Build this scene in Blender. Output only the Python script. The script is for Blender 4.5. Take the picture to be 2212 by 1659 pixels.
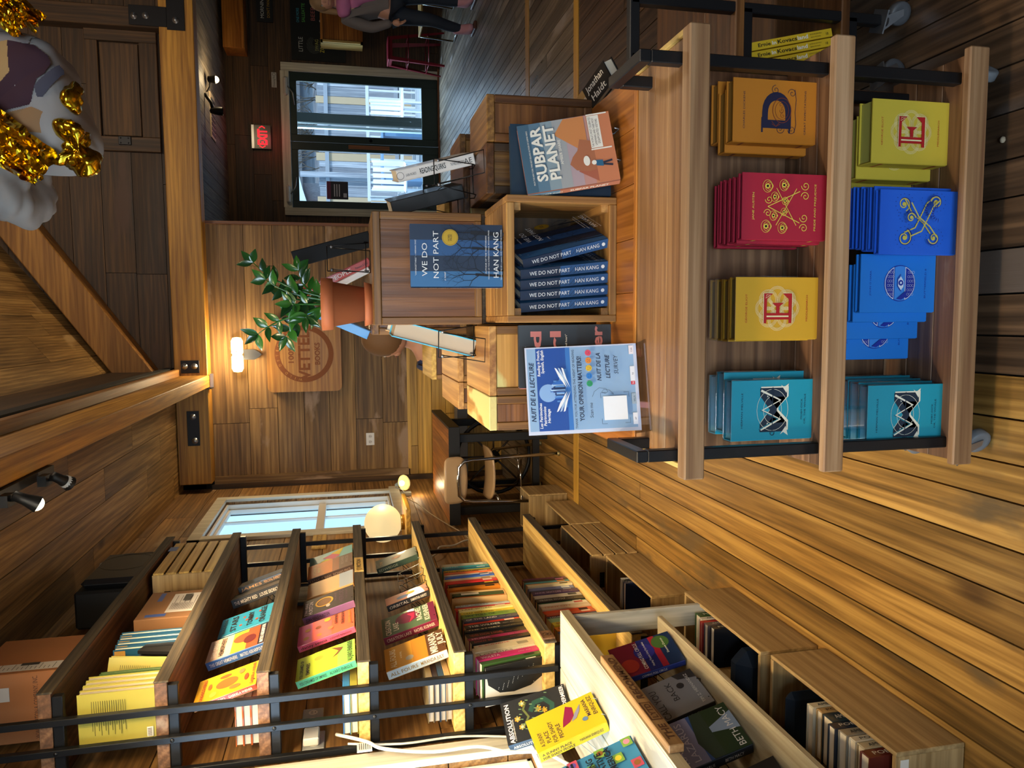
import bpy, bmesh, math, random
from mathutils import Vector, Matrix
random.seed(7)
S = bpy.context.scene
for o in list(bpy.data.objects): bpy.data.objects.remove(o)
C = S.collection
R = math.radians

# ---------------------------------------------------------------- camera, sky, exposure
def make_camera():
    pitch, roll, yaw = R(12.36), R(1.47), R(5.0)
    F = Vector((-math.sin(yaw)*math.cos(pitch), math.cos(yaw)*math.cos(pitch), -math.sin(pitch)))
    R0 = Vector((math.cos(yaw), math.sin(yaw), 0)); U0 = R0.cross(F)
    ex = -U0*math.cos(roll) - R0*math.sin(roll)      # the phone was turned on its side
    ey = U0*math.sin(roll) - R0*math.cos(roll)
    X, Y, Z = ex, -ey, -F
    m = Matrix(((X.x, Y.x, Z.x, 0), (X.y, Y.y, Z.y, 0), (X.z, Y.z, Z.z, 1.45), (0, 0, 0, 1)))
    cd = bpy.data.cameras.new('camera'); cd.sensor_width = 36; cd.lens = 1620/2212*36
    cd.clip_start = .02; cd.clip_end = 200
    o = bpy.data.objects.new('camera', cd); C.objects.link(o); o.matrix_world = m
    S.camera = o
make_camera()
S.view_settings.view_transform = 'Standard'; S.view_settings.look = 'None'
S.view_settings.exposure = 0.6; S.view_settings.gamma = 1; S.view_settings.use_curve_mapping = False
w = bpy.data.worlds.new('sky'); S.world = w; w.use_nodes = True
nt = w.node_tree; nt.nodes.clear()
bg = nt.nodes.new('ShaderNodeBackground'); out = nt.nodes.new('ShaderNodeOutputWorld')
bg.inputs[0].default_value = (.50, .76, 1.0, 1); bg.inputs[1].default_value = 1.15
nt.links.new(bg.outputs[0], out.inputs[0])

def light(name, kind, loc, energy, col, size=.1, target=None, spot=None, blend=.6, size_y=None, portal=False):
    l = bpy.data.lights.new(name, kind); l.energy = energy; l.color = col
    if kind == 'AREA':
        l.size = size
        if size_y: l.shape = 'RECTANGLE'; l.size_y = size_y
        if portal: l.cycles.is_portal = True
    else: l.shadow_soft_size = size
    if kind == 'SPOT': l.spot_size = R(spot or 60); l.spot_blend = blend
    o = bpy.data.objects.new(name, l); C.objects.link(o); o.location = loc
    if target is not None:
        o.rotation_euler = (Vector(target)-Vector(loc)).to_track_quat('-Z', 'Y').to_euler()
    return o
WARM = (1, .76, .44)
# daylight outside the near left window, outside the assumed front windows behind the camera and outside the glass door
light('daylight_near_window', 'AREA', (-2.15, 1.2, 2.1), 60, (.74, .88, 1), 2.0, (-.5, 1.3, .7), size_y=1.2)
light('daylight_assumed_front_window', 'AREA', (-.6, -2.85, 2.1), 95, (.84, .92, 1), 1.6, (.1, 1.5, .6), size_y=1.6)
light('daylight_door', 'AREA', (2.6, 12.75, 3.0), 420, (.62, .80, 1), 1.9, (2.5, 9.4, 0), size_y=1.2)
# added fill lights in the open roof space, unseen, lifting the overall brightness
light('added_fill_front', 'POINT', (1.7, .6, 3.6), 36, (1, .84, .64), .22)
light('added_fill_back', 'POINT', (1.7, 4.4, 3.9), 62, (1, .84, .64), .22)
sun = bpy.data.lights.new('sun', 'SUN'); sun.energy = 2.6; sun.angle = R(3); sun.color = (1, .96, .9)
so = bpy.data.objects.new('sun', sun); C.objects.link(so); so.rotation_euler = Vector((-.75, .5, -.75)).to_track_quat('-Z', 'Y').to_euler(); so.location = (10, 0, 12)

# ---------------------------------------------------------------- colours and materials
def hx(h, k=1.0):
    h = h.lstrip('#'); c = [int(h[i:i+2], 16)/255 for i in (0, 2, 4)]
    return tuple(k*(x/12.92 if x <= .04045 else ((x+.055)/1.055)**2.4) for x in c) + (1,)
_M = {}
def mat(h, rough=.5, metal=0, coat=0, k=1.0, bump=0):
    key = (h, rough, metal, coat, k, bump)
    if key in _M: return _M[key]
    m = bpy.data.materials.new('paint_'+h.lstrip('#')); m.use_nodes = True
    b = m.node_tree.nodes['Principled BSDF']
    b.inputs['Base Color'].default_value = hx(h, k); b.inputs['Roughness'].default_value = rough
    b.inputs['Metallic'].default_value = metal; b.inputs['Coat Weight'].default_value = coat
    if bump:
        n = m.node_tree.nodes.new('ShaderNodeTexNoise'); n.inputs['Scale'].default_value = 60
        bp = m.node_tree.nodes.new('ShaderNodeBump'); bp.inputs['Strength'].default_value = bump
        m.node_tree.links.new(n.outputs[0], bp.inputs['Height']); m.node_tree.links.new(bp.outputs[0], b.inputs['Normal'])
    _M[key] = m; return m
def emis(h, s):
    key = ('e', h, s)
    if key in _M: return _M[key]
    m = bpy.data.materials.new('glow_'+h.lstrip('#')); m.use_nodes = True
    b = m.node_tree.nodes['Principled BSDF']
    b.inputs['Base Color'].default_value = hx(h, .35); b.inputs['Emission Color'].default_value = hx(h)
    b.inputs['Emission Strength'].default_value = s
    _M[key] = m; return m
def glass(tint='f4fbff', refl=.10):
    key = ('g', tint, refl)
    if key in _M: return _M[key]
    m = bpy.data.materials.new('clear_glass'); m.use_nodes = True; t = m.node_tree; t.nodes.clear()
    o = t.nodes.new('ShaderNodeOutputMaterial'); a = t.nodes.new('ShaderNodeBsdfTransparent'); g = t.nodes.new('ShaderNodeBsdfGlossy')
    mx = t.nodes.new('ShaderNodeMixShader'); a.inputs[0].default_value = hx(tint); g.inputs['Roughness'].default_value = .03
    mx.inputs[0].default_value = refl
    t.links.new(a.outputs[0], mx.inputs[1]); t.links.new(g.outputs[0], mx.inputs[2]); t.links.new(mx.outputs[0], o.inputs[0])
    _M[key] = m; return m
def wood(name, c1, c2, c3=None, axis='Y', rough=.55, vary=.35, grain=1.0, bump=.15, knots=0, wear=None, k=1.0, hue=0):
    """procedural timber; axis = direction of the grain in the object's own frame; 'pv' differs per plank"""
    key = ('w', name, axis)
    if key in _M: return _M[key]
    m = bpy.data.materials.new(name+'_'+axis.lower()); m.use_nodes = True; t = m.node_tree; N = t.nodes; L = t.links
    b = N['Principled BSDF']; b.inputs['Roughness'].default_value = rough
    tc = N.new('ShaderNodeTexCoord'); at = N.new('ShaderNodeAttribute'); at.attribute_name = 'pv'
    ml = N.new('ShaderNodeMath'); ml.operation = 'MULTIPLY'; ml.inputs[1].default_value = 57.0; L.new(at.outputs['Fac'], ml.inputs[0])
    cb = N.new('ShaderNodeCombineXYZ')
    for i in range(3): L.new(ml.outputs[0], cb.inputs[i])
    ad = N.new('ShaderNodeVectorMath'); ad.operation = 'ADD'; L.new(tc.outputs['Object'], ad.inputs[0]); L.new(cb.outputs[0], ad.inputs[1])
    def nz(al, ac, det, dist):
        mp = N.new('ShaderNodeMapping'); s = [ac*grain]*3; s['XYZ'.index(axis)] = al*grain
        mp.inputs['Scale'].default_value = s; L.new(ad.outputs[0], mp.inputs['Vector'])
        n = N.new('ShaderNodeTexNoise'); n.inputs['Scale'].default_value = 1; n.inputs['Detail'].default_value = det
        n.inputs['Distortion'].default_value = dist; L.new(mp.outputs[0], n.inputs['Vector']); return n, mp
    n1, mp1 = nz(.8, 13, 5, .6); n2, mp2 = nz(3.0, 120, 2, .1); n3, _ = nz(.7, 2.2, 2, 0)
    wv = N.new('ShaderNodeTexWave'); wv.wave_type = 'RINGS'; wv.rings_direction = axis
    wv.inputs['Scale'].default_value = 2.4; wv.inputs['Distortion'].default_value = 8; wv.inputs['Detail'].default_value = 2; wv.inputs['Detail Scale'].default_value = .7
    mpw = N.new('ShaderNodeMapping'); s = [5*grain]*3; s['XYZ'.index(axis)] = .55*grain; mpw.inputs['Scale'].default_value = s
    L.new(ad.outputs[0], mpw.inputs['Vector']); L.new(mpw.outputs[0], wv.inputs['Vector'])
    mixa = N.new('ShaderNodeMix'); mixa.inputs['Factor'].default_value = .15; L.new(n1.outputs[0], mixa.inputs['A']); L.new(wv.outputs['Fac'], mixa.inputs['B'])
    mixb = N.new('ShaderNodeMix'); mixb.inputs['Factor'].default_value = .34; L.new(mixa.outputs['Result'], mixb.inputs['A']); L.new(n2.outputs[0], mixb.inputs['B'])
    rp = N.new('ShaderNodeValToRGB'); rp.color_ramp.elements[0].position = .33; rp.color_ramp.elements[1].position = .65
    yl = lambda c: (c[0], c[1]*(1+.14*(1-c[2]/max(c[0], 1e-4))), c[2], 1)
    rp.color_ramp.elements[0].color = yl(hx(c1, k)); rp.color_ramp.elements[1].color = yl(hx(c2, k))
    if c3: e = rp.color_ramp.elements.new(.5); e.color = yl(hx(c3, k))
    L.new(mixb.outputs['Result'], rp.inputs[0])
    col = rp.outputs[0]
    # blotches that belong to the timber, then brightness per plank
    mb = N.new('ShaderNodeMath'); mb.operation = 'MULTIPLY_ADD'; mb.inputs[1].default_value = vary; mb.inputs[2].default_value = 1-vary/2
    L.new(at.outputs['Fac'], mb.inputs[0])
    mc = N.new('ShaderNodeMath'); mc.operation = 'MULTIPLY_ADD'; mc.inputs[1].default_value = .7; mc.inputs[2].default_value = .65; L.new(n3.outputs[0], mc.inputs[0])
    md = N.new('ShaderNodeMath'); md.operation = 'MULTIPLY'; L.new(mb.outputs[0], md.inputs[0]); L.new(mc.outputs[0], md.inputs[1])
    hs = N.new('ShaderNodeHueSaturation'); L.new(col, hs.inputs['Color']); L.new(md.outputs[0], hs.inputs['Value']); col = hs.outputs[0]
    if knots:
        vo = N.new('ShaderNodeTexVoronoi'); mk = N.new('ShaderNodeMapping'); s = [3.2*knots]*3; s['XYZ'.index(axis)] = 1.5*knots
        mk.inputs['Scale'].default_value = s; L.new(ad.outputs[0], mk.inputs['Vector']); L.new(mk.outputs[0], vo.inputs['Vector']); vo.inputs['Scale'].default_value = 1
        kr = N.new('ShaderNodeValToRGB'); kr.color_ramp.elements[0].position = .03; kr.color_ramp.elements[1].position = .10
        kr.color_ramp.elements[0].color = (.18, .12, .08, 1); kr.color_ramp.elements[1].color = (1, 1, 1, 1); L.new(vo.outputs['Distance'], kr.inputs[0])
        mm = N.new('ShaderNodeMix'); mm.data_type = 'RGBA'; mm.blend_type = 'MULTIPLY'; mm.inputs['Factor'].default_value = .8
        L.new(col, mm.inputs['A']); L.new(kr.outputs[0], mm.inputs['B']); col = mm.outputs['Result']
    if wear:
        nw = N.new('ShaderNodeTexNoise'); mw = N.new('ShaderNodeMapping'); s = [wear[1]*3]*3; s['XYZ'.index(axis)] = wear[1]
        mw.inputs['Scale'].default_value = s; L.new(ad.outputs[0], mw.inputs['Vector']); L.new(mw.outputs[0], nw.inputs['Vector'])
        nw.inputs['Scale'].default_value = 1; nw.inputs['Detail'].default_value = 6
        wr = N.new('ShaderNodeValToRGB'); wr.color_ramp.elements[0].position = wear[2]; wr.color_ramp.elements[1].position = wear[2]+.06
        L.new(nw.outputs[0], wr.inputs[0])
        mm = N.new('ShaderNodeMix'); mm.data_type = 'RGBA'; L.new(wr.outputs[0], mm.inputs['Factor']); L.new(col, mm.inputs['A']); mm.inputs['B'].default_value = hx(wear[0], k); col = mm.outputs['Result']
    L.new(col, b.inputs['Base Color'])
    bp = N.new('ShaderNodeBump'); bp.inputs['Strength'].default_value = bump; bp.inputs['Distance'].default_value = .01
    L.new(mixb.outputs['Result'], bp.inputs['Height']); L.new(bp.outputs[0], b.inputs['Normal'])
    rm = N.new('ShaderNodeMath'); rm.operation = 'MULTIPLY_ADD'; rm.inputs[1].default_value = .25; rm.inputs[2].default_value = rough-.12
    L.new(n3.outputs[0], rm.inputs[0]); L.new(rm.outputs[0], b.inputs['Roughness'])
    _M[key] = m; return m
def W(kind, axis='Y'):
    T = dict(
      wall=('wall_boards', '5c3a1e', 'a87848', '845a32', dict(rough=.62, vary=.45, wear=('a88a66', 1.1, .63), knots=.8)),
      wallback=('back_wall_boards', '54381c', '987044', '785430', dict(rough=.6, vary=.4, wear=('a08468', 1.4, .62), knots=.8)),
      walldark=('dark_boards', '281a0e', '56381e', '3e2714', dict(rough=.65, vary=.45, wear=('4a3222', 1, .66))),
      ceil=('ceiling_boards', '5c4022', 'ac8250', '866038', dict(rough=.6, vary=.5, wear=('b49464', 1, .64), knots=.8)),
      ceilgrey=('grey_boards', '3c342c', '766656', '564a3e', dict(rough=.7, vary=.5)),
      beam=('beam_timber', '7a4814', 'c08434', 'a06a26', dict(rough=.55, vary=.25)),
      rafter=('rafter_timber', '6a4018', 'a06c34', '865628', dict(rough=.6, vary=.3)),
      pine=('knotty_pine', '9a6a24', 'd8a248', 'c08a38', dict(rough=.45, vary=.4, knots=1.6)),
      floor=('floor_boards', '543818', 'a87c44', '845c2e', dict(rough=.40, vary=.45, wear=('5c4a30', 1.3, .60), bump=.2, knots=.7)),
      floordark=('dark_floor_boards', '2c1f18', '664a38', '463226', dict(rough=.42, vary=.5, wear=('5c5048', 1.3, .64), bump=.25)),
      floorgrey=('grey_floor_boards', '3c322a', '7a6a5c', '5c4e42', dict(rough=.33, vary=.5, wear=('8a8078', 1.2, .62), bump=.25)),
      shelf=('shelf_pine', 'a87838', 'e0bc7c', 'cca262', dict(rough=.55, vary=.3)),
      rough=('rough_sawn_edge', '2a2018', '5a4834', '40342a', dict(rough=.8, vary=.3, bump=.5, grain=1.4)),
      cart=('cart_pine', '4a3022', '8c6248', '6a4632', dict(rough=.5, vary=.45, wear=('94806a', 1.6, .66))),
      carttop=('cart_top_boards', '6c4830', 'a07450', '845a3c', dict(rough=.42, vary=.35, wear=('b8a890', 1.0, .60))),
      cartlip=('cart_lip', '6c4630', 'a88266', '8a6448', dict(rough=.55, vary=.3, wear=('c8b498', 1.0, .58))),
      crate=('crate_pine', '7c4c26', 'bc8850', '9c6a3a', dict(rough=.5, vary=.25, knots=1.2)),
      block=('reclaimed_fir', '4c2e16', '926434', '704822', dict(rough=.45, vary=.55, grain=1.3, knots=1.0)),
      blockred=('dark_fir', '40220f', '784a28', '5a341a', dict(rough=.4, vary=.5)),
      worn=('worn_paint_board', '8c5a2c', 'c89050', 'ac783c', dict(rough=.5, vary=.2, wear=('c4b878', 3.0, .47))),
      table=('varnished_boards', '743c10', 'b87030', '985620', dict(rough=.38, vary=.3)),
      wine=('wine_crate_pine', '80603c', 'b8966c', '9e7e58', dict(rough=.6, vary=.2, knots=1.3)),
      slat=('slat_pine', '9a7034', 'dcb068', 'c09450', dict(rough=.6, vary=.4)),
      white=('white_washed_board', '98948a', 'c4c2ba', 'b0aea6', dict(rough=.6, vary=.15, wear=('8c8e88', 3.5, .62))),
      whiteside=('grey_washed_plywood', '94826a', 'bcac94', 'a89880', dict(rough=.6, vary=.2)),
      trimwhite=('white_painted_trim', 'b8ae9e', 'e2dccf', 'd0c8ba', dict(rough=.5, vary=.15)),
      doortrim=('door_casing', 'a89a8a', 'd8ccb8', 'c0b4a2', dict(rough=.6, vary=.2)),
      label=('label_block', '6c4c30', '9c7450', '845e3e', dict(rough=.6, vary=.1)),
      grey=('weathered_fence', '7c8894', 'c0c8d0', 'a0a8b0', dict(rough=.8, vary=.6)),
      frame=('frame_timber', '5e3014', '96562a', '7a4420', dict(rough=.5, vary=.2)),
      sign=('carved_board', '8c5420', 'c0843c', 'a86c2c', dict(rough=.5, vary=.1)))
    n, a, b_, c, kw = T[kind]
    return wood(n, a, b_, c, axis=axis, **kw)

# ---------------------------------------------------------------- mesh builder
_T = {}
def glyphs(s, bold=0.0, shear=0.0, sp=1.0):
    key = (s, bold, shear, sp)
    if key in _T: return _T[key]
    cu = bpy.data.curves.new('t', 'FONT'); cu.body = s; cu.size = 1; cu.resolution_u = 6 if len(s) < 3 else 2
    cu.offset = bold; cu.shear = shear; cu.space_character = sp; cu.fill_mode = 'FRONT'
    ob = bpy.data.objects.new('t', cu); C.objects.link(ob)
    me = bpy.data.meshes.new_from_object(ob.evaluated_get(bpy.context.evaluated_depsgraph_get()))
    v = [(p.co.x, p.co.y) for p in me.vertices]; f = [tuple(p.vertices) for p in me.polygons]
    bpy.data.objects.remove(ob); bpy.data.curves.remove(cu); bpy.data.meshes.remove(me)
    if v:
        x0 = min(a for a, _ in v); x1 = max(a for a, _ in v); y0 = min(b for _, b in v); y1 = max(b for _, b in v)
    else: x0 = x1 = y0 = y1 = 0
    _T[key] = (v, f, x0, x1, y0, y1); return _T[key]

class MB:
    def __init__(s): s.v = []; s.f = []; s.mi = []; s.pv = []; s.mats = []; s.sm = []; s.T = None
    def m(s, mt):
        if mt not in s.mats: s.mats.append(mt)
        return s.mats.index(mt)
    def add(s, vs, fs, mt, pv=None, smooth=False):
        o = len(s.v); pv = random.random() if pv is None else pv
        s.v += [tuple(s.T @ Vector(p)) if s.T else tuple(p) for p in vs]
        i = s.m(mt)
        for f in fs: s.f.append(tuple(o+k for k in f)); s.mi.append(i); s.pv.append(pv); s.sm.append(smooth)
        return s
    def box(s, x0, x1, y0, y1, z0, z1, mt, pv=None, c=0):
        if c:   # chamfered
            return s.cbox(x0, x1, y0, y1, z0, z1, mt, pv, c)
        v = [(x0,y0,z0),(x1,y0,z0),(x1,y1,z0),(x0,y1,z0),(x0,y0,z1),(x1,y0,z1),(x1,y1,z1),(x0,y1,z1)]
        return s.add(v, [(0,3,2,1),(4,5,6,7),(0,1,5,4),(1,2,6,5),(2,3,7,6),(3,0,4,7)], mt, pv)
    def cbox(s, x0, x1, y0, y1, z0, z1, mt, pv=None, c=.003):
        c = min(c, (x1-x0)*.45, (y1-y0)*.45, (z1-z0)*.45); bm = bmesh.new()
        bmesh.ops.create_cube(bm, size=1)
        for v in bm.verts: v.co = Vector(((x0+x1)/2+v.co.x*(x1-x0), (y0+y1)/2+v.co.y*(y1-y0), (z0+z1)/2+v.co.z*(z1-z0)))
        bmesh.ops.bevel(bm, geom=bm.edges[:], offset=c, segments=1, affect='EDGES')
        bm.verts.index_update()
        s.add([v.co for v in bm.verts], [[v.index for v in f.verts] for f in bm.faces], mt, pv); bm.free(); return s
    def prism(s, pts, a0, a1, mt, ax='y', pv=None):
        """polygon pts in the plane normal to ax, extruded a0..a1"""
        def P(p, a): return {'x': (a, p[0], p[1]), 'y': (p[0], a, p[1]), 'z': (p[0], p[1], a)}[ax]
        n = len(pts); v = [P(p, a0) for p in pts]+[P(p, a1) for p in pts]
        f = [tuple(range(n)), tuple(range(2*n-1, n-1, -1))]+[(i, i+n, (i+1) % n+n, (i+1) % n) for i in range(n)]
        return s.add(v, f, mt, pv)
    def tube(s, pts, r, mt, n=6, pv=None, closed=False, cap=True):
        P = [Vector(p) for p in pts]; rs = r if isinstance(r, (list, tuple)) else [r]*len(P); v = []; f = []
        up = None
        for i, p in enumerate(P):
            a = P[i-1] if (i > 0 or closed) else P[i]; b = P[(i+1) % len(P)] if (i < len(P)-1 or closed) else P[i]
            d = (b-a).normalized() if (b-a).length > 1e-9 else Vector((0,0,1))
            if up is None: up = Vector((0,0,1)) if abs(d.z) < .9 else Vector((1,0,0))
            e1 = d.cross(up).normalized(); e2 = e1.cross(d).normalized(); up = e2
            for k in range(n):
                t = 2*math.pi*(k+.5)/n; v.append(p+(e1*math.cos(t)+e2*math.sin(t))*rs[i])
        m_ = len(P)
        for i in range(m_ if closed else m_-1):
            for k in range(n):
                a = i*n+k; b = i*n+(k+1) % n; c = ((i+1) % m_)*n+(k+1) % n; d = ((i+1) % m_)*n+k; f.append((a, b, c, d))
        if not closed and cap: f += [tuple(range(n-1, -1, -1)), tuple(range((m_-1)*n, m_*n))]
        return s.add(v, f, mt, pv, smooth=n > 4)
    def lathe(s, prof, mt, c=(0,0,0), n=24, pv=None, ax='z'):
        v = []; f = []
        for r, z in prof:
            for k in range(n):
                t = 2*math.pi*k/n; a, b = r*math.cos(t), r*math.sin(t)
                p = (a, b, z) if ax == 'z' else ((a, z, b) if ax == 'y' else (z, a, b))
                v.append((c[0]+p[0], c[1]+p[1], c[2]+p[2]))
        for i in range(len(prof)-1):
            for k in range(n): f.append((i*n+k, i*n+(k+1) % n, (i+1)*n+(k+1) % n, (i+1)*n+k))
        return s.add(v, f, mt, pv, smooth=True)
    def ball(s, c, r, mt, n=16, m_=10, sc=(1,1,1)):
        v = []; f = []
        for i in range(m_+1):
            a = math.pi*i/m_
            for k in range(n):
                t = 2*math.pi*k/n; v.append((c[0]+r*sc[0]*math.sin(a)*math.cos(t), c[1]+r*sc[1]*math.sin(a)*math.sin(t), c[2]+r*sc[2]*math.cos(a)))
        for i in range(m_):
            for k in range(n): f.append((i*n+k, i*n+(k+1) % n, (i+1)*n+(k+1) % n, (i+1)*n+k))
        return s.add(v, f, mt, smooth=True)
    def build(s, name, parent=None, loc=(0,0,0), rz=0, bev=0, kind=None, label=None, cat=None, group=None, rot=None):
        me = bpy.data.meshes.new(name); me.from_pydata(s.v, [], s.f)
        for mt in s.mats: me.materials.append(mt)
        me.polygons.foreach_set('material_index', s.mi); me.polygons.foreach_set('use_smooth', s.sm)
        a = me.attributes.new('pv', 'FLOAT', 'FACE'); a.data.foreach_set('value', s.pv); me.update()
        o = bpy.data.objects.new(name, me); C.objects.link(o); o.location = loc; o.rotation_euler = rot or (0, 0, rz)
        if parent: o.parent = parent
        if bev:
            b = o.modifiers.new('bevel', 'BEVEL'); b.width = bev; b.segments = 2; b.limit_method = 'ANGLE'; b.angle_limit = R(50)
        return tag(o, label, cat, group, kind)
def tag(o, label=None, cat=None, group=None, kind=None):
    if label: o['label'] = label
    if cat: o['category'] = cat
    if group: o['group'] = group
    if kind: o['kind'] = kind
    return o
def thing(name, label, cat, loc=(0,0,0), rz=0, group=None, rot=None):
    o = bpy.data.objects.new(name, None); o.empty_display_size = .05; C.objects.link(o); o.location = loc
    o.rotation_euler = rot or (0, 0, rz); return tag(o, label, cat, group)

class Painter:
    """draws lettering and flat printed shapes on a plane of a builder: origin, right, up, normal"""
    def __init__(s, mb, o, ux, uy, eps=.0005):
        s.b = mb; s.o = Vector(o); s.x = Vector(ux); s.y = Vector(uy); s.n = s.x.cross(s.y).normalized(); s.e = eps; s.l = 1
    def P(s, x, y): return s.o+s.x*x+s.y*y+s.n*(s.e*s.l)
    def poly(s, pts, mt): s.b.add([s.P(*p) for p in pts], [tuple(range(len(pts)))], mt); s.l += .6; return s
    def rect(s, x0, x1, y0, y1, mt): return s.poly([(x0,y0),(x1,y0),(x1,y1),(x0,y1)], mt)
    def disc(s, cx, cy, r, mt, n=24, ry=None):
        ry = ry or r
        return s.poly([(cx+r*math.cos(2*math.pi*k/n), cy+ry*math.sin(2*math.pi*k/n)) for k in range(n)], mt)
    def line(s, pts, w_, mt, closed=False):
        n = len(pts); v = []; f = []
        for i, p in enumerate(pts):
            a = pts[i-1] if (i or closed) else p; b = pts[(i+1) % n] if (i < n-1 or closed) else p
            dx, dy = b[0]-a[0], b[1]-a[1]; L = math.hypot(dx, dy) or 1; nx, ny = -dy/L*w_/2, dx/L*w_/2
            v += [s.P(p[0]+nx, p[1]+ny), s.P(p[0]-nx, p[1]-ny)]
        for i in range(n if closed else n-1): j = (i+1) % n; f.append((2*i, 2*i+1, 2*j+1, 2*j))
        s.b.add(v, f, mt); s.l += .15; return s
    def ring(s, cx, cy, r, w_, mt, ry=None, a0=0, a1=360, n=28):
        ry = ry or r
        return s.line([(cx+r*math.cos(R(a0+(a1-a0)*k/n)), cy+ry*math.sin(R(a0+(a1-a0)*k/n))) for k in range(n+1)], w_, mt)
    def spiral(s, cx, cy, r, w_, mt, a0=0, turns=1.4, sgn=1, n=26):
        return s.line([(cx+r*(1-k/n*.85)*math.cos(R(a0)+sgn*turns*2*math.pi*k/n), cy+r*(1-k/n*.85)*math.sin(R(a0)+sgn*turns*2*math.pi*k/n)) for k in range(n+1)], w_, mt)
    def text(s, t, x, y, h, mt, w_=None, al='C', bold=0.0, shear=0.0, sp=1.0, rot=0):
        """h = cap height, y = baseline; w_ = fitted width"""
        v, f, x0, x1, y0, y1 = glyphs(t, bold, shear, sp)
        if not v: return s
        k = h/.72; kx = k if not w_ else w_/max(x1-x0, 1e-6); wd = (x1-x0)*kx
        sx = {'C': -wd/2, 'L': 0, 'R': -wd}[al]; c, n_ = math.cos(R(rot)), math.sin(R(rot)); out_ = []
        for a, b in v:
            a2, b2 = (a-x0)*kx+sx, b*k; out_.append(s.P(x+a2*c-b2*n_, y+a2*n_+b2*c))
        s.b.add(out_, f, mt); s.l += .1; return s

def planks(mb, mt, u0, u1, v0, v1, place, step, hol=(), gap=.004, length=(1.2, 3.2), seed=1, jit=.0):
    """boards running along u, stacked along v; hol = rectangles (u0,u1,v0,v1) kept open; place(u0,u1,v0,v1) adds one board"""
    rnd = random.Random(seed); v = v0
    while v < v1-1e-4:
        st = step*(1+rnd.uniform(-jit, jit)); b = min(v+st, v1)
        if v1-b < step*.35: b = v1
        u = u0-rnd.uniform(0, length[1]*.8)
        while u < u1:
            e = u+rnd.uniform(*length); a_, b_ = max(u, u0), min(e, u1); u = e
            if b_-a_ < .01: continue
            segs = [(a_, b_, v, b)]
            for h in hol:
                ns = []
                for (p, q, r_, t_) in segs:
                    if h[1] <= p or h[0] >= q or h[3] <= r_ or h[2] >= t_: ns.append((p, q, r_, t_)); continue
                    if h[0] > p: ns.append((p, h[0], r_, t_))
                    if h[1] < q: ns.append((h[1], q, r_, t_))
                    m0, m1 = max(p, h[0]), min(q, h[1])
                    if h[2] > r_: ns.append((m0, m1, r_, h[2]))
                    if h[3] < t_: ns.append((m0, m1, h[3], t_))
                segs = ns
            pv = rnd.random()
            for (p, q, r_, t_) in segs: place(p+gap/2, q-gap/2, r_+gap/2, t_-gap/2, pv)
        v = b
BLACK = mat('0c0c0d', .5); STEEL = mat('2c2d30', .38, .7); IRON = mat('16161a', .5, .4)
GALV = mat('9a9ca0', .35, .9); WHITE = mat('e8e4da', .6); PAGES = mat('d8cfbc', .8); CHROME = mat('c8c8c8', .15, 1)
# ================================================================ THE ROOM
XL = -1.5; YB = 7.1; YD = 11.6; ZC = 2.91
SEAL = mat('0d0906', .9)
# floor
b = MB()
b.box(-1.7, 6.2, -3, 12, -.08, -.022, SEAL)
mt = W('floor', 'Y')
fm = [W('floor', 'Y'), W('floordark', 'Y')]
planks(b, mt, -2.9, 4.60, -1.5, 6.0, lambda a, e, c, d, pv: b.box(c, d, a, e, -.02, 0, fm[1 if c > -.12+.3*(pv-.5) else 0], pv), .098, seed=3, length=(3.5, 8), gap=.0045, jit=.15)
mt = W('floorgrey', 'Y')
planks(b, mt, 4.70, 5.88, -1.5, 6.0, lambda a, e, c, d, pv: b.box(c, d, a, e, -.02, 0, W('floor', 'Y') if d < .6 else W('floorgrey', 'Y'), pv), .098, seed=4, length=(3.5, 8), gap=.0045, jit=.15)
mt = W('floorgrey', 'Y')
planks(b, mt, 6.0, 11.9, -1.5, 6.0, lambda a, e, c, d, pv: b.box(c, d, a, e, -.02, 0, mt, pv), .085, seed=5, length=(1.5, 4), gap=.006, jit=.2)
b.build('floor', kind='structure')
for n, (y0, y1) in enumerate([(4.60, 4.70), (5.88, 6.0)]):
    b = MB(); b.box(-1.5, 6.0, y0+.002, y1-.002, -.02, .004, W('pine' if n == 0 else 'floor', 'X')); b.build('trim_%d' % (n+1), kind='structure')
# left wall with its two windows
win = [(5.42, 6.52, 1.12, 2.46), (.30, 2.42, .86, 2.15)]
b = MB(); mt = W('wall', 'Y')
planks(b, mt, -3, YB, 0, 3.1, lambda a, e, c, d, pv: b.box(XL-.022, XL, a, e, c, d, mt, pv), .235, hol=win, seed=11, jit=.12)
planks(b, SEAL, -3, YB+.1, 0, 3.1, lambda a, e, c, d, pv: b.box(XL-.12, XL-.024, a, e, c, d, SEAL, pv), 5, hol=win, seed=11, gap=0, length=(50, 60))
b.build('wall_left', kind='structure')
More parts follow.
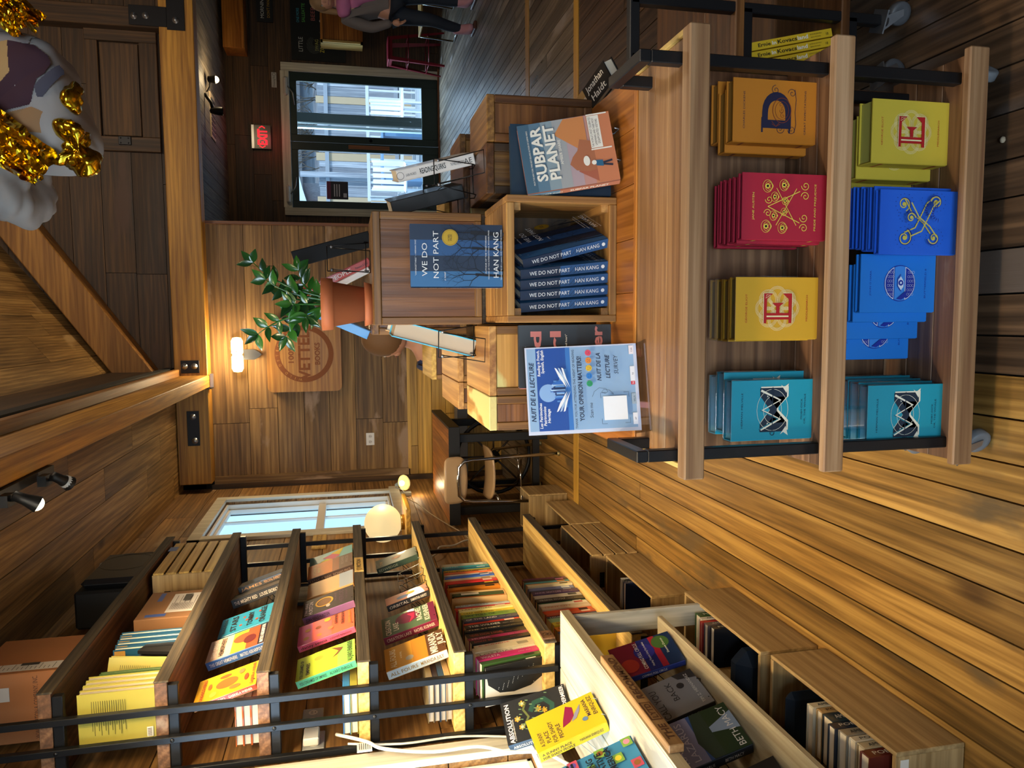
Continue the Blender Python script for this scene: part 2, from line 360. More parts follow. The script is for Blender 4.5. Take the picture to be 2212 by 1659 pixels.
# windows in the left wall
def side_window(n, y0, y1, z0, z1, trim, mull):
    fr = MB(); T = W('trimwhite', 'Z'); t = .085
    fr.box(XL, XL+.025, y0-t, y0, z0-t, z1+t, T); fr.box(XL, XL+.025, y1, y1+t, z0-t, z1+t, T)
    fr.box(XL, XL+.026, y0-t, y1+t, z1, z1+t, T); fr.box(XL, XL+.04, y0-t-.02, y1+t+.02, z0-t, z0, T)
    for d, s in ((.03, .018), (.07, .036)):
        fr.box(XL-d-.03, XL-d+.01, y0, y0+s, z0, z1, WHITE); fr.box(XL-d-.03, XL-d+.01, y1-s, y1, z0, z1, WHITE)
        fr.box(XL-d-.03, XL-d+.01, y0, y1, z1-s, z1, WHITE); fr.box(XL-d-.03, XL-d+.01, y0, y1, z0, z0+s, WHITE)
    zm = z0+(z1-z0)*mull
    fr.box(XL-.10, XL-.05, y0, y1, zm-.03, zm+.03, WHITE)
    for k in (1, 2):
        yy = y0+(y1-y0)*k/3; fr.box(XL-.10, XL-.075, yy-.008, yy+.008, z0, z1, WHITE)
    o = fr.build('window_%d' % n, kind='structure', bev=.003)
    g = MB(); g.box(XL-.092, XL-.088, y0+.03, y1-.03, z0+.03, z1-.03, glass()); g.build('pane', o)
side_window(1, 5.42, 6.52, 1.12, 2.46, 1, .42)
side_window(2, .30, 2.42, .86, 2.15, 1, .5)
b = MB(); b.box(XL+.025, XL+.027, 6.46, 6.585, 1.05, 1.085, BLACK)
p = Painter(b, (XL+.027, 6.48, 1.055), (0,1,0), (0,0,1)); p.text('WINDOW', 0, .006, .010, WHITE, w_=.08, al='L')
b.build('window_sticker', label='small black sticker on the bottom corner of the far white window casing', cat='sticker')
# back wall
b = MB(); mt = W('wallback', 'X')
planks(b, mt, XL, .865, .90, 2.64, lambda a, e, c, d, pv: b.box(a, e, YB, YB+.022, c, d, mt, pv), .247, seed=21, length=(1.0, 2.2), jit=.08)
mt2 = W('pine', 'X')
planks(b, mt2, XL, .865, 0, .89, lambda a, e, c, d, pv: b.box(a, e, YB-.012, YB+.02, c, d, mt2, pv), .135, seed=22, length=(1.5, 2.6))
b.box(XL-.1, .865, YB+.023, YB+.13, 0, 3.0, SEAL)
b.build('wall_back', kind='structure')
b = MB(); b.box(.86, .885, YB-.03, YB+.14, 0, 2.72, W('frame', 'Z')); b.box(.865, .87, YB+.14, YD, 0, 3.05, W('walldark', 'Y')); b.build('trim_3', kind='structure')
b = MB(); b.box(XL, XL+.045, YB-.055, YB-.001, .0, 2.66, W('walldark', 'Z')); b.box(XL+.045, XL+.11, YB-.03, YB-.001, .9, 2.64, W('wallback', 'Z'))
b.box(XL+.1, .86, YB-.024, YB-.013, .875, .905, W('pine', 'X')); b.build('trim_4', kind='structure')
# gable wall above the cross beam, with its hatch
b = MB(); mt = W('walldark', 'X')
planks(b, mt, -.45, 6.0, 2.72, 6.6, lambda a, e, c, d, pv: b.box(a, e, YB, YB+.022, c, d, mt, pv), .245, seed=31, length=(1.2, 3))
b.box(-1.7, 6.1, YB+.023, YB+.1, 2.72, 6.6, SEAL)
b.build('wall_gable', kind='structure')
# wall with the glass door
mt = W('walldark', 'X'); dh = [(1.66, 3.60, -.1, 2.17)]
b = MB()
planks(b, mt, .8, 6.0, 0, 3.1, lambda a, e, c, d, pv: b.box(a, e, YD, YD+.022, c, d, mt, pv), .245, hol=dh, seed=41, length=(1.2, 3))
planks(b, SEAL, .8, 6.0, 0, 3.1, lambda a, e, c, d, pv: b.box(a, e, YD+.023, YD+.1, c, d, SEAL, pv), 5, hol=dh, seed=41, gap=0, length=(50, 60))
b.build('wall_far', kind='structure')
# right wall, front wall (behind the camera) with assumed windows
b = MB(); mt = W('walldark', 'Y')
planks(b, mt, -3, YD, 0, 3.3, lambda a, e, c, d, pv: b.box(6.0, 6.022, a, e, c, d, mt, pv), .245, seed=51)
b.box(6.03, 6.13, -3, YD+.1, 0, 3.3, SEAL); b.build('wall_right', kind='structure')
fh = [(-1.3, .3, .75, 2.7)]
b = MB(); mt = W('wall', 'X')
planks(b, mt, -1.6, 6.1, 0, 6.6, lambda a, e, c, d, pv: b.box(a, e, -2.62, -2.6, c, d, mt, pv), .245, hol=fh, seed=61)
b.build('wall_front', kind='structure')
for i, (a, e, c, d) in enumerate(fh):
    f = MB()
    for (p, q, r_, s_) in ((a-.07, a, c-.07, d+.07), (e, e+.07, c-.07, d+.07), (a, e, d, d+.07), (a, e, c-.07, c), ((a+e)/2-.02, (a+e)/2+.02, c, d)): f.box(p, q, -2.6, -2.57, r_, s_, WHITE)
    o = f.build('window_%d' % (3+i), kind='structure'); g = MB(); g.box(a, e, -2.612, -2.608, c, d, glass()); g.build('pane', o)
# ceilings: flat on the left, cathedral over the middle, flat over the door end
b = MB(); mt = W('ceil', 'Y')
planks(b, mt, -2.6, YB, XL, -.42, lambda a, e, c, d, pv: b.box(c, d, a, e, ZC, ZC+.02, mt, pv), .215, seed=71, length=(.9, 2.6), jit=.1)
b.box(XL-.1, -.40, -2.7, YB+.1, ZC+.022, ZC+.1, SEAL)
b.build('ceiling_left', kind='structure')
b = MB(); sl = math.tan(R(38)); cs = math.cos(R(38)); sn = math.sin(R(38)); b.T = Matrix.Translation((-.44, 0, 3.40)) @ Matrix.Rotation(-R(38), 4, 'Y')
planks(b, mt, -2.6, YB, 0, 3.35, lambda a, e, c, d, pv: b.box(c, d, a, e, 0, .02, mt, pv), .225, seed=72, length=(.9, 2.6), jit=.1)
b.box(-.05, 3.5, -2.7, YB+.1, .022, .08, SEAL)
rx = -.44+3.35*cs*2
b.T = Matrix.Translation((rx, 0, 3.40)) @ Matrix.Rotation(R(38), 4, 'Y')
planks(b, mt, -2.6, YB, -3.35, 0, lambda a, e, c, d, pv: b.box(c, d, a, e, 0, .02, mt, pv), .225, seed=73)
b.box(-3.5, .05, -2.7, YB+.1, .022, .08, SEAL)
b.T = None; b.box(rx, 6.1, -2.7, YB+.1, 3.4, 3.5, SEAL)
b.build('ceiling_nave', kind='structure')
b = MB(); mg = W('ceilgrey', 'Y')
planks(b, mg, YB, YD, .87, 6.0, lambda a, e, c, d, pv: b.box(c, d, a, e, 3.05, 3.07, mg, pv), .16, seed=74, length=(1.2, 3))
b.box(.8, 6.1, YB+.1, YD+.1, 3.072, 3.15, SEAL)
b.build('ceiling_far', kind='structure')
# frieze above the long beam, ledge, beams, rafter, post
b = MB(); b.box(-.44, -.42, -2.6, YB, 2.91, 3.44, W('walldark', 'Y')); b.build('wall_frieze', kind='structure')
b = MB(); b.box(-.47, -.405, -2.6, 6.97, 2.862, 2.912, W('rafter', 'Y'), c=.006); b.build('trim_5', kind='structure')
b = MB(); b.box(-.565, -.462, -2.6, 6.965, 2.625, 2.862, W('beam', 'Y'), c=.004)
tag(b.build('trim_6', kind='structure'))
b = MB(); b.box(-1.42, 5.9, 6.92, 7.09, 2.635, 2.905, W('beam', 'X'), c=.006); b.build('trim_7', kind='structure')
b = MB(); b.T = Matrix.Translation((-.42, 0, 3.06)) @ Matrix.Rotation(-R(34.5), 4, 'Y')
b.box(0, 3.6, 6.86, 7.08, 0, .27, W('rafter', 'X'), c=.008); b.build('trim_8', kind='structure')
b = MB(); b.box(2.44, 2.60, 6.95, 7.09, 2.9, 5.2, W('walldark', 'Z'), c=.006); b.build('trim_9', kind='structure')
b = MB()
b.box(-1.42, -1.3, 7.0, 7.095, 2.64, 2.9, W('walldark', 'Z')); b.build('trim_10', kind='structure')
# hatch
t = thing('loft_hatch', 'dark wooden panelled hatch set in the gable wall above the cross beam', 'hatch', (1.45, 7.07, 2.96))
b = MB(); f = W('frame', 'Z'); f2 = W('frame', 'X')
for (x0, x1, z0, z1, m_) in ((0, .12, 0, .56, f), (.90, 1.0, 0, .56, f), (.12, .90, 0, .14, f2), (.12, .90, .46, .56, f2)): b.box(x0, x1, -.012, .03, z0, z1, W('walldark', 'X' if m_ is f2 else 'Z'), c=.004)
b.build('frame', t); b = MB(); b.box(.13, .89, .004, .025, .15, .45, W('walldark', 'X'), c=.004); b.build('panel', t)
b = MB(); b.box(.05, .12, -.026, -.013, .23, .33, IRON, c=.003)
for x in (.065, .105):
    for z in (.25, .31): b.ball((x, -.027, z), .006, IRON, 8, 5)
b.build('latch', t)
# steel plates with bolts on the beams
def plate(label, boxes, bolts, y, xf=None):
    t = thing('steel_plate', label, 'bracket', (0, y, 0)); b = MB()
    for (x0, x1, z0, z1) in boxes: b.box(x0, x1, -.008, .0, z0, z1, IRON, c=.002)
    b.build('plate', t)
    for (x, z) in bolts:
        b = MB(); b.lathe([(.0, -.024), (.014, -.024), (.015, -.014), (.027, -.012), (.027, -.008)], GALV, (x, 0, z), 14, ax='y'); b.build('bolt', t)
plate('black T-shaped steel plate joining dark post and cross beam, top left', [(2.42, 2.86, 2.70, 2.84), (2.44, 2.60, 2.84, 3.13)], [(2.72, 2.80), (2.50, 2.77), (2.52, 3.0), (2.51, 3.09)], 6.918)
plate('black steel plate with two bolts left of the long beam end', [(-1.075, -.77, 2.72, 2.82)], [(-.82, 2.77), (-1.03, 2.76)], 6.918)
plate('black steel plate with two bolts right of the long beam end', [(-.44, -.33, 2.70, 2.85)], [(-.38, 2.82), (-.38, 2.74)], 6.918)
t = thing('beam_hanger', 'thin steel hanger cap under the end of the long beam', 'bracket', (-.51, 6.93, 2.6)); b = MB()
b.box(-.065, .06, .0, .03, -.005, .02, GALV); b.box(-.065, -.058, -.1, .03, -.005, .1, IRON); b.build('strap', t)
# double door with glass
t = MB(); DT = W('doortrim', 'Z')
t.box(1.55, 1.66, YD-.03, YD, 0, 2.28, DT, c=.004); t.box(3.60, 3.72, YD-.03, YD, 0, 2.28, DT, c=.004); t.box(1.66, 3.60, YD-.03, YD, 2.17, 2.29, W('doortrim', 'X'), c=.004)
t.box(1.5, 3.75, YD-.05, YD+.05, -.004, .02, W('frame', 'X')); t.build('trim_11', kind='structure')
DG = mat('14261f', .45); DK = mat('0a0c0b', .5)
for i, (x0, x1) in enumerate(((1.665, 2.612), (2.618, 3.595))):
    d = MB(); gx0, gx1 = (x0+.10, x1-.115) if i == 0 else (x0+.10, x1-.12)
    d.box(x0, gx0, YD, YD+.045, .02, 2.165, DG, c=.003); d.box(gx1, x1, YD, YD+.045, .02, 2.165, DG, c=.003)
    d.box(gx0, gx1, YD, YD+.045, .02, .26, DG, c=.003); d.box(gx0, gx1, YD, YD+.045, 2.07, 2.165, DG, c=.003)
    o = d.build('door_%d' % (i+1), kind='structure')
    g = MB(); g.box(gx0, gx1, YD+.018, YD+.024, .26, 2.07, glass(refl=.05)); g.build('glass_pane', o)
    g = MB()
    if i == 1:
        g.lathe([(0, -.03), (.022, -.03), (.028, -.012), (.028, 0)], mat('1a1a1c', .3, .8), (x0+.05, YD, 1.02), 14, ax='y'); g.build('lock', o)
        g = MB(); g.box(x0+.62, x0+.74, YD+.03, YD+.04, .28, 2.06, mat('3e4644', .5)); g.box(x0+.34, x0+.50, YD+.03, YD+.04, .3, 1.95, mat('566058', .7)); g.build('post_seen_through', o) if False else None
    else:
        g.box(x1-.075, x1-.02, YD-.004, YD, .75, 1.35, W('frame', 'Z')); g.build('wood_strip', o)
    # closer
    g = MB(); xc = x0+.18 if i == 0 else x1-.22
    g.box(xc-.13, xc+.13, YD-.09, YD-.032, 2.19, 2.25, mat('b4aca0', .4), c=.02); g.build('closer_body', o)
    g = MB(); g.tube([(xc, YD-.06, 2.19), (xc+(.1 if i == 0 else -.1), YD-.09, 2.12), (xc+(.25 if i == 0 else -.25), YD-.02, 2.10)], .008, mat('8c887c', .4, .6)); g.build('closer_arm', o)
# ================================================================ BOOKS
def bk(label, draw=None, w=.152, h=.232, t=.03, col='303030', sp=None, loc=(0,0,0), rz=0, lean=0, tilt=0, group=None,
       hard=True, pg='d8cfbc', rough=.42, parts=True, wrap=False, name=None, cat='book', coat=.2):
    """spine at local x=0, front cover faces local -y, foot at z=0"""
    nm = name or ('hardcover_book' if hard else 'paperback_book')
    cm = mat(col, rough, coat=coat); smt = mat(sp, rough, coat=coat) if sp else cm; pm = mat(pg, .85)
    b = MB(); bt = .003 if hard else .0008; ins = .004 if hard else .0005
    b.box(0, w, 0, bt, 0, h, cm); b.box(0, w, t-bt, t, 0, h, cm)
    if hard: b.cbox(-.0015, bt, .0002, t-.0002, 0, h, smt, c=.002)
    else: b.box(-.0003, bt, .0002, t-.0002, 0, h, smt)
    if draw: draw(Painter(b, (0, 0, 0), (1,0,0), (0,0,1)), Painter(b, (-.0015 if hard else -.0003, t, h), (0,0,-1), (0,-1,0)), w, h, t)
    rot = (-R(lean), R(tilt), R(rz))
    if not parts:
        b.box(bt, w-ins, bt, t-bt, ins, h-ins, pm)
        return b.build(nm, None, loc, rot=rot, label=label, cat=cat, group=group)
    root = thing(nm, label, cat, loc, 0, group, rot)
    b.build('cover', root)
    b = MB(); b.box(bt, w-ins, bt, t-bt, ins, h-ins, pm); b.build('page_block', root)
    if wrap:
        g = MB(); g.box(-.003, w+.001, -.0022, t+.001, h+.0006, h+.0012, glass('ffffff', .3)); g.box(w+.0012, w+.0018, -.002, t+.001, 0, h, glass('ffffff', .3))
        g.build('shrink_wrap', root)
    return root
def copy_tree(o, parent=None, **kw):
    c = o.copy(); C.objects.link(c); c.parent = parent
    for k, v in kw.items(): c[k] = v
    for ch in list(o.children): copy_tree(ch, c)
    return c
def again(o, loc, rz=None, lean=None, tilt=0, **kw):
    c = copy_tree(o, None, **kw); c.location = loc
    if rz is not None: c.rotation_euler = (-R(lean or 0), R(tilt), R(rz))
    return c
def easel(label, loc, rz=0, w=.10, h=.13, col='101012', ang=20, lip=.035):
    """folding wire book easel: book rests on its front hooks"""
    t = thing('wire_book_stand', label, 'book stand', loc, R(rz)); m = mat(col, .35, .6); a = math.tan(R(ang))
    b = MB()
    for s in (-1, 1):
        x = s*w/2; b.tube([(x*.85, h*a, h), (x, 0, .012), (x, -.006, .004), (x, -lip, .003), (x, -lip-.004, .016)], .0016, m, 5)
    b.tube([(-w*.425, h*a, h), (w*.425, h*a, h)], .0016, m, 5); b.tube([(-w/2, 0, .012), (w/2, 0, .012)], .0016, m, 5)
    b.build('front_frame', t)
    b = MB(); y1 = h*a+.09
    b.tube([(-w*.36, h*a*.9, h*.9), (-w*.36, y1, .003), (w*.36, y1, .003), (w*.36, h*a*.9, h*.9)], .0016, m, 5); b.build('rear_leg', t)
    for s in (-1, 1): b = MB(); b.ball((s*w*.39, h*a*.9, h*.9), .005, GALV, 8, 5); b.build('hinge', t)
    return t

# ================================================================ BOOK CART
CX0, CX1 = -.332, .58
def tray(parent, name, z, zl0, zl1, yb, backh, floor_m, lipm):
    b = MB(); n = 3; f0, f1 = 1.43, yb; st = (f1-f0)/n
    for i in range(n): b.box(CX0+.006, CX1-.006, f0+i*st+.0008, f0+(i+1)*st-.0008, z-.018, z, floor_m, c=.0015)
    b.build('shelf_boards', name)
    b = MB(); b.box(CX0, CX1, 1.41, 1.43, zl0, zl1, lipm, c=.003); b.build('front_lip', name)
    if backh:
        b = MB(); b.box(CX0+.02, CX1-.02, yb, yb+.018, z-.018, z+backh, floor_m, c=.002); b.build('back_board', name)
cart = thing('book_cart', 'rolling three-tier book cart of reclaimed pine shelves on black steel posts', 'book cart', (.12, 1.5, 0))
cart.location = (0, 0, 0)
def shelf_of(name, label=None): 
    o = bpy.data.objects.new(name, None); C.objects.link(o); o.parent = cart; return o
sh = shelf_of('top_shelf')
b = MB(); mt = W('carttop', 'X')
for i, (y0, y1) in enumerate(((1.445, 1.53), (1.532, 1.60), (1.602, 1.70))): b.box(CX0+.03, CX1-.012, y0, y1, .748, .768, mt, c=.0015)
b.build('shelf_boards', sh); b = MB(); b.box(CX0, CX1, 1.41, 1.445, .733, .778, W('cartlip', 'X'), c=.003); b.build('front_lip', sh)
for x_ in (CX1-.012, CX0+.018): b = MB(); b.box(x_, x_+.012, 1.446, 1.70, .745, .776, W('shelf', 'Y'), c=.002); b.build('side_strip', sh)
tray(cart, shelf_of('middle_shelf'), .436, .407, .455, 1.615, .235, W('cart', 'X'), W('cartlip', 'X'))
tray(cart, shelf_of('bottom_shelf'), .104, .078, .128, 1.675, .21, W('cart', 'X'), W('cartlip', 'X'))
for x in (.527, -.288):
    for y in (1.47, 1.63):
        b = MB(); b.box(x-.0125, x+.0125, y-.0125, y+.0125, .085, .838, STEEL, c=.002); b.build('post', cart)
    b = MB(); b.box(x-.0125, x+.0125, 1.4575, 1.6425, .838, .863, STEEL, c=.002); b.build('push_bar', cart)
def caster(parent, x, y, z0=0, rz=0, col='70757a'):
    c = bpy.data.objects.new('caster', None); C.objects.link(c); c.parent = parent; c.location = (x, y, z0); c.rotation_euler = (0, 0, rz)
    b = MB(); b.box(-.028, .028, -.028, .028, .078, .082, GALV); b.lathe([(.0, .064), (.018, .064), (.02, .078)], GALV, (0,0,0), 14)
    b.prism([(-.02, .07), (.016, .07), (.034, .028), (.018, .024)], -.015, -.0125, GALV); b.prism([(-.02, .07), (.016, .07), (.034, .028), (.018, .024)], .0125, .015, GALV); b.build('fork', c)
    b = MB(); b.lathe([(0, -.01), (.018, -.0115), (.026, -.0115), (.029, -.008), (.029, .008), (.026, .0115), (.018, .0115), (0, .01)], mat(col, .5), (.022, 0, .029), 20, ax='y'); b.build('wheel', c)
    return c
for x, y, r_ in ((.535, 1.46, .9), (-.305, 1.46, -.5), (.535, 1.63, 2.3), (-.30, 1.63, 2.8)): caster(cart, x, y, 0, r_)

# ---- cloth-bound classics on the cart
def small(F, w, h, a, b_, m_, cap=.0045):
    """author above, title below, tiny spaced capitals"""
    F.text(a, w/2, h*.86, cap, m_, w_=len(a)*cap*1.15); 
    for i, s in enumerate(b_.split('|')): F.text(s, w/2, h*.125-i*.008, cap, m_, w_=len(s)*cap*1.15)
def capD(F, Sp, w, h, t):
    n_ = mat('1a1a3a', .6); r_ = mat('7c3420', .6); small(F, w, h, 'CHARLES DICKENS', 'GREAT EXPECTATIONS', n_)
    F.text('D', w*.52, h*.32, h*.34, n_, w_=w*.58, bold=.03); F.rect(w*.16, w*.40, h*.315, h*.335, n_); F.rect(w*.16, w*.40, h*.645, h*.665, n_)
    for q in (-1, 1): F.line([(w*.30, h*.49+q*h*.05), (w*.26, h*.49), (w*.34, h*.49-q*h*.05)], .0012, r_)

    F.ring(w*.52, h*.42, .026, .0014, r_, ry=.022); F.ring(w*.52, h*.42, .019, .0009, r_, ry=.016)
    for (x, y, a0, s) in ((.22, .30, 90, 1), (.80, .30, 90, -1), (.22, .44, 270, -1), (.84, .50, 0, 1)): F.spiral(w*x, h*y, .010, .0011, n_, a0, 1.4, s)
    for k in range(3): F.spiral(w*.52+(k-1)*.011, h*(.41+.012*k), .006, .0008, r_, 90*k, 1.2, 1)
    F.line([(w*.17, h*.27), (w*.30, h*.25), (w*.5, h*.262), (w*.7, h*.25), (w*.86, h*.27)], .0012, n_)
    for u in (.12, .84): Sp.rect(h*u, h*u+.006, .004, t-.004, r_)
def capA(F, Sp, w, h, t):
    g = mat('e2cc50', .5); dk = mat('5c1a58', .6); small(F, w, h, 'JANE AUSTEN', 'PRIDE AND PREJUDICE', g)
    F.line([(w*.5, h*.70), (w*.26, h*.32)], .0016, g); F.line([(w*.5, h*.70), (w*.74, h*.32)], .0016, g); F.line([(w*.22, h*.60), (w*.78, h*.36)], .0014, g); F.line([(w*.78, h*.60), (w*.22, h*.36)], .0014, g)
    for s in (-1, 1):
        F.spiral(w*.5+s*w*.10, h*.70, .009, .0014, g, 90, 1.4, s)
        for q in (-1, 1): F.spiral(w*.5+s*(w*.24+q*.011), h*.27, .010, .0014, g, 90, 1.4, q*s)
        for (x, y, r_) in ((.30, .72, .013), (.32, .53, .012), (.14, .64, .010), (.08, .52, .008)):
            cx, cy = w*.5+s*w*x, h*y
            for k in range(4): F.ring(cx, cy-.003*k, r_-.0028*k, .0008, g, ry=(r_-.0028*k)*.85, n=16)
            F.disc(cx, cy, r_*.42, g, 10); F.disc(cx, cy, r_*.22, BLACK, 8)
    for u in (.14, .82): Sp.rect(h*u, h*u+.007, .002, t-.002, g)
def capE(F, Sp, w, h, t):
    r_ = mat('b01c20', .5); wt = mat('f0e4b0', .6); small(F, w, h, 'GEORGE ELIOT', 'MIDDLEMARCH', r_)
    for i in range(8):
        a = i/8*2*math.pi; cx, cy = w*.5+.026*math.cos(a), h*.5+.030*math.sin(a)
        for rr in (.022, .0195, .017): F.ring(cx, cy, rr, .0007, wt, n=20)
    x0, x1, z0, z1 = w*.26, w*.74, h*.33, h*.67
    F.rect(x0+.008, x0+.022, z0+.004, z1-.004, r_); F.rect(x0+.0135, x0+.0165, z0+.004, z1-.004, wt)
    F.poly([(x0, z1), (x1, z1), (x1, z1-.022), (x1-.012, z1-.008), (x0, z1-.007)], r_); F.poly([(x0, z0), (x0, z0+.007), (x1-.012, z0+.008), (x1, z0+.022), (x1, z0)], r_)
    F.poly([(x0+.022, h*.5-.004), (x0+.036, h*.5-.004), (x0+.044, h*.5-.014), (x0+.044, h*.5+.014), (x0+.036, h*.5+.004), (x0+.022, h*.5+.004)], r_)
    F.line([(x0, z1+.001), (x1+.001, z1+.001), (x1+.001, z1-.022)], .0015, wt); F.line([(x0, z0-.001), (x1+.001, z0-.001), (x1+.001, z0+.022)], .0015, wt)
    F.line([(x1-.003, z1-.006), (x1-.010, z1-.004), (x1-.003, z1-.016)], .001, wt, True)
    for u in (.14, .84): Sp.rect(h*u, h*u+.007, .004, t-.004, r_)
def capM(F, Sp, w, h, t):
    n_ = mat('14283c', .6); wt = mat('ece8d4', .6); tl = mat('1c7c90', .6); small(F, w, h, 'HERMAN MELVILLE', 'MOBY-DICK|OR, THE WHALE', n_)
    F.text('M', w*.5+.003, h*.33-.003, h*.33, wt, w_=w*.74, bold=.03); F.text('M', w*.5, h*.33, h*.33, n_, w_=w*.74, bold=.02)
    F.line([(w*.17, h*.64), (w*.34, h*.40), (w*.5, h*.62), (w*.66, h*.40), (w*.83, h*.64)], .005, wt); F.line([(w*.17, h*.665), (w*.34, h*.43), (w*.5, h*.65)], .003, tl)
    for s in (-1, 1): F.poly([(w*.5+s*w*.28, h*.33), (w*.5+s*w*.44, h*.30), (w*.5+s*w*.38, h*.36), (w*.5+s*w*.42, h*.40)], wt)
    F.ring(w*.5, h*.5, .046, .0008, wt, ry=.038); F.ring(w*.5, h*.5, .030, .0008, wt, ry=.022, a0=20, a1=330)
    F.line([(w*.12, h*.5), (w*.88, h*.5)], .002, n_); F.poly([(w*.88, h*.5), (w*.82, h*.53), (w*.85, h*.5), (w*.82, h*.47)], n_); F.ring(w*.11, h*.5, .005, .0015, n_, n=12)
def capK(F, Sp, w, h, t):
    g = mat('c8bc50', .5); n_ = mat('14308c', .6)
    for (x, y, r_, a0, s) in ((.78, .70, .016, 200, 1), (.25, .70, .018, 340, -1), (.25, .34, .014, 100, 1), (.80, .34, .014, 80, -1), (.55, .68, .011, 270, 1)):
        F.spiral(w*x, h*y, r_+.004, .0022, n_, a0, 1.2, s); F.spiral(w*x, h*y, r_, .0024, g, a0, 1.5, s)
        F.disc(w*x, h*y, r_*.28, g, 10)
        for k in range(14): a = k/14*6.283; F.disc(w*x+(r_+.006)*math.cos(a), h*y+(r_+.006)*math.sin(a), .0011, n_, 5)
    F.line([(w*.26, h*.70), (w*.34, h*.56), (w*.5, h*.5), (w*.72, h*.42), (w*.82, h*.34)], .0028, g); F.line([(w*.25, h*.36), (w*.42, h*.46), (w*.56, h*.60), (w*.78, h*.70)], .0028, g)
    for k in range(9):
        a = R(20*k-80); F.poly([(w*.62+.010*math.cos(a+1.6), h*.36+.010*math.sin(a+1.6)), (w*.62+.022*math.cos(a+1.5), h*.34+.024*math.sin(a+1.5)), (w*.62+.014*math.cos(a+1.8), h*.36+.014*math.sin(a+1.8))], n_)
    for k in range(16): F.disc(w*(.2+.04*k), h*(.5+.02*math.sin(k)), .001, n_, 5)
def capO(F, Sp, w, h, t):
    n_ = mat('1430a0', .6); wt = mat('e4ecf8', .6); sk = mat('3c90e8', .6); small(F, w, h, 'JOHN O HARA', 'BUTTERFIELD 8', n_)
    cx, cy, r_ = w*.5, h*.48, .040
    F.disc(cx, cy, r_+.0016, n_, 40); 
    def seg(y0, y1, m_, k=1):
        pts = []
        for i in range(13): y = y0+(y1-y0)*i/12; pts.append((cx-math.sqrt(max(0, (r_*k)**2-y*y)), cy+y))
        for i in range(13): y = y1-(y1-y0)*i/12; pts.append((cx+math.sqrt(max(0, (r_*k)**2-y*y)), cy+y))
        F.poly(pts, m_)
    seg(.016, r_*.99, wt); seg(.0175, r_*.95, n_, .96); seg(-r_*.99, -.013, wt); seg(-r_*.95, -.0145, n_, .96); seg(-.012, .015, sk, .99)
    for i in range(6):
        for j in (0, 1, 2): F.ring(cx-.025+i*.010, cy+.021+j*.006, .0028, .0004, wt, n=8); F.ring(cx-.025+i*.010, cy-.020-j*.006, .0028, .0004, wt, n=8)
    F.poly([(cx-.016, cy), (cx-.006, cy+.008), (cx+.008, cy+.008), (cx+.016, cy+.001), (cx+.004, cy-.007), (cx-.008, cy-.006)], wt)
    F.disc(cx+.001, cy+.001, .0066, n_, 16); F.disc(cx+.001, cy+.001, .0028, wt, 10)
    F.line([(cx-.018, cy+.001), (cx-.006, cy+.010), (cx+.010, cy+.010), (cx+.020, cy+.002)], .0016, n_); F.poly([(cx-.036, cy+.012), (cx-.018, cy-.012), (cx-.032, cy-.012), (cx-.038, cy)], n_)
KL = dict(
  D=(capD, 'c4781c', 'amber'), A=(capA, 'a81c34', 'crimson'), E=(capE, 'd8a428', 'golden yellow'), M=(capM, '1c98b0', 'turquoise'),
  Y=(capE, 'd0b83c', 'pale yellow'), K=(capK, '1c60d8', 'royal blue'), O=(capO, '1c80e0', 'sky blue'))
def cart_book(k, label, loc, t, w=.135, h=.198, rz=0, lean=0, group=None, wrap=False):
    fn, col, _ = KL[k]
    return bk(label, fn, w, h, t, col, None, loc, rz, lean, 0, group, True, rough=.55, coat=0, wrap=wrap, pg={'M': '7cc4dc', 'E': '8c8454', 'Y': 'b8b050', 'D': 'a87828', 'A': '6c1428', 'K': '2054b0', 'O': '2070b8'}[k])
def stack(k, desc, fronts, shelf, z, ws):
    """copies one behind the other; fronts = (x, y, z offset, thickness, lean)"""
    g = '%s classics one behind the other on the %s cart shelf' % (KL[k][2], shelf); last = None
    names = {0: 'frontmost', 1: 'second', 2: 'third', 3: 'fourth', 4: 'fifth', 5: 'sixth'}
    for i, (x, y, t, ln) in enumerate(fronts):
        lab = ('%s hardcover with %s, front of row, %s cart shelf' % (KL[k][2], desc, shelf)) if i == 0 else \
              ('%s hardcover half hidden, %s from front, %s cart shelf' % (KL[k][2], names[i], shelf))
        if last is None: last = cart_book(k, lab, (x, y, z), t, ws, .198, 0, ln, g, ws and k in 'EM'); 
        else: c = again(last, (x, y, z), 0, ln, label=lab)
    return last
stack('D', 'a dark ornate letter D', [(.378, 1.50, .032, 0), (.362, 1.534, .032, 0), (.390, 1.568, .032, 0)], 'middle', .436, .132)
stack('A', 'a gold ornate letter A', [(.166, 1.455, .018, 0), (.160, 1.475, .018, 0), (.163, 1.495, .018, 0), (.160, 1.515, .018, 0), (.164, 1.535, .018, 0), (.158, 1.56, .018, 0)], 'middle', .436, .138)
stack('E', 'a red ornate letter E', [(-.046, 1.475, .026, 0), (-.049, 1.505, .026, 0), (-.048, 1.535, .026, 0), (-.047, 1.565, .026, 0)], 'middle', .436, .134)
stack('M', 'a white and navy ornate letter M', [(-.268, 1.485, .032, 0), (-.252, 1.52, .032, 0), (-.262, 1.556, .032, 0)], 'middle', .436, .132)
stack('Y', 'a red ornate letter E', [(.344, 1.49, .045, 0), (.318, 1.540, .045, 0), (.300, 1.60, .03, 0)], 'bottom', .104, .138)
stack('K', 'a yellow curling letter', [(.140, 1.455, .017, 0), (.150, 1.475, .017, 0), (.150, 1.496, .017, 0), (.156, 1.518, .018, 0), (.160, 1.545, .02, 0)], 'bottom', .104, .139)
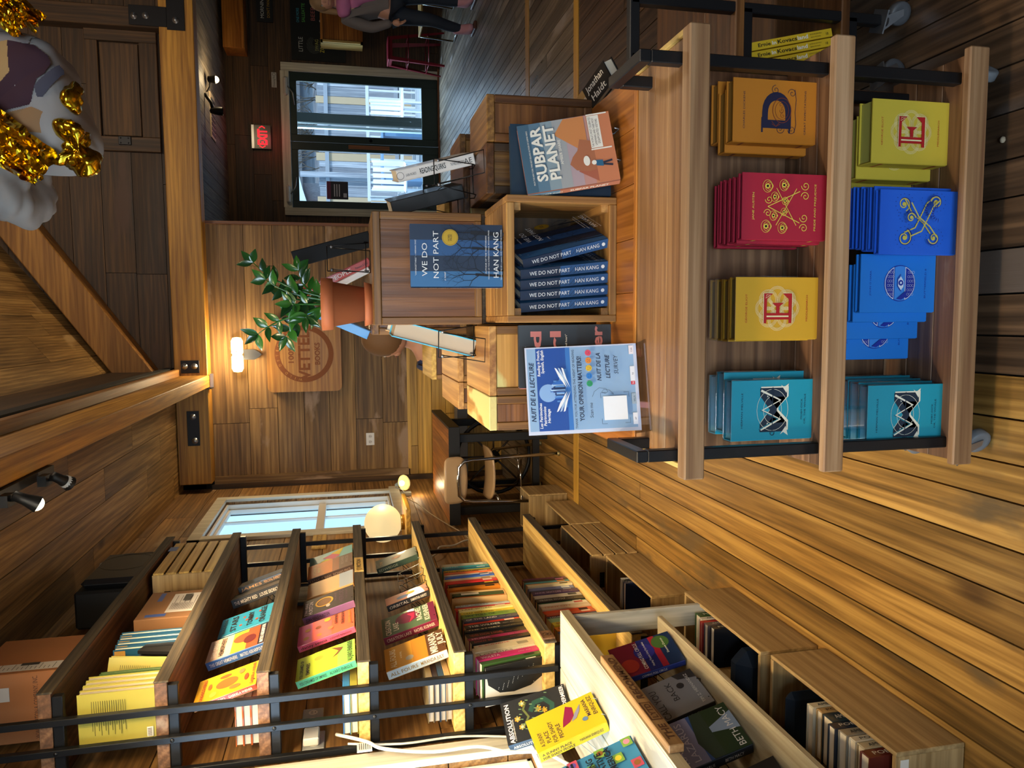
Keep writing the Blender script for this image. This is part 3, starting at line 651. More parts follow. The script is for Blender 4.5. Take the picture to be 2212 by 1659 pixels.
stack('O', 'a round emblem around an eye', [(.012, 1.512, .018, 0), (-.010, 1.535, .018, 0), (-.05, 1.562, .018, 0), (-.10, 1.59, .018, 0)], 'bottom', .104, .132)
stack('M', 'a white and navy ornate letter M', [(-.292, 1.475, .030, 0), (-.288, 1.508, .030, 0), (-.285, 1.545, .030, 0), (-.28, 1.58, .03, 0)], 'bottom', .104, .138)

# ================================================================ SECOND RACK behind the cart, at the right
rk = thing('rolling_rack', 'narrow black steel rolling rack with plank shelves right of the long table', 'rack', (.625, 1.765, 0))
for (x, y) in ((0, 0), (0, .46), (.14, 0), (.14, .46)):
    b = MB(); b.box(x-.0125, x+.0125, y-.0125, y+.0125, .082, .765 if y == 0 else .50, STEEL, c=.002); b.build('post', rk)
    caster(rk, x, y, 0, -.4 if x else .2, '4c4e52')
for (x0, x1, y0, y1, z) in ((-.0125, .60, -.0125, .0125, .757), (0, .14, -.0125, .0125, .46), (0, .14, -.0125, .0125, .165)):
    b = MB(); b.box(x0, x1, y0, y1, z-.0125, z+.0125, STEEL, c=.002); b.build('crossbar', rk)
for z in (.495, .20):
    b = MB(); b.box(.012, .60, -.015, .15, z-.025, z, W('blockred', 'X'), c=.003); b.box(.012, .60, .152, .47, z-.025, z, W('blockred', 'X'), c=.003); b.build('shelf_board', rk)
for y in (0, .46): b = MB(); b.box(.59, .615, y-.0125, y+.0125, .082, .765 if y == 0 else .50, STEEL, c=.002); b.build('post', rk); caster(rk, .6, y, 0, .5)
def kov(F, Sp, w, h, t):
    Sp.rect(0, h, 0, t, mat('d8b020', .5)); Sp.text('Ernie', .02, t*.3, t*.45, BLACK, al='L', bold=.02, w_=.036); Sp.text('In', .060, t*.3, t*.45, WHITE, al='L', bold=.02, w_=.012)
    Sp.text('Kovacs', .076, t*.3, t*.5, BLACK, al='L', bold=.02, w_=.056); Sp.text('land', .134, t*.3, t*.5, WHITE, al='L', bold=.02, w_=.03)
    Sp.text('EDITED BY JOSH MILLS', .170, t*.6, .003, BLACK, al='L', w_=.035); Sp.text('BEN MODEL', .172, t*.25, .003, BLACK, al='L', w_=.03); Sp.text('10', .217, t*.3, t*.3, BLACK, al='L', bold=.02)
k0 = None
for i, (x, y, tl) in enumerate(((.726, 1.785, -13), (.702, 1.785, -13), (.678, 1.785, -14), (.654, 1.785, -15))):
    lab = 'yellow paperback with black and white spine letters, %s on the narrow rack' % ('rightmost', 'second from right', 'third from right', 'leftmost')[i]
    if k0 is None: k0 = bk(lab, kov, .17, .235, .020, 'd8b020', None, (x+.02, y, .206), 90, 0, 0, 'yellow paperbacks leaning on the narrow rack', False); kv = k0
    else: kv = again(k0, (x+.02, y, .206), label=lab)
    kv.rotation_euler = (Matrix.Rotation(R(-13), 3, 'Y') @ Matrix.Rotation(R(90), 3, 'Z')).to_euler()
# ================================================================ DISPLAY TABLE AND CRATES
ZT = .768
t = thing('display_table', 'long varnished board table right behind the book cart', 'table', (.15, 2.8, 0))
t.location = (0, 0, 0)
b = MB(); n = 7
for i in range(n): b.box(-.325+i*.130, -.325+(i+1)*.130-.001, 1.725, 3.95, ZT-.028, ZT, W('table', 'Y'), c=.0015)
b.build('table_top', t)
b = MB(); b.box(-.325, .585, 1.708, 1.724, ZT-.055, ZT+.001, W('table', 'X'), c=.002); b.build('edge_strip', t)
for x in (-.27, .54):
    for y in (1.80, 3.85): b = MB(); b.box(x-.025, x+.025, y-.025, y+.025, 0, ZT-.028, W('block', 'Z'), c=.003); b.build('leg', t)
def block(label, x0, x1, y0, y1, z0, z1, front='block', top='block', side='block', fax='X', tax='Y', name='wooden_display_box', th=.022, open_=None, group='reclaimed wood display boxes on the long table', pvs=(.5,.5,.5)):
    t = thing(name, label, 'box', ((x0+x1)/2, y0, z0), 0, group); cx = (x0+x1)/2; w = (x1-x0)/2; d = y1-y0; h = z1-z0
    b = MB(); b.box(-w, w, 0, d, h-th, h, W(top, tax), pv=pvs[0], c=.002); b.build('top_board', t)
    for s in (-1, 1):
        b = MB(); x = s*(w-th) ; b.box(min(x, s*w), max(x, s*w), .0, d, 0, h-th, W(side, 'Z'), pv=pvs[1], c=.002); b.build('side_board', t)
    b = MB(); b.box(-w+th, w-th, .003 if not open_ else d-.02, .02 if not open_ else d, 0, h-th, W(front, fax), pv=pvs[2], c=.0015); b.build('front_panel' if not open_ else 'back_panel', t)
    b = MB(); b.box(-w+th, w-th, .0, d, 0, th, W(side, 'X'), pv=pvs[1], c=.002); b.build('bottom_board', t)
    return t
block('dark brown wooden display box with a scratched front, right end of table', .483, .607, 2.04, 2.32, ZT, 1.066, 'blockred', 'block', 'blockred', pvs=(.7,.2,.6))
block('wooden display box with one dark side, left of the scratched box at right', .345, .481, 2.05, 2.33, ZT, 1.066, 'block', 'blockred', 'walldark', 'Z', pvs=(.5,.3,.4))
block('wooden display box with cream paint patch and brown spots, right group', .32, .52, 2.46, 2.74, ZT, 1.066, 'worn', 'blockred', 'block')
block('small wooden display box with bright top behind the cream spotted box', .30, .50, 2.95, 3.2, ZT, 1.066, 'block', 'slat', 'block')
block('narrow wooden display box beyond the right group, end grain showing', .53, .66, 2.7, 2.95, ZT, 1.04, 'block', 'block', 'block')
block('wooden display box with flaking cream paint front, left of centre crate', -.206, -.016, 2.0, 2.385, ZT, 1.074, 'worn', 'crate', 'block', pvs=(.7,.4,.62))
block('reddish wooden display box at the table left edge, paint on top', -.302, -.208, 2.0, 2.385, ZT, 1.074, 'blockred', 'worn', 'block', pvs=(.3,.6,.8))
block('display box behind the cream paint box, ribbed dark front, left row', -.215, -.03, 2.60, 3.05, ZT, 1.072, 'block', 'crate', 'block')
block('narrow display box second back along the table left edge', -.312, -.217, 2.60, 3.05, ZT, 1.072, 'blockred', 'crate', 'block')
block('farthest display box on the left side of the long table', -.27, -.06, 3.42, 3.85, ZT, 1.072, 'blockred', 'slat', 'block')
block('hidden display box holding up the tall centre box', -.012, .305, 2.17, 2.44, ZT, 1.062, 'blockred')
block('display box carrying the second row, behind the tall centre box', -.03, .30, 2.47, 2.9, ZT, 1.058, 'blockred')
block('tall centre display box of broad brown boards under the plant', -.012, .305, 2.15, 2.44, 1.063, 1.373, 'blockred', 'block', 'block', 'Z', 'X', pvs=(.3,.8,.9))
block('display box behind the plant box with planks on its left side', -.045, .30, 2.46, 2.85, 1.06, 1.368, 'blockred', 'block', 'block')
# open crate with spare copies
t = thing('open_crate', 'open orange-brown wooden crate holding five dark blue books', 'crate', (.151, 1.84, ZT)); cm = W('crate', 'X'); cz = W('crate', 'Z'); cy = W('crate', 'Y')
w_, d_, h_ = .158, .295, .288
for s in (-1, 1):
    b = MB(); b.box(min(s*w_, s*(w_-.018)), max(s*w_, s*(w_-.018)), 0, d_, 0, h_, cz, c=.002); b.build('side_panel', t)
b = MB(); b.box(-w_+.018, w_-.018, 0, d_, 0, .02, cm, c=.002); b.build('bottom_panel', t)
b = MB()
for (y0, y1) in ((0, .13), (.133, .162), (.165, d_)): b.box(-w_+.018, w_-.018, y0, y1, h_-.02, h_, cm, c=.002)
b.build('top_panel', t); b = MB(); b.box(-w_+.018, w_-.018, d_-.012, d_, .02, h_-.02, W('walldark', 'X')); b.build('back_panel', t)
for s in (-1, 1):
    for z in (.02, h_-.038): b = MB(); b.box(min(s*(w_-.018), s*(w_-.036)), max(s*(w_-.018), s*(w_-.036)), .012, d_-.012, z, z+.018, cy); b.build('corner_batten', t)
# dark blue novel with bare trees
def wdnp(F, Sp, w, h, t):
    tx = mat('d8dce0', .6); gd = mat('b89428', .35, .4); tr = mat('0a1220', .7); mid = mat('1e4c80', .5); lt = mat('2c6498', .5); dk = mat('0f2440', .5)
    for i, (z0, z1, m_) in enumerate(((0, .25, lt), (.25, .5, dk), (.5, .75, mid), (.75, 1, dk))): F.rect(w*z0, w*z1, 0, h, m_)
    rnd = random.Random(5)
    def br(x, y, a, L, wd, d):
        x2, y2 = x+L*math.cos(a), y+L*math.sin(a); x2 = min(max(x2, .001), w-.001)
        F.line([(x, y), (x2, y2)], wd, tr)
        if d: 
            for s in (-1, 1): br(x2, y2, a+s*rnd.uniform(.2, .8), L*rnd.uniform(.6, .85), wd*.65, d-1)
    for x, y in ((.2, .30), (.62, .34), (.86, .36)): F.line([(w*x-.004, 0), (w*x, h*y)], .009 if y > .35 else .006, tr); br(w*x, h*y, 1.57, .026, .0024, 5); br(w*x, h*.2, 1.0, .026, .002, 4); br(w*x, h*.25, 2.2, .026, .002, 4)
    F.text('"UNFORGETTABLE." \u2014HERNAN DIAZ', w*.45, h*.945, .0035, tx, w_=w*.56); F.text('WE DO', w*.42, h*.83, .0135, tx, w_=w*.52); F.text('NOT PART', w*.50, h*.71, .0135, tx, w_=w*.74)
    F.text('a novel', w*.16, h*.635, .005, tx, shear=.3); F.disc(w*.77, h*.585, .020, gd, 30); F.ring(w*.77, h*.585, .018, .0005, tr); F.text('NOBEL', w*.77, h*.590, .0045, tr, w_=.017); F.text('PRIZE', w*.77, h*.565, .0045, tr, w_=.015)
    F.text('AUTHOR OF THE VEGETARIAN', w*.5, h*.195, .0035, tx, w_=w*.6); F.text('WINNER OF THE INTERNATIONAL BOOKER PRIZE', w*.5, h*.165, .003, tx, w_=w*.78)
    F.text('HAN KANG', w*.5, h*.065, .0135, tx, w_=w*.72); F.text('TRANSLATED BY e. yaewon AND PAIGE ANIYAH MORRIS', w*.5, h*.03, .003, tx, w_=w*.8)
    Sp.rect(0, h*.45, 0, t, dk); Sp.rect(h*.45, h, 0, t, mid); Sp.text('WE DO NOT PART', h*.10, t*.3, t*.42, tx, al='L', w_=h*.46); Sp.text('HAN KANG', h*.62, t*.3, t*.42, tx, al='L', w_=h*.27); Sp.disc(h*.94, t*.5, t*.2, tx, 12)
    for i in range(4): Sp.line([(h*(.5+.05*i), t*.1), (h*(.58+.05*i), t*.9)], .0008, tr)
wd = bk('dark blue novel with bare trees displayed face-out on top of the crate', wdnp, .155, .232, .024, '143458', '0f2440', (.084, 1.885, 1.058), 0, 2)
easel('small black wire stand under the face-out blue novel on the crate', (.162, 1.915, 1.057), 0, .075, .09, lip=.04)
gN = 'copies of the blue novel inside the open crate'
nm = ('leftmost', 'second from left', 'third from left', 'fourth from left', 'rightmost, leaning')
for i, (x, tl) in enumerate(((.058, -4), (.088, -4), (.118, -5), (.149, -6), (.207, -14))):
    c = again(wd, (x, 1.85, ZT+.021), label='spare copy of the blue novel inside the crate, %s' % nm[i], group=gN)
    c.rotation_euler = (Matrix.Rotation(R(tl), 3, 'Y') @ Matrix.Rotation(R(74 if i < 4 else 68), 3, 'Z')).to_euler()
# travel-parody paperback
def subpar(F, Sp, w, h, t):
    for i, c in enumerate(('c48060', 'c88c6c', 'c09088', 'b09ca4', 'a0a4a8', '889ca8', '5c7c94', '44647c')): F.rect(0, w, h*i/8, h*(i+1)/8, mat(c, .45))
    F.poly([(w*.42, h*.28), (w*.99, h*.28), (w*.99, h*.50), (w*.78, h*.62)], mat('c88450', .5)); F.poly([(0, h*.2), (w*.2, h*.42), (w*.42, h*.2)], mat('a8604a', .5))
    F.poly([(w*.18, h*.3), (w*.22, h*.44), (w*.32, h*.5), (w*.42, h*.46), (w*.5, h*.4), (w*.66, h*.36), (w*.6, h*.2), (w*.2, h*.2)], mat('a86a4c', .5)); F.rect(0, w, 0, h*.22, mat('c47c58', .5))
    wt = mat('e8e6dc', .5); sh_ = mat('4c5c68', .5)
    for s, y in (('SUBPAR', .76), ('PLANET', .62)): F.text(s, w*.54+.0016, h*y-.0016, .026, sh_, w_=w*.80, bold=.03); F.text(s, w*.54, h*y, .026, wt, w_=w*.80, bold=.03)
    F.text('FROM THE NEW YORK TIMES BEST-SELLING AUTHOR OF SUBPAR PARKS', w*.5, h*.90, .004, wt, w_=w*.8); F.text('AMBER SHARE', w*.52, h*.565, .007, wt, w_=w*.36)
    F.rect(w*.50, w*.97, h*.12, h*.245, wt); 
    for k, s in enumerate(("THE WORLD'S MOST CELEBRATED", 'LANDMARKS AND THEIR MOST', 'DISAPPOINTED VISITORS')): F.text(s, w*.735, h*(.21-.035*k), .0058, mat('4c3c38', .5), w_=w*(.44, .40, .36)[k])
    F.rect(w*.47, w*.49, h*.03, h*.25, wt); F.rect(w*.975, w*.995, h*.03, h*.25, wt)
    F.disc(w*.33, h*.32, .013, wt, 16, ry=.008); F.line([(w*.22, h*.05), (w*.25, h*.15)], .005, mat('2c2c3c', .5)); F.line([(w*.29, h*.05), (w*.27, h*.15)], .005, mat('2c2c3c', .5)); F.poly([(w*.22, h*.15), (w*.31, h*.15), (w*.32, h*.225), (w*.24, h*.225)], mat('2c6488', .5)); F.disc(w*.29, h*.245, .006, wt, 12)
    Sp.rect(0, h*.35, 0, t, mat('5c7c94', .5)); Sp.rect(h*.35, h, 0, t, mat('b07058', .5)); Sp.text('AMBER SHARE', h*.14, t*.32, t*.3, wt, al='L', w_=h*.24); Sp.text('SUBPAR PLANET', h*.46, t*.28, t*.42, wt, al='L', w_=h*.42, bold=.02)
bk('large travel-parody hardcover with pyramid and sphinx cover, right of the crate', subpar, .178, .232, .024, 'a87060', 'b07058', (.345, 1.79, ZT+.010), 13, 14, -6)
easel('clear wire stand behind the pyramid-cover book', (.43, 1.85, ZT), 9, .08, .12, 'b0b4b8')
def dark(F, Sp, w, h, t): F.text('THE ART OF', w*.5, h*.8, .01, mat('c89058', .5), w_=w*.6); F.text('DRY', w*.5, h*.4, .03, mat('c89058', .5), w_=w*.7)
bk('tall dark slate-blue hardcover standing behind the pyramid-cover book', dark, .18, .262, .022, '1c3448', None, (.320, 1.885, ZT), 4, 4)
# black paperback in a kraft band at the right table edge
def jon(F, Sp, w, h, t):
    F.rect(0, w*.34, 0, h, mat('b08850', .8)); wt = mat('e8e4dc', .6); F.text('Jonathan', w*.66, h*.62, .018, wt, w_=w*.50, bold=.01); F.text('Haidt', w*.66, h*.15, .018, wt, w_=w*.4, bold=.01)
    F.text('A HAIR', w*.2, h*.4, .016, wt, w_=w*.3)
jb = bk('black book in a kraft paper band lying past the right table edge', jon, .27, .06, .03, '14181c', None, (.600, 2.235, ZT-.035), -80, 0)
jb.rotation_euler = (R(-62), 0, R(-82)); 
# pink-lettered novels behind the notice
def bad(F, Sp, w, h, t):
    pk = mat('b06c6c', .5)
    for s, y, k in (('bad', .76, .8), ('girl', .55, .8), ('a', .32, .3), ('maker', .10, .95)): F.text(s, w*.5, h*y, .028, pk, w_=w*k, bold=.03)
    F.text('"Luminous... full of wit and heart"', w*.5, h*.48, .005, WHITE, w_=w*.7)
bk('black novel with big dusty-pink lettering, just left of the crate', bad, .165, .245, .03, '0c0a0c', 'b06c6c', (-.178, 1.875, ZT), 2, 8, 0, 'pink-lettered novels left of the crate')
bk('white-paged book standing askew between the notice and the pink-lettered novel', None, .14, .20, .028, '1c1c22', 'c07c88', (-.20, 1.745, ZT+.002), 38, 12)
easel('black wire stand behind the pink-lettered novel', (-.09, 1.93, ZT), 0, .08, .11)
# acrylic notice
nt_ = thing('notice_stand', 'clear acrylic stand with pale blue reading-night survey notice, front left of table', 'sign', (-.258, 1.628, ZT+.002), 0); nt_.rotation_euler = (-R(10), 0, R(12))
w_, h_ = .206, .272
b = MB(); b.box(-.004, w_+.004, .003, .005, 0, h_+.008, glass('ffffff', .04)); b.box(-.004, w_+.004, -.0025, -.0005, 0.01, h_+.008, glass('ffffff', .02)); b.build('acrylic_sleeve', nt_)
b = MB(); b.T = Matrix.Rotation(R(10), 4, 'X'); b.box(-.004, w_+.004, -.03, .075, -.0015, .0015, glass('ffffff', .25)); b.build('acrylic_foot', nt_)
b = MB(); b.box(0, w_, 0, .0012, .012, h_+.004, mat('d4dcf4', .6)); F = Painter(b, (0, 0, .012), (1,0,0), (0,0,1), eps=.0002); w = w_; h = h_-.008
nv = mat('1c2c50', .6); wt = mat('f0f4fc', .6)
F.rect(w*.04, w*.985, h*.03, h*.985, mat('94b8e0', .6)); F.rect(w*.04, w*.985, h*.60, h*.905, mat('1c50a8', .6)); F.rect(w*.3, w*.74, h*.60, h*.68, mat('4c88d0', .6)); F.rect(w*.04, w*.985, h*.6, h*.64, mat('3878c8', .6))
F.text('NUIT DE LA LECTURE', w*.49, h*.928, .011, nv, w_=w*.68, bold=.02, shear=.2)
for i, s in enumerate(('Les Patrimoines', 'Patrimonios', 'Heritage')): F.text(s, w*(.07+.03*i), h*(.872-.035*i), .0068, wt, al='L', w_=w*(.29, .22, .16)[i], bold=.02, shear=.15)
for i, s in enumerate(('Reading in French,', 'Spanish, English')): F.text(s, w*.965, h*(.872-.035*i), .0068, wt, al='R', w_=w*(.30, .27)[i], bold=.02, shear=.15)
F.disc(w*.47, h*.81, .021, mat('8cb4e8', .6), 24)
rnd = random.Random(3)
for i in range(46):
    x = w*.5+rnd.gauss(0, .020); top = h*(.80-abs(x-w*.5)*2.2); F.rect(x, x+rnd.uniform(.002, .006), h*.655+abs(x-w*.5)*.35, max(h*.67, top*rnd.uniform(.93, 1.0)), mat(rnd.choice(('1c3c80', '2c68c0', '5c94dc', 'a8ccf0', '16305c')), .6))
for s in (-1, 1):
    for k in range(3): F.poly([(w*.5+s*.004, h*.615+k*.004), (w*.5+s*.030, h*.665+k*.006), (w*.5+s*.052, h*.685+k*.008), (w*.5+s*.050, h*.668+k*.008), (w*.5+s*.028, h*.645+k*.004)], wt if k % 2 == 0 else mat('a8c4e8', .6))
F.text('THANK YOU FOR ATTENDING THE NIGHT OF READING', w*.5, h*.565, .0058, nv, w_=w*.90); F.text('YOUR OPINION MATTERS!', w*.5, h*.505, .0105, nv, w_=w*.74, bold=.02)
for i, c in enumerate(('2c9c68', '2c7cd0', 'e0b830', 'e08838', 'dc4c68')):
    x = w*(.555+i*.088); F.disc(x, h*.44, .0072, mat(c, .6), 20); F.disc(x-.0024, h*.447, .0008, nv, 6); F.disc(x+.0024, h*.447, .0008, nv, 6)
    F.ring(x, h*.438+(0 if i < 3 else -.004), .003, .0006, nv, a0=200 if i < 3 else 20, a1=340 if i < 3 else 160, n=8)
F.text('Scan me', w*.25, h*.425, .008, nv, w_=w*.17, shear=.1); F.line([(w*.40, h*.425), (w*.46, h*.405), (w*.50, h*.36), (w*.49, h*.30), (w*.45, h*.285), (w*.43, h*.31), (w*.45, h*.34), (w*.48, h*.32), (w*.47, h*.27), (w*.42, h*.235)], .0007, nv)
F.line([(w*.44, h*.24), (w*.42, h*.235), (w*.43, h*.26)], .0007, nv)
F.text('NUIT DE LA', w*.74, h*.335, .010, nv, w_=w*.32, bold=.02, shear=.2); F.text('LECTURE', w*.74, h*.255, .010, nv, w_=w*.27, bold=.02, shear=.2); F.text('SURVEY', w*.76, h*.18, .010, nv, w_=w*.22, shear=.2)
F.rect(w*.13, w*.40, h*.12, h*.33, wt)
for (x, y, sx, sy) in ((.09, .35, 1, -1), (.44, .35, -1, -1), (.09, .10, 1, 1), (.44, .10, -1, 1)): F.line([(w*x+sx*.012, h*y), (w*x, h*y), (w*x, h*y+sy*.012)], .0008, nv)
for (x, x1, s, c) in ((.07, .20, 'AF', 'e8ecf8'), (.30, .42, 'VILLA', '9cb0c4'), (.56, .73, 'NI', 'e8ecf8'), (.87, .97, 'Cafe', 'f0e8f0')): F.rect(w*x, w*x1, h*.035, h*.075, mat(c, .6)); F.text(s, w*(x+x1)/2, h*.045, .004, nv)
F.rect(w*.52, w*.56, h*.037, h*.073, mat('d02840', .6)); F.text('N', w*.54, h*.045, .005, wt)
b.build('paper_notice', nt_)
# plant
pt = thing('potted_plant', 'glossy green zamioculcas plant in terracotta pot on the tall centre box', 'plant', (.05, 2.30, 1.373)); TC = mat('a85c34', .65)
b = MB(); b.lathe([(.0, .0), (.060, 0), (.066, .022), (.062, .022), (.058, .006), (0, .006)], TC, n=36); b.build('saucer', pt)
b = MB(); b.lathe([(0, .007), (.047, .007), (.066, .112), (.076, .113), (.078, .146), (.071, .147), (.069, .125), (0, .125)], TC, n=40); b.build('pot', pt)
b = MB(); b.lathe([(0, .128), (.068, .126)], mat('1c120c', .95), n=20); b.build('soil', pt)
LG = [mat('1c4c1c', .25, coat=.5), mat('2c6420', .25, coat=.5), mat('143c18', .25, coat=.5)]
def leaf(b, p, d, L, wd, m_, up):
    d = Vector(d).normalized(); s = d.cross(Vector(up)).normalized(); n_ = s.cross(d); v = []; f = []
    for i in range(7):
        t_ = i/6; ww = wd*math.sin(math.pi*t_**.8)*(.5 if i in (0, 6) else 1)*.5 if 0 < i < 6 else .0003; c = Vector(p)+d*L*t_+n_*(-.18*L*t_*t_)
        v += [c-s*ww+n_*ww*.35, c, c+s*ww+n_*ww*.35]
    for i in range(6):
        a = 3*i; f += [(a, a+1, a+4, a+3), (a+1, a+2, a+5, a+4)]
    b.add(v, f, m_, smooth=True)
rnd = random.Random(12)
stems = [(.12, .0, .325), (.07, -.02, .29), (-.085, -.03, .315), (-.095, .0, .24), (.0, -.03, .22), (.03, .03, .25), (-.04, -.04, .18), (.10, .02, .20)]
for si, (tx, ty, tz) in enumerate(stems):
    b = MB(); p0 = Vector((tx*.15, ty*.2, .125)); p1 = Vector((tx, ty, tz+.01)); pts = [p0.lerp(p1, k/10)+Vector((tx*.4*((k/10)**2-(k/10)), 0, .02*math.sin(k/10*3.14))) for k in range(11)]
    b.tube(pts, [.0045-.0033*k/10 for k in range(11)], LG[1], 6)
    for k in range(4 if tz > .24 else 2, 11, 2):
        for s in (-1, 1):
            if rnd.random() < .15: continue
            dd = (pts[min(k, 10)]-pts[k-1]).normalized(); side = Vector((dd.z, 0, -dd.x)).normalized()*s; q = dd*rnd.uniform(.35, .8)+side*rnd.uniform(.7, 1)+Vector((0, rnd.uniform(-.5, .3), 0))
            leaf(b, pts[k], q, rnd.uniform(.040, .055), rnd.uniform(.019, .027), rnd.choice(LG), (0, -1, .3))
    leaf(b, pts[10], (pts[10]-pts[9]), .048, .022, LG[si % 3], (0, -1, .3))
    b.build('leafy_stem', pt)
# books seen from behind, standing on wire stands beyond the plant
g_ = bk('slim black slab of a book leaning back, right of the plant', None, .15, .25, .052, '08090c', '0a0b0e', (.288, 2.48, 1.374), 88, rough=.9, coat=0); g_.rotation_euler = (Matrix.Rotation(R(-16), 3, 'Y') @ Matrix.Rotation(R(84), 3, 'Z')).to_euler()
easel('black wire stand propping the black slab book', (.20, 2.44, 1.372), 170, .09, .13)
def good(F, Sp, w, h, t): Sp.text('GOOD PEOPLE', h*.12, t*.25, t*.5, WHITE, al='L', w_=h*.6); Sp.text('Patmeena & Sabit', h*.78, t*.3, t*.3, BLACK, al='L', w_=h*.18)
g_ = bk('red-spined novel seen on edge between plant and black slab book', good, .155, .24, .026, 'a83428', 'a83428', (.205, 2.50, 1.375), 92, 0, 0); g_.rotation_euler = (Matrix.Rotation(R(-26), 3, 'Y') @ Matrix.Rotation(R(88), 3, 'Z')).to_euler()
g_ = bk('white-and-red book leaning next to the red-spined novel behind the plant', None, .15, .235, .02, 'c8c4bc', 'd8d4cc', (.178, 2.53, 1.375), 92, 0, 0); g_.rotation_euler = (Matrix.Rotation(R(-27), 3, 'Y') @ Matrix.Rotation(R(88), 3, 'Z')).to_euler()
g_ = bk('blue-edged book leaning left behind the terracotta pot', None, .15, .235, .03, '3c80c0', None, (-.035, 2.60, 1.37), 90, 0, 0); g_.rotation_euler = (Matrix.Rotation(R(24), 3, 'Y') @ Matrix.Rotation(R(88), 3, 'Z')).to_euler()
# books on stands at the right group
def quirks(F, Sp, w, h, t):
    k = mat('1c1c1c', .6); Sp.text('READING QUIRKS', h*.62, t*.3, t*.45, k, al='R', w_=h*.33, bold=.02); Sp.text('THE WILD DETECTIVES', h*.86, t*.35, t*.25, k, al='R', w_=h*.18); Sp.text('AE', h*.96, t*.25, t*.45, k, al='R'); Sp.text('LAURA PACHECO', h*.24, t*.35, t*.22, k, al='R', w_=h*.13); Sp.ring(h*.04, t*.5, t*.3, .001, k)
q = bk('white-spined book leaning back on a wire stand, right display box', quirks, .16, .235, .034, 'e4e0dc', 'e4e0dc', (.490, 2.22, 1.073), 90)
q.rotation_euler = (Matrix.Rotation(R(-15), 3, 'Y') @ Matrix.Rotation(R(78), 3, 'Z') ).to_euler()
q = bk('dark book leaning beside the white-spined book, right display box', None, .16, .235, .045, '1c1814', '241e18', (.43, 2.40, 1.08), 90)
q.rotation_euler = (Matrix.Rotation(R(-15), 3, 'Y') @ Matrix.Rotation(R(78), 3, 'Z')).to_euler()
easel('black wire stand behind the white-spined book', (.41, 2.20, 1.067), 190, .09, .13); easel('black wire stand behind the dark book, right group', (.39, 2.50, 1.067), 190, .09, .13)
def yb(F, Sp, w, h, t): Sp.text('CALL YOU BACK', h*.4, t*.3, t*.4, WHITE, al='L', w_=h*.5)
q = bk('grey-blue spined book lying at the foot of the dark book, right group', yb, .15, .23, .03, '4c5c6c', '4c5c6c', (.36, 2.7, 1.072), 90); q.rotation_euler = (Matrix.Rotation(R(-8), 3, 'Y') @ Matrix.Rotation(R(80), 3, 'Z')).to_euler()
# open paperbacks at the left
def sky(F, Sp, w, h, t): Sp.rect(h*.4, h*.6, t*.2, t*.6, mat('c8b080', .5))
q = bk('thick book with light blue cover, pages facing out, left display box', sky, .155, .25, .05, '48b4dc', '3ca8d4', (-.105, 2.36, 1.079), -100, pg='b0a494'); q.rotation_euler = (Matrix.Rotation(R(15), 3, 'Y') @ Matrix.Rotation(R(-92), 3, 'Z')).to_euler()
q = bk('cream dust-jacketed book leaning behind the light blue one', None, .15, .25, .035, 'd0a868', 'd8b070', (-.095, 2.60, 1.085), -100, pg='d0c8b8'); q.rotation_euler = (Matrix.Rotation(R(16), 3, 'Y') @ Matrix.Rotation(R(-92), 3, 'Z')).to_euler()
easel('black wire stand behind the light blue book, left display box', (-.06, 2.16, 1.076), 170, .09, .12)
# ================================================================ TALL WALL SHELF (left)
SX = -1.17; SY0, SY1 = 2.56, 4.33
ZS = [.437, .772, 1.107, 1.442, 1.775, 2.095, 2.44]
ws = thing('tall_bookshelf', 'tall seven-board bookshelf with black steel end frames along left wall', 'bookshelf', (0, 0, 0))
for i, z in enumerate(ZS):
    b = MB(); b.box(-1.475, SX-.007, SY0, SY1, z-.04, z-.001, W('shelf', 'Y') if i < 4 else W('cart', 'Y'), c=.002); o = b.build('shelf_board', ws)
    b = MB(); b.box(SX-.007, SX, SY0-.004, SY1+.004, z-.046, z, W('rough', 'Y'), c=.002); b.build('front_edge', o)
    for y in (SY0+.004, SY1-.03):
        b = MB(); b.box(-1.475, SX-.02, y, y+.026, z-.072, z-.041, STEEL, c=.002); b.build('crossbar', ws)
for x in (-1.265, -1.365, -1.478):
    for y, z0 in ((2.545, .725), (4.345, 0)):
        b = MB(); b.box(x-.011, x+.011, y-.011, y+.011, z0, 2.66, STEEL, c=.002); o = b.build('upright', ws)
    b = MB()
    for z in ZS[2:]: b.lathe([(0, -.003), (.006, -.003), (.007, 0)], mat('0c0c0e', .4), (x, 2.534, z-.055), 8, ax='y')
    b.build('screws', ws) if x == -1.365 else None
for x, y, z in ((SX+.001, 3.62, ZS[3]),):
    b = MB(); b.box(SX, SX+.006, 3.50, 3.70, z-.044, z-.002, W('shelf', 'Y')); F = Painter(b, (SX+.006, 3.50, z-.04), (0,1,0), (0,0,1)); F.text('FICTION', .11, .008, .020, BLACK, w_=.12, bold=.02); F.ring(.022, .017, .011, .0025, BLACK, n=16)
    b.build('label_block', ws, label='wood label block reading FICTION')
b = MB(); b.box(SX, SX+.006, 2.575, 2.64, ZS[1]-.044, ZS[1]+.002, W('cart', 'Y')); F = Painter(b, (SX+.006, 2.575, ZS[1]-.04), (0,1,0), (0,0,1)); F.ring(.032, .019, .015, .002, BLACK, n=20); F.text('A', .032, .010, .016, BLACK, bold=.02); b.build('label_block', ws, label='wood block with circled letter A')

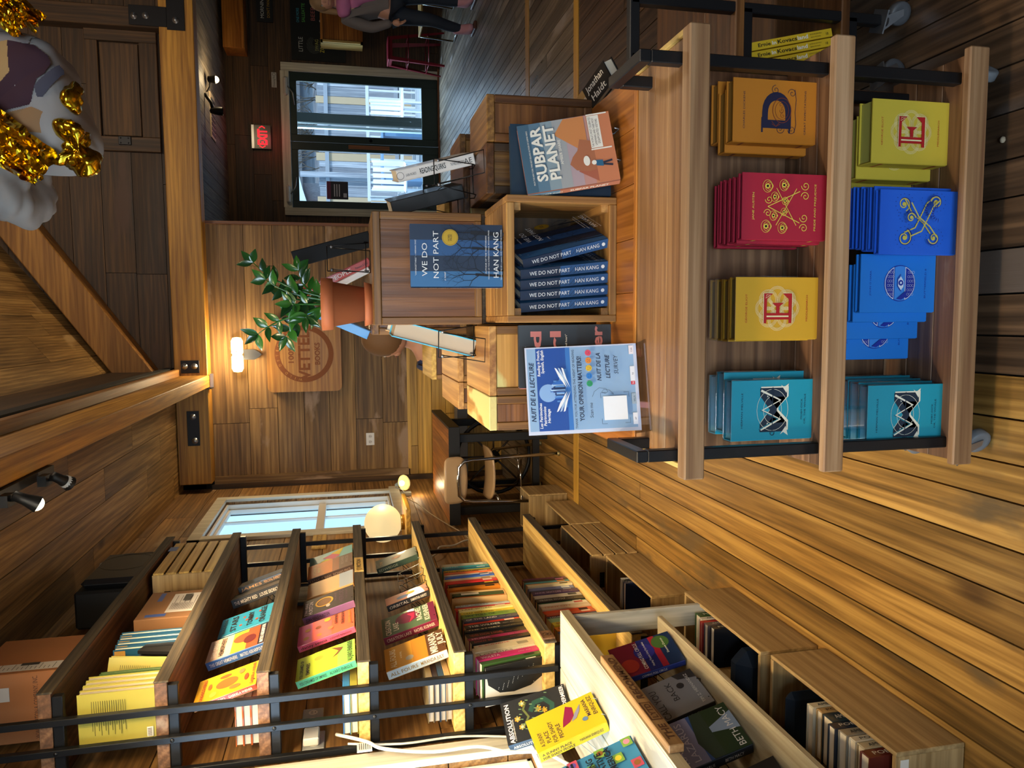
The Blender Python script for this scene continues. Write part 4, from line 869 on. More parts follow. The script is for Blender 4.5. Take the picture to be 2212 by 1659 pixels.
# ---- face-out books on wire stands
def bold2(lines, col, spine=None, spc=None, bands=(), shapes=()):
    c = mat(col, .6)
    def d(F, Sp, w, h, t):
        for (y0, y1, cc) in bands: F.rect(0, w, h*y0, h*y1, mat(cc, .45))
        for s in shapes:
            k, x, y, r_, cc = s[:5]
            if k == 'o': F.disc(w*x, h*y, w*r_, mat(cc, .5), 20, ry=w*r_*(s[5] if len(s) > 5 else 1))
            elif k == 'r': F.ring(w*x, h*y, w*r_, w*.05, mat(cc, .5))
            elif k == 'p': F.poly([(w*a, h*b_) for a, b_ in x], mat(cc, .5))
        for (s, x, y, hh, ww, *o) in lines: F.text(s, w*x, h*y, h*hh, mat(o[0], .5) if o else c, w_=w*ww, bold=.02)
        if spine:
            sc = mat(spc or col, .5); Sp.text(spine[0], h*.05, t*.3, t*.42, sc, al='L', w_=h*.45, bold=.01)
            if len(spine) > 1: Sp.text(spine[1], h*.55, t*.3, t*.42, sc, al='L', w_=h*.38, bold=.01)
    return d
G3 = 'books shown face-out on the wall shelf'
def face(label, lines, z, y, w=.15, h=.225, t=.03, col='c0a030', spc=None, spine=None, tcol='1c1c1c', rz=84, lean=17, x=-1.225, bands=(), shapes=(), stand=True, spt=None):
    o = bk(label, bold2(lines, tcol, spine, spt, bands, shapes), w, h, t, col, spc, (x, y, z+.006), rz, lean)
    if stand: easel('wire stand holding the '+label.split(',')[0][:60], (x-.028, y+w*.5, z), 86, .08, .10, lip=.03)
    return o
face('yellow book with printed vegetables and objects, nearest on upper shelf', [('UNDISCOVERED', .5, .86, .05, .85, 'a03420'), ('GABRIELA WIENER', .5, .05, .05, .9, 'a03420')], ZS[4], 2.585, .15, .215, .022, 'dca41c', 'b83c24', ('UNDISCOVERED', 'GABRIELA WIENER'), spt='e8dcc0',
     shapes=[('o', .5, .5, .20, 'c8601c', 1.3), ('o', .2, .70, .10, 'b4b43c', .8), ('o', .8, .55, .07, 'c0541c', 2), ('o', .22, .35, .08, '8c6c2c', 1.6), ('o', .78, .28, .10, 'a8743c', .7), ('o', .55, .78, .12, 'c8581c', .35), ('o', .45, .18, .14, 'c04018', .35)])
face('blue-to-yellow gradient book with a dark portrait, second on upper shelf', [('THIS GREAT', .5, .84, .08, .85, 'e8dcd0'), ('HEMISPHERE', .5, .72, .08, .85, '3c2c1c'), ('MATEO ASKARIPOUR', .5, .06, .06, .9, 'e8e0d8')], ZS[4], 2.93, .155, .235, .035, 'b8a8a8', '3c68a8', ('THIS GREAT HEMISPHERE', 'MATEO ASKARIPOUR'), spt='e8e4e0',
     bands=[(.6, 1, 'd8b8a0'), (.35, .6, 'd8b830'), (.15, .35, 'b84828'), (0, .15, '241c24')], shapes=[('o', .62, .40, .22, 'b44c2c', 1.3), ('o', .45, .3, .2, '5c1c1c', .8)])
face('teal book with black title and red birds, third on upper shelf', [('WANDERING', .5, .88, .06, .8), ('STARS', .5, .68, .11, .8), ('TOMMY', .5, .38, .10, .75), ('ORANGE', .5, .14, .11, .85)], ZS[4], 3.15, .155, .225, .03, '2c88a8', '2c7c9c', ('TOMMY ORANGE',), spt='1c1c1c',
     shapes=[('o', .3, .6, .05, 'c0482c', .8), ('o', .7, .56, .05, 'c0482c', .8), ('o', .5, .50, .05, 'c0482c', .8), ('o', .35, .30, .05, 'c0482c', .8), ('o', .75, .26, .05, 'c0482c', .8)])
face('black book with red lettered spine facing out, upper shelf', [], ZS[4], 3.60, .15, .235, .04, '141214', '141214', ('THE MIGHTY RED', 'LOUISE ERDRICH'), rz=100, spt='d8c8b8', stand=True)
face('black book with orange and cream spine lettering, farthest on upper shelf', [], ZS[4], 3.76, .15, .225, .03, '121010', '121010', ('JAMES', 'PERCIVAL EVERETT'), rz=100, spt='d8a068')
face('lime green book with a flying figure, nearest on middle shelf', [('YOU DREAMED OF', .42, .88, .055, .8), ('EMPIRES', .36, .77, .06, .5), ('ALVARO ENRIGUE', .5, .05, .08, .92)], ZS[3], 2.69, .15, .222, .03, 'a8b82c', '4cb488', ('YOU DREAMED OF EMPIRES', 'ALVARO ENRIGUE'),
     bands=[(0, .3, '80b84c'), (.3, .7, 'b4c430')], shapes=[('o', .7, .62, .10, 'c88c28', 1.2), ('p', [(.45, .40), (.7, .28), (.95, .42), (.8, .2), (.55, .3)], 0, 0, '6c4028')])
face('pink and orange book with scattered ovals, second on middle shelf', [('colored', .7, .30, .07, .5), ('television', .65, .18, .07, .62), ('danzy senna', .6, .06, .06, .7, 'd8742c')], ZS[3], 3.0, .155, .235, .028, 'd8583c', 'd85c84', ('danzy senna', 'colored television'), spt='3c1c14',
     bands=[(.75, 1, 'd8648c'), (.4, .75, 'dc5c58')], shapes=[('o', .25, .85, .08, 'b8743c', 1), ('o', .65, .83, .08, 'c88430', 1), ('o', .2, .62, .07, 'b86c30', 1), ('o', .6, .64, .08, '7c4028', 1), ('o', .85, .48, .09, 'd89428', 1), ('o', .35, .42, .08, 'c86c44', 1)])
face('black book with golden halo and lilac spine, third on middle shelf', [('ZORA NEALE', .42, .90, .055, .75, 'e0d0d4'), ('HURSTON', .42, .80, .08, .75, 'e0d0d4'), ('THE LIFE OF', .6, .34, .035, .5, '5c3c5c'), ('HEROD', .55, .20, .09, .8, '4c3448'), ('THE GREAT', .55, .12, .04, .6, '4c3448')], ZS[3], 3.29, .155, .232, .035, '241c20', '8c6094', ('ZORA NEALE HURSTON',), spt='2c1c2c',
     shapes=[('o', .55, .56, .20, '6c4c34', 1.1), ('r', .55, .58, .24, 'c8942c'), ('o', .25, .50, .09, 'a89c94', .7)])
face('cream book with drawn rocks half hidden behind the halo book', [], ZS[3], 3.56, .15, .225, .02, 'c8a070', None, rz=84, x=-1.24, stand=False, bands=[(0, .3, '94a0b0')])
face('amber and grey street-scene book, fourth on middle shelf', [('LAZARUS', .45, .82, .06, .6, 'd8b478'), ('MAN', .45, .72, .06, .35, 'd8b478'), ('RICHARD', .6, .20, .06, .6, '8c7c74'), ('PRICE', .6, .10, .06, .5, '8c7c74')], ZS[3], 3.79, .155, .235, .035, '5c4438', '4c3a34', ('LAZARUS MAN', 'RICHARD PRICE'), spt='a89080', bands=[(.45, 1, 'c0702c'), (.3, .45, '8c5434')])
face('pale blue book with yellow and pink mountain shapes, farthest on middle shelf', [], ZS[3], 3.98, .155, .235, .03, '6cb0b8', None, x=-1.24, stand=False, shapes=[('p', [(.1, .5), (.35, .75), (.6, .45)], 0, 0, 'd8c83c'), ('p', [(.3, .45), (.6, .7), (.9, .3), (.4, .3)], 0, 0, 'c8607c'), ('p', [(.5, .3), (.8, .5), (1, .2)], 0, 0, 'd8c040')])
face('golden yellow book with white brush lettering, nearest on fourth shelf from bottom'[:80], [('ALL FOURS', .45, .82, .10, .8, 'e8dcb8'), ('A NOVEL', .5, .72, .03, .3, 'e8dcb8'), ('MIRANDA', .5, .14, .12, .92, 'e8e0d0'), ('JULY', .6, .02, .10, .6, 'e8e0d0')], ZS[2], 2.70, .155, .235, .035, 'c89028', 'b0c4d0', ('ALL FOURS', 'MIRANDA JULY'), spt='8c6c1c',
     bands=[(.3, .55, 'b47820'), (0, .3, '54341c')], shapes=[('o', .25, .60, .10, 'a8a090', 1)])
face('green and maroon book with red deer, second on fourth shelf from bottom'[:80], [('CREATION', .42, .84, .10, .78, 'e4dcc4'), ('LAKE', .35, .70, .10, .4, 'e4dcc4'), ('RACHEL', .6, .26, .10, .7, 'e4dcc4'), ('KUSHNER', .55, .12, .10, .85, 'e4dcc4')], ZS[2], 3.00, .155, .232, .035, '4c6448', '7c1c40', ('CREATION LAKE', 'RACHEL KUSHNER'), spt='e4d8c8',
     bands=[(0, .12, '6c1c3c')], shapes=[('o', .62, .52, .28, '6c1c3c', 1.2), ('p', [(.3, .5), (.6, .44), (.8, .52), (.75, .38), (.5, .40)], 0, 0, 'd0244c')])
face('small multicoloured swirl book with black spine, third on fourth shelf from bottom'[:80], [], ZS[2], 3.34, .14, .20, .03, 'c06c4c', '141416', ('ORBITAL', 'SAMANTHA HARVEY'), rz=98, spt='e0dcd4', shapes=[('o', .4, .6, .2, '4c6ca8', 1), ('o', .6, .4, .15, 'd8c03c', 1)])
face('dark green book with golden starburst, farthest on fourth shelf from bottom'[:80], [('TO THE', .4, .84, .06, .4, 'b8a050')], ZS[2], 3.88, .15, .225, .03, '34503c', '2c4434', ('EDWIDGE',), spt='a8b898', rz=92, shapes=[('o', .55, .5, .18, '8c5c34', 1), ('o', .55, .5, .08, 'c88c54', 1)])
easel('empty black wire stand near the middle of the fourth shelf from bottom', (-1.25, 3.56, ZS[2]), 86, .09, .12); easel('clear-footed empty wire stand by the green starburst book', (-1.25, 3.72, ZS[2]), 80, .09, .12, 'a0a4a4')
# ---- flat piles at the near end, against the wall
def pile(z, n, col, pg, desc, w=.15, h=.21, t=.026, x=-1.30, y=2.60):
    for i in range(n):
        o = bk('%s book lying flat, %s in pile, near end of shelf %s' % (desc, ('bottom', 'second', 'third', 'top')[i] if i < n-1 else 'top', {ZS[4]: 'three down', ZS[3]: 'four down', ZS[2]: 'five down'}[z]), None, w, h, t, col[i % len(col)], None, (x, y, z), 0, 0, 0, None, pg=pg)
        o.rotation_euler = (Matrix.Rotation(R(180), 3, 'Z') @ Matrix.Rotation(R(90), 3, 'X')).to_euler(); o.location = (x, y, z+t*(i+1)+.001)
        o.rotation_euler = (Matrix(((-1,0,0),(0,0,1),(0,1,0)))).to_euler(); o.location = (x, y, z+.001+t*i)
pile(ZS[4], 3, ['b85c20', 'a84c1c'], 'd8d4c4', 'orange'); pile(ZS[3], 2, ['8c8c3c', '2c70b0'], 'd0d4c8', 'blue and olive', y=2.59); pile(ZS[2], 4, ['b8a078', '2c4c6c', '241c24', '8c7c5c'], 'c8c0b4', 'mixed', t=.022)
# ---- rows of upright books, spines to the aisle
def row(z, items, y0, desc, x=-1.235, tilt0=-7, tilt1=0):
    y = y0; n = len(items); rnd = random.Random(int(z*100)); words = ['nearest', 'second', 'third', 'fourth', 'fifth', 'sixth', 'seventh', 'eighth', 'ninth', 'tenth', '11th', '12th', '13th', '14th', '15th', '16th', '17th', '18th', '19th', '20th', '21st', '22nd', '23rd', '24th', '25th', '26th', '27th', '28th', '29th', '30th']
    for i, (c, cn, t, h, tc, ti) in enumerate(items):
        tl = tilt0+(tilt1-tilt0)*i/n; hh = h/1000*(1.06 if z > .6 else 1.22)
        def dr(F, Sp, w, h2, t2, tc=tc, ti=ti, c=c, i=i):
            if i == 0 and 'second-lowest' == desc:
                Q = Painter(F.b, (w, t2, 0), (-1,0,0), (0,0,1)); Q.rect(0, w, 0, h2, mat('d0c8b8', .6)); Q.poly([(w*.30+w*.7*1, h2), (w*.55, h2*.95), (w*.30, h2*.75), (w*.25, h2*.5), (w*.32, h2*.2), (w*.5, 0), (w, 0)], mat('141414', .6))
                for k in range(40): Q.disc(w*(.4+.5*((k*.618)%1)), h2*(.15+.7*((k*.377)%1)), .0013, WHITE, 5)
            if ti: Sp.text(ti, h2*.06, t2*.28, t2*.42, mat(tc, .5), al='L', w_=h2*(.55 if len(ti) > 7 else .3), bold=.01); Sp.text('\u2022\u2022\u2022\u2022 \u2022\u2022\u2022', h2*.66, t2*.3, t2*.2, mat(tc, .5), al='L', w_=h2*.2)
            else: Sp.rect(h2*.72, h2*.9, t2*.2, t2*.8, mat(tc, .5))
        yy = y
        o = bk('%s book, %s from near end, %s row of spines' % (cn, words[i], desc) if i else '%s book, nearest of all in the %s row of spines' % (cn, desc),
               dr, .145, hh, t/1000, c, None, (x-rnd.uniform(0, .012), yy, z+.002), 180, 0, 0, 'upright books in the %s row' % desc, rnd.random() < .6, parts=False)
        # spine towards the aisle, cover facing the near end
        o.rotation_euler = (Matrix.Rotation(R(-tl), 3, 'X') @ Matrix(((-1,0,0),(0,-1,0),(0,0,1)))).to_euler(); o.location.y = y+t/1000
        y += t/1000/math.cos(R(tl))+.0015+abs(tl)*.0002
    return y
row(ZS[1], [
 ('141414','black-circled cream', 12, 215, 'e0dcd0', ''), ('3c5c2c','green', 22, 225, '1c2c14', ''), ('c02c6c','magenta and grey', 38, 232, 'e8e0dc', 'VIOLETA'), ('d8d0bc','white', 24, 228, '5c2c34', 'LOS DIAS'), ('c8bc9c','cream', 36, 232, '8c8470', ''),
 ('d0c4a8','pale', 22, 222, 'c04038', 'A SUNRISE'), ('141212','black', 28, 230, 'b84050', 'DONT BE'), ('8c1c4c','maroon', 24, 235, 'e0c0c8', 'MUSIC'), ('101010','thick black', 48, 236, 'a85038', 'NEVER KNOW A NOVEL'), ('141618','dark', 22, 236, 'e0c8a0', 'THE STORY'),
 ('18181a','black-and-red', 36, 228, 'e0dcd0', 'THE WILDES'), ('c03424','red', 24, 226, 'e8c8b8', ''), ('34384c','slate', 34, 226, 'e0d8d0', 'OF THE LAND'), ('6c8c3c','green and blue', 38, 224, '1c2c1c', 'SKY FULL OF'), ('d8c43c','yellow', 30, 222, '1c1c14', 'DEAR DICKHEAD'),
 ('e0d48c','pale yellow', 24, 225, '1c1c14', 'LAST WORD'), ('c8242c','red', 38, 235, 'e0c8c0', ''), ('a8b4b8','grey-blue', 16, 228, '2c3440', 'THE COAST')], 2.60, 'second-lowest', tilt0=-12, tilt1=-2)
yb_ = 3.23
t_ = thing('cardboard_book_box', 'tan cardboard slipcase full of slim books in the second-lowest row', 'box', (-1.25, 3.21, ZS[1]+.001)); cb_ = mat('b89460', .8)
b = MB(); b.box(-.16, .02, 0, .004, 0, .25, cb_); b.box(-.16, .02, .076, .08, 0, .25, cb_); b.box(-.16, -.156, .004, .076, 0, .25, cb_); b.box(-.16, .02, .004, .076, 0, .004, cb_); b.build('case', t_)
b = MB(); b.box(-.14, .01, .008, .04, .005, .235, mat('c0682c', .5)); b.box(-.14, .015, .045, .072, .005, .24, mat('3c4c2c', .5)); b.box(.0152, .016, .05, .068, .12, .20, mat('d8cfbc', .5)); b.build('slim_books', t_)
row(ZS[1], [('c87c24','amber', 32, 235, '1c1810', ''), ('241c14','black-and-yellow', 22, 228, 'd8b030', ''), ('c0242c','red', 36, 236, 'e0c8c0', ''), ('d0c4a4','cream', 42, 238, '9c8c6c', ''), ('2458b4','blue', 26, 232, 'c8d0e0', ''), ('d8d4c8','white', 26, 228, '5c5c58', ''),
 ('c05c28','orange', 16, 225, 'e8d8c8', ''), ('1c1c1c','black', 14, 222, 'd8c84c', 'THE GUEST'), ('d8c02c','yellow', 24, 222, '1c1c1c', 'YELLOW'), ('1c5c6c','dark teal', 18, 220, 'c8dce0', ''), ('2c9cac','cyan', 22, 225, 'e0e8e8', 'HOTEL'), ('b8b8a8','grey-green', 48, 228, 'dcdcd0', '')], 3.37, 'far half of the second-lowest', tilt0=-4, tilt1=0)
row(ZS[0], [('d8b83c','yellow', 28, 180, '1c1c1c', ''), ('b8a070','tan', 34, 178, '4c3c1c', ''), ('3c64a8','blue', 26, 180, 'e0e0e8', 'ROMANCE'), ('d8842c','orange', 36, 182, '2c1c14', 'LAST NIGHT'), ('d8c83c','yellow and red', 34, 182, '8c1c3c', 'SLEEPING'), ('8cbc94','mint green', 46, 185, '2c4c34', ''),
 ('1c2c4c','navy', 22, 184, 'e0dcd0', 'LOUISE PENNY'), ('b44c34','brick red', 24, 182, 'e0c8b8', ''), ('d0441c','vermilion', 38, 183, '2c1410', ''), ('c8b8a0','tan and white', 36, 183, 'b45c34', 'TINNY CITY'), ('e0dcd0','white', 26, 182, 'b03c34', ''), ('2c6c44','green', 14, 182, 'e0dcd0', ''),
 ('1c1e20','black', 42, 183, 'b8b8b8', 'VIRGINIA WOOLF'), ('b8b4ac','grey', 34, 182, '3c3c3c', ''), ('44305c','purple', 38, 182, 'c0b0d0', 'ANNE SEXTON'), ('1c3c54','dark blue', 30, 180, 'b0c0c8', ''), ('6c7cb4','lilac and green', 34, 180, 'dce4e8', ''), ('dcd0a8','cream', 22, 178, '5c5434', ''),
 ('d8842c','orange', 20, 178, 'f0d8b8', ''), ('3c9cb0','turquoise-orange', 24, 178, 'd8842c', ''), ('1c1418','black', 26, 178, 'b05c9c', ''), ('6c2464','plum', 24, 176, '1c1418', '')], 2.72, 'lowest', tilt0=-6, tilt1=0)
# ---- second shelf from top
G4 = 'yellow hardcovers at near end of the second shelf from top'
def yc(F, Sp, w, h, t):
    k = mat('2c2c14', .6)
    for i in range(16): F.rect(w*.86-w*(.55+.1*math.sin(i*2.1)), w*.86, h*(.82-.028*i), h*(.826-.028*i), k)
    F.rect(w*.12, w*.30, h*.06, h*.14, WHITE)
    for i in range(7): F.rect(w*(.135+.022*i), w*(.145+.022*i), h*.075, h*.13, k)
    Sp.text('VALLEJO & COMETS', h*.1, t*.3, t*.45, k, al='L', w_=h*.6)
y0_ = None
for i in range(4):
    yy = 2.60+i*.031
    if y0_ is None: y0_ = bk('yellow hardcover back with text and barcode, nearest on the second shelf from top', yc, .185, .242, .03, 'b4a848', None, (-1.395, yy, ZS[5]+.001), 0, 0, 0, G4)
    else: again(y0_, (-1.397+.002*i, yy, ZS[5]+.001), label='yellow hardcover, number %d behind the nearest one, second shelf from top' % (i+1))
o = bk('yellow hardcover tilted further back on the second shelf from top', yc, .185, .235, .03, 'b4a848', None, (-1.40, 2.80, ZS[5]+.001), 14, 0, 6)
bk('cream-and-green slim book squeezed between yellow hardcovers, second shelf from top', None, .18, .22, .018, '4c6c3c', None, (-1.395, 2.745, ZS[5]+.001), 4, 0)
def bluec(F, Sp, w, h, t): F.disc(w*.45, h*.55, w*.12, mat('b8703c', .5), 12, ry=w*.18); F.disc(w*.8, h*.95, w*.1, mat('b8703c', .5), 10); F.rect(w*.2, w*.8, h*.15, h*.16, WHITE); F.rect(w*.65, w*.97, h*.82, h*.98, mat('b8883c', .5))
o0 = None
for i in range(4):
    yy = 2.965+i*.032
    if o0 is None: o0 = bk('dark blue book with orange blots, nearest of four, second shelf from top', bluec, .16, .235, .026, '1c5474', None, (-1.38, yy, ZS[5]+.001), 0, 0, 0, 'blue books on the second shelf from top')
    else: again(o0, (-1.38+.006*i, yy, ZS[5]+.001), label='dark blue book, %s behind the nearest blue one, second shelf from top' % ('first', 'second', 'third')[i-1])
for i in range(3):
    o = bk('thin black booklet before the blue books, %s from aisle' % ('first', 'second', 'third')[i], None, .10, .15, .012, '18181a', None, (-1.22-.02*i, 2.90, ZS[5]+.001), 88, 0, 0, None, False); o.rotation_euler = (Matrix.Rotation(R(-16), 3, 'X') @ Matrix.Rotation(R(90), 3, 'Z')).to_euler()
def carton(label, x0, x1, y0, y1, z, h, col='a87444', tape=(), text=None, lab=None):
    t = thing('cardboard_box', label, 'box', ((x0+x1)/2, y0, z+.001)); w = (x1-x0)/2; b = MB(); m_ = mat(col, .75, bump=.05)
    b.cbox(-w, w, 0, y1-y0, 0, h, m_, c=.003); F = Painter(b, (-w, 0, 0), (1,0,0), (0,0,1)); G = Painter(b, (w, 0, 0), (0,1,0), (0,0,1)); k = mat('3c2418', .7)
    if text: 
        for s, yy, hh, ww in text: F.text(s, w, yy, hh, k, w_=ww, rot=0)
    b.build('carton', t)
    if lab:
        b = MB(); G = Painter(b, (w, 0, 0), (0,1,0), (0,0,1)); a0, a1, b0, b1 = lab; G.rect(a0, a1, b0, b1, mat('d8d0c8', .6))
        for i in range(14): q = b0+(b1-b0)*(.08+.06*i); G.rect(a0+(a1-a0)*.1, a0+(a1-a0)*(.45 if i % 3 else .85), q, q+.002, BLACK)
        G.rect(a0+(a1-a0)*.55, a0+(a1-a0)*.9, b0+(b1-b0)*.3, b0+(b1-b0)*.55, mat('2c2c2c', .6)); b.build('shipping_label', t)
    for (a0, a1, b0, b1) in tape: b = MB(); Painter(b, (w, 0, 0), (0,1,0), (0,0,1)).rect(a0, a1, b0, b1, mat('3c5ca8', .6)); b.build('blue_tape', t)
    return t
carton('brown carton with shipping label and blue tape, second shelf from top', -1.46, -1.215, 3.24, 3.56, ZS[5], .235, '946842', [(.02, .05, .12, .20), (.2, .3, .17, .19)], lab=(.06, .28, .02, .13))
c_ = carton('large brown publisher carton on the top shelf, near end', -1.475, -1.22, 2.84, 3.15, ZS[6], .32, 'a4683a', lab=(.02, .08, .04, .28), text=[('W.W. NORTON & COMPANY, INC.', .10, .016, .23), ('500 FIFTH AVENUE', .07, .008, .15)])
b = MB(); b.box(.03, .08, -.002, -.001, .19, .25, mat('c8c0b8', .6)); b.build('torn_label', c_)
def slatcrate(label, x0, x1, y0, y1, z, h, n=4, face='x', m_='slat', tape=False, lie=True):
    t = thing('slatted_crate', label, 'crate', ((x0+x1)/2, y0, z+.001)); w = (x1-x0)/2; d = y1-y0; me = W('wine', 'X'); ms = W(m_, 'Y')
    for y in (0, d-.018): b = MB(); b.box(-w, w-.01, y, y+.018, 0, h, me, c=.002); b.build('end_board', t)
    g = h/n
    for i in range(n): b = MB(); b.box(w-.01, w, 0, d, i*g+.005, (i+1)*g-.005, ms, c=.0015); b.build('slat', t)
    for i in range(3): b = MB(); q = -w+i*(2*w-.01)/3; b.box(q+.003, q+(2*w-.01)/3-.003, 0.018, d-.018, 0, .008, ms); b.build('base_slat', t)
    b = MB(); b.box(-w, -w+.01, .018, d-.018, 0, h, ms); b.build('rear_slat', t)
    b = MB(); b.box(-.04, .04, -.001, 0, h*.72, h*.82, mat('0c0a08', .9)); b.build('hand_hole', t)
    return t
s_ = slatcrate('slatted pine crate at far end of the second shelf from top', -1.45, -1.19, 3.76, 4.26, ZS[5], .285, 5)
b = MB(); b.box(.1301, .1308, .36, .43, .25, .29, mat('4c70b8', .6)); b.build('blue_tape', s_)
# loudspeaker
t_ = thing('loudspeaker', 'black loudspeaker lying on its side on the top shelf under the ceiling', 'speaker', (-1.38, 3.90, ZS[6]+.001)); sk_ = mat('14161a', .6)
b = MB(); b.cbox(-.11, .08, 0, .50, 0, .33, sk_, c=.012); b.build('cabinet', t_)
b = MB(); b.cbox(.08, .125, .03, .47, .02, .31, mat('1a1c20', .45), c=.03); b.lathe([(.13, .126), (.10, .10), (.04, .09), (0, .105)], mat('0c0c0e', .6), (0, .30, .165), 26, ax='x'); b.build('grille', t_)
b = MB(); b.box(.1255, .127, .07, .10, .05, .06, mat('a06c30', .4, .5)); b.build('badge', t_)
# speaker hook in wall
# framed drawing, sign, ledge, globe lamp, outlets
t_ = thing('framed_drawing', 'black-framed white drawing with loose ink lines on left wall behind shelf', 'picture', (-1.495, 4.0, 1.50)); 
b = MB()
for (y0, y1, z0, z1) in ((0, .30, 0, .014), (0, .30, .36, .374), (0, .014, 0, .374), (.286, .30, 0, .374)): b.box(0, .015, y0, y1, z0, z1, BLACK)
b.build('frame', t_); b = MB(); b.box(0, .006, .014, .286, .014, .36, mat('c8c4b8', .7)); F = Painter(b, (.006, .014, .014), (0,1,0), (0,0,1)); rnd = random.Random(9)
for i in range(7): F.line([(.02+.03*i, .2+rnd.uniform(-.05, .1)), (.05+.03*i, .26+rnd.uniform(-.04, .05)), (.06+.025*i, .18)], .002, BLACK)
for i in range(16): F.disc(rnd.uniform(.03, .24), rnd.uniform(.04, .14), rnd.uniform(.003, .008), BLACK, 7)
F.rect(.1, .14, .03, .08, mat('8c6c8c', .6)); b.build('drawing', t_)
t_ = thing('globe_lamp', 'round opal glass globe lamp glowing cream on a ledge below far window', 'lamp', (-1.33, 4.92, 1.12))
b = MB(); b.ball((0, 0, .125), .125, emis('f2d79c', .62), 32, 20, (1, 1, .98)); b.build('globe', t_); b = MB(); b.lathe([(0, -.012), (.05, -.012), (.05, .01), (.03, .016)], mat('a8894c', .3, .8), n=20); b.build('base', t_)
light('globe_bulb', 'POINT', (-1.10, 4.92, 1.26), 3.5, WARM, .06)
t_ = thing('pine_ledge', 'small pine ledge on left wall carrying the globe lamp', 'shelf', (-1.33, 4.92, 1.10)); b = MB(); b.box(-.17, .14, -.22, .22, -.02, .007, W('pine', 'Y'), c=.003); b.build('ledge_board', t_)
t_ = thing('wooden_sign', 'small faded wooden sign with pale lettering on left wall under far window', 'sign', (-1.497, 5.0, 1.62)); b = MB(); b.box(0, .012, 0, .30, 0, .09, W('shelf', 'Y')); F = Painter(b, (.012, 0, 0), (0,1,0), (0,0,1)); F.text('MEI  DETE', .15, .03, .035, mat('8c7048', .6), w_=.24); b.build('board', t_)
def outlet(label, loc, ax='x'):
    t = thing('power_outlet', label, 'outlet', loc); b = MB(); p_ = mat('dcdad4', .4); k = mat('1c1c1c', .6)
    if ax == 'y': b.cbox(-.058, .058, -.006, 0, -.038, .038, p_, c=.002); b.build('cover_plate', t); P_ = [(-.026, 0), (.026, 0)]
    else: b.cbox(0, .006, -.058, .058, -.038, .038, mat('9ca0a4', .4, .5), c=.002); b.build('cover_plate', t); P_ = [(-.026, 0), (.026, 0)]
    for (q, z) in P_:
        b = MB(); F = Painter(b, (q, -.006, z), (1,0,0), (0,0,1)) if ax == 'y' else Painter(b, (.006, q, z), (0,1,0), (0,0,1)); F.disc(0, 0, .017, mat('c8c4bc', .4)); F.rect(-.006, -.003, 0, .009, k); F.rect(.003, .006, 0, .009, k); F.disc(0, -.008, .003, k, 8); b.build('socket', t)
    return t
outlet('white duplex outlet on the brown boards of the back wall', (-1.105, YB-.001, 1.255), 'y')
outlet('steel-plated outlet on left wall between the middle shelves', (-1.499, 2.83, 1.61))
t_ = outlet('steel-plated outlet with white plug adapter, left wall near rails', (-1.499, 2.66, 1.60)); b = MB(); b.cbox(.006, .035, -.04, .04, -.02, .035, mat('d8d6d0', .4), c=.004); b.build('plug_adapter', t_)
# cables
def cable(label, pts, r, col, cat='cable', name='power_cable'):
    P = []; V = [Vector(p) for p in pts]
    for i in range(len(V)-1):
        p0, p1, p2, p3 = V[max(i-1, 0)], V[i], V[i+1], V[min(i+2, len(V)-1)]
        for k in range(5):
            t = k/5; P.append(.5*((2*p1)+(p2-p0)*t+(2*p0-5*p1+4*p2-p3)*t*t+(3*p1-p0-3*p2+p3)*t**3))
    P.append(V[-1]); b = MB(); b.tube(P, r, mat(col, .5), 7)
    return b.build(name, label=label, cat=cat)
c_ = cable('thick white cord looping down over the near window casing', [(-1.46, 2.62, 1.52), (-1.43, 2.50, 1.42), (-1.43, 2.44, 1.36), (-1.45, 2.42, 1.2), (-1.44, 2.40, 1.05), (-1.45, 2.36, .95), (-1.43, 2.30, .85), (-1.42, 2.2, .79)], .006, 'dcdcd8')
cable('thin white cord running down beside the thick white cord', [(-1.46, 2.55, 1.48), (-1.455, 2.50, 1.3), (-1.455, 2.50, 1.1), (-1.46, 2.46, .9), (-1.46, 2.42, .76)], .004, 'd0d0cc')
b = MB(); b.box(-1.445, -1.44, 2.46, 2.51, 1.40, 1.45, mat('e4e4e4', .6)); F = Painter(b, (-1.44, 2.46, 1.40), (0,1,0), (0,0,1))
for i in range(6): F.rect(.006, .044, .006+.007*i, .008+.007*i, BLACK)
b.build('cord_tag', label='white printed tag on the cord by the near window casing', cat='tag')
cable('white extension cord wandering along left wall beyond the lower shelves', [(-1.48, 4.5, 1.05), (-1.46, 4.6, .93), (-1.45, 4.7, .9), (-1.46, 4.75, .80), (-1.45, 4.8, .72), (-1.46, 4.85, .62), (-1.45, 4.9, .60), (-1.46, 4.95, .52)], .006, 'd8d4cc')
cable('twisted cloth lamp cord hanging from reading lamp to the desk', [(-1.47, 6.35, 1.02), (-1.48, 6.2, .98), (-1.48, 6.0, .92), (-1.48, 5.7, .86), (-1.46, 5.35, .8), (-1.47, 5.2, .74), (-1.47, 5.05, .70), (-1.47, 4.8, .66)], .004, 'b8a888')
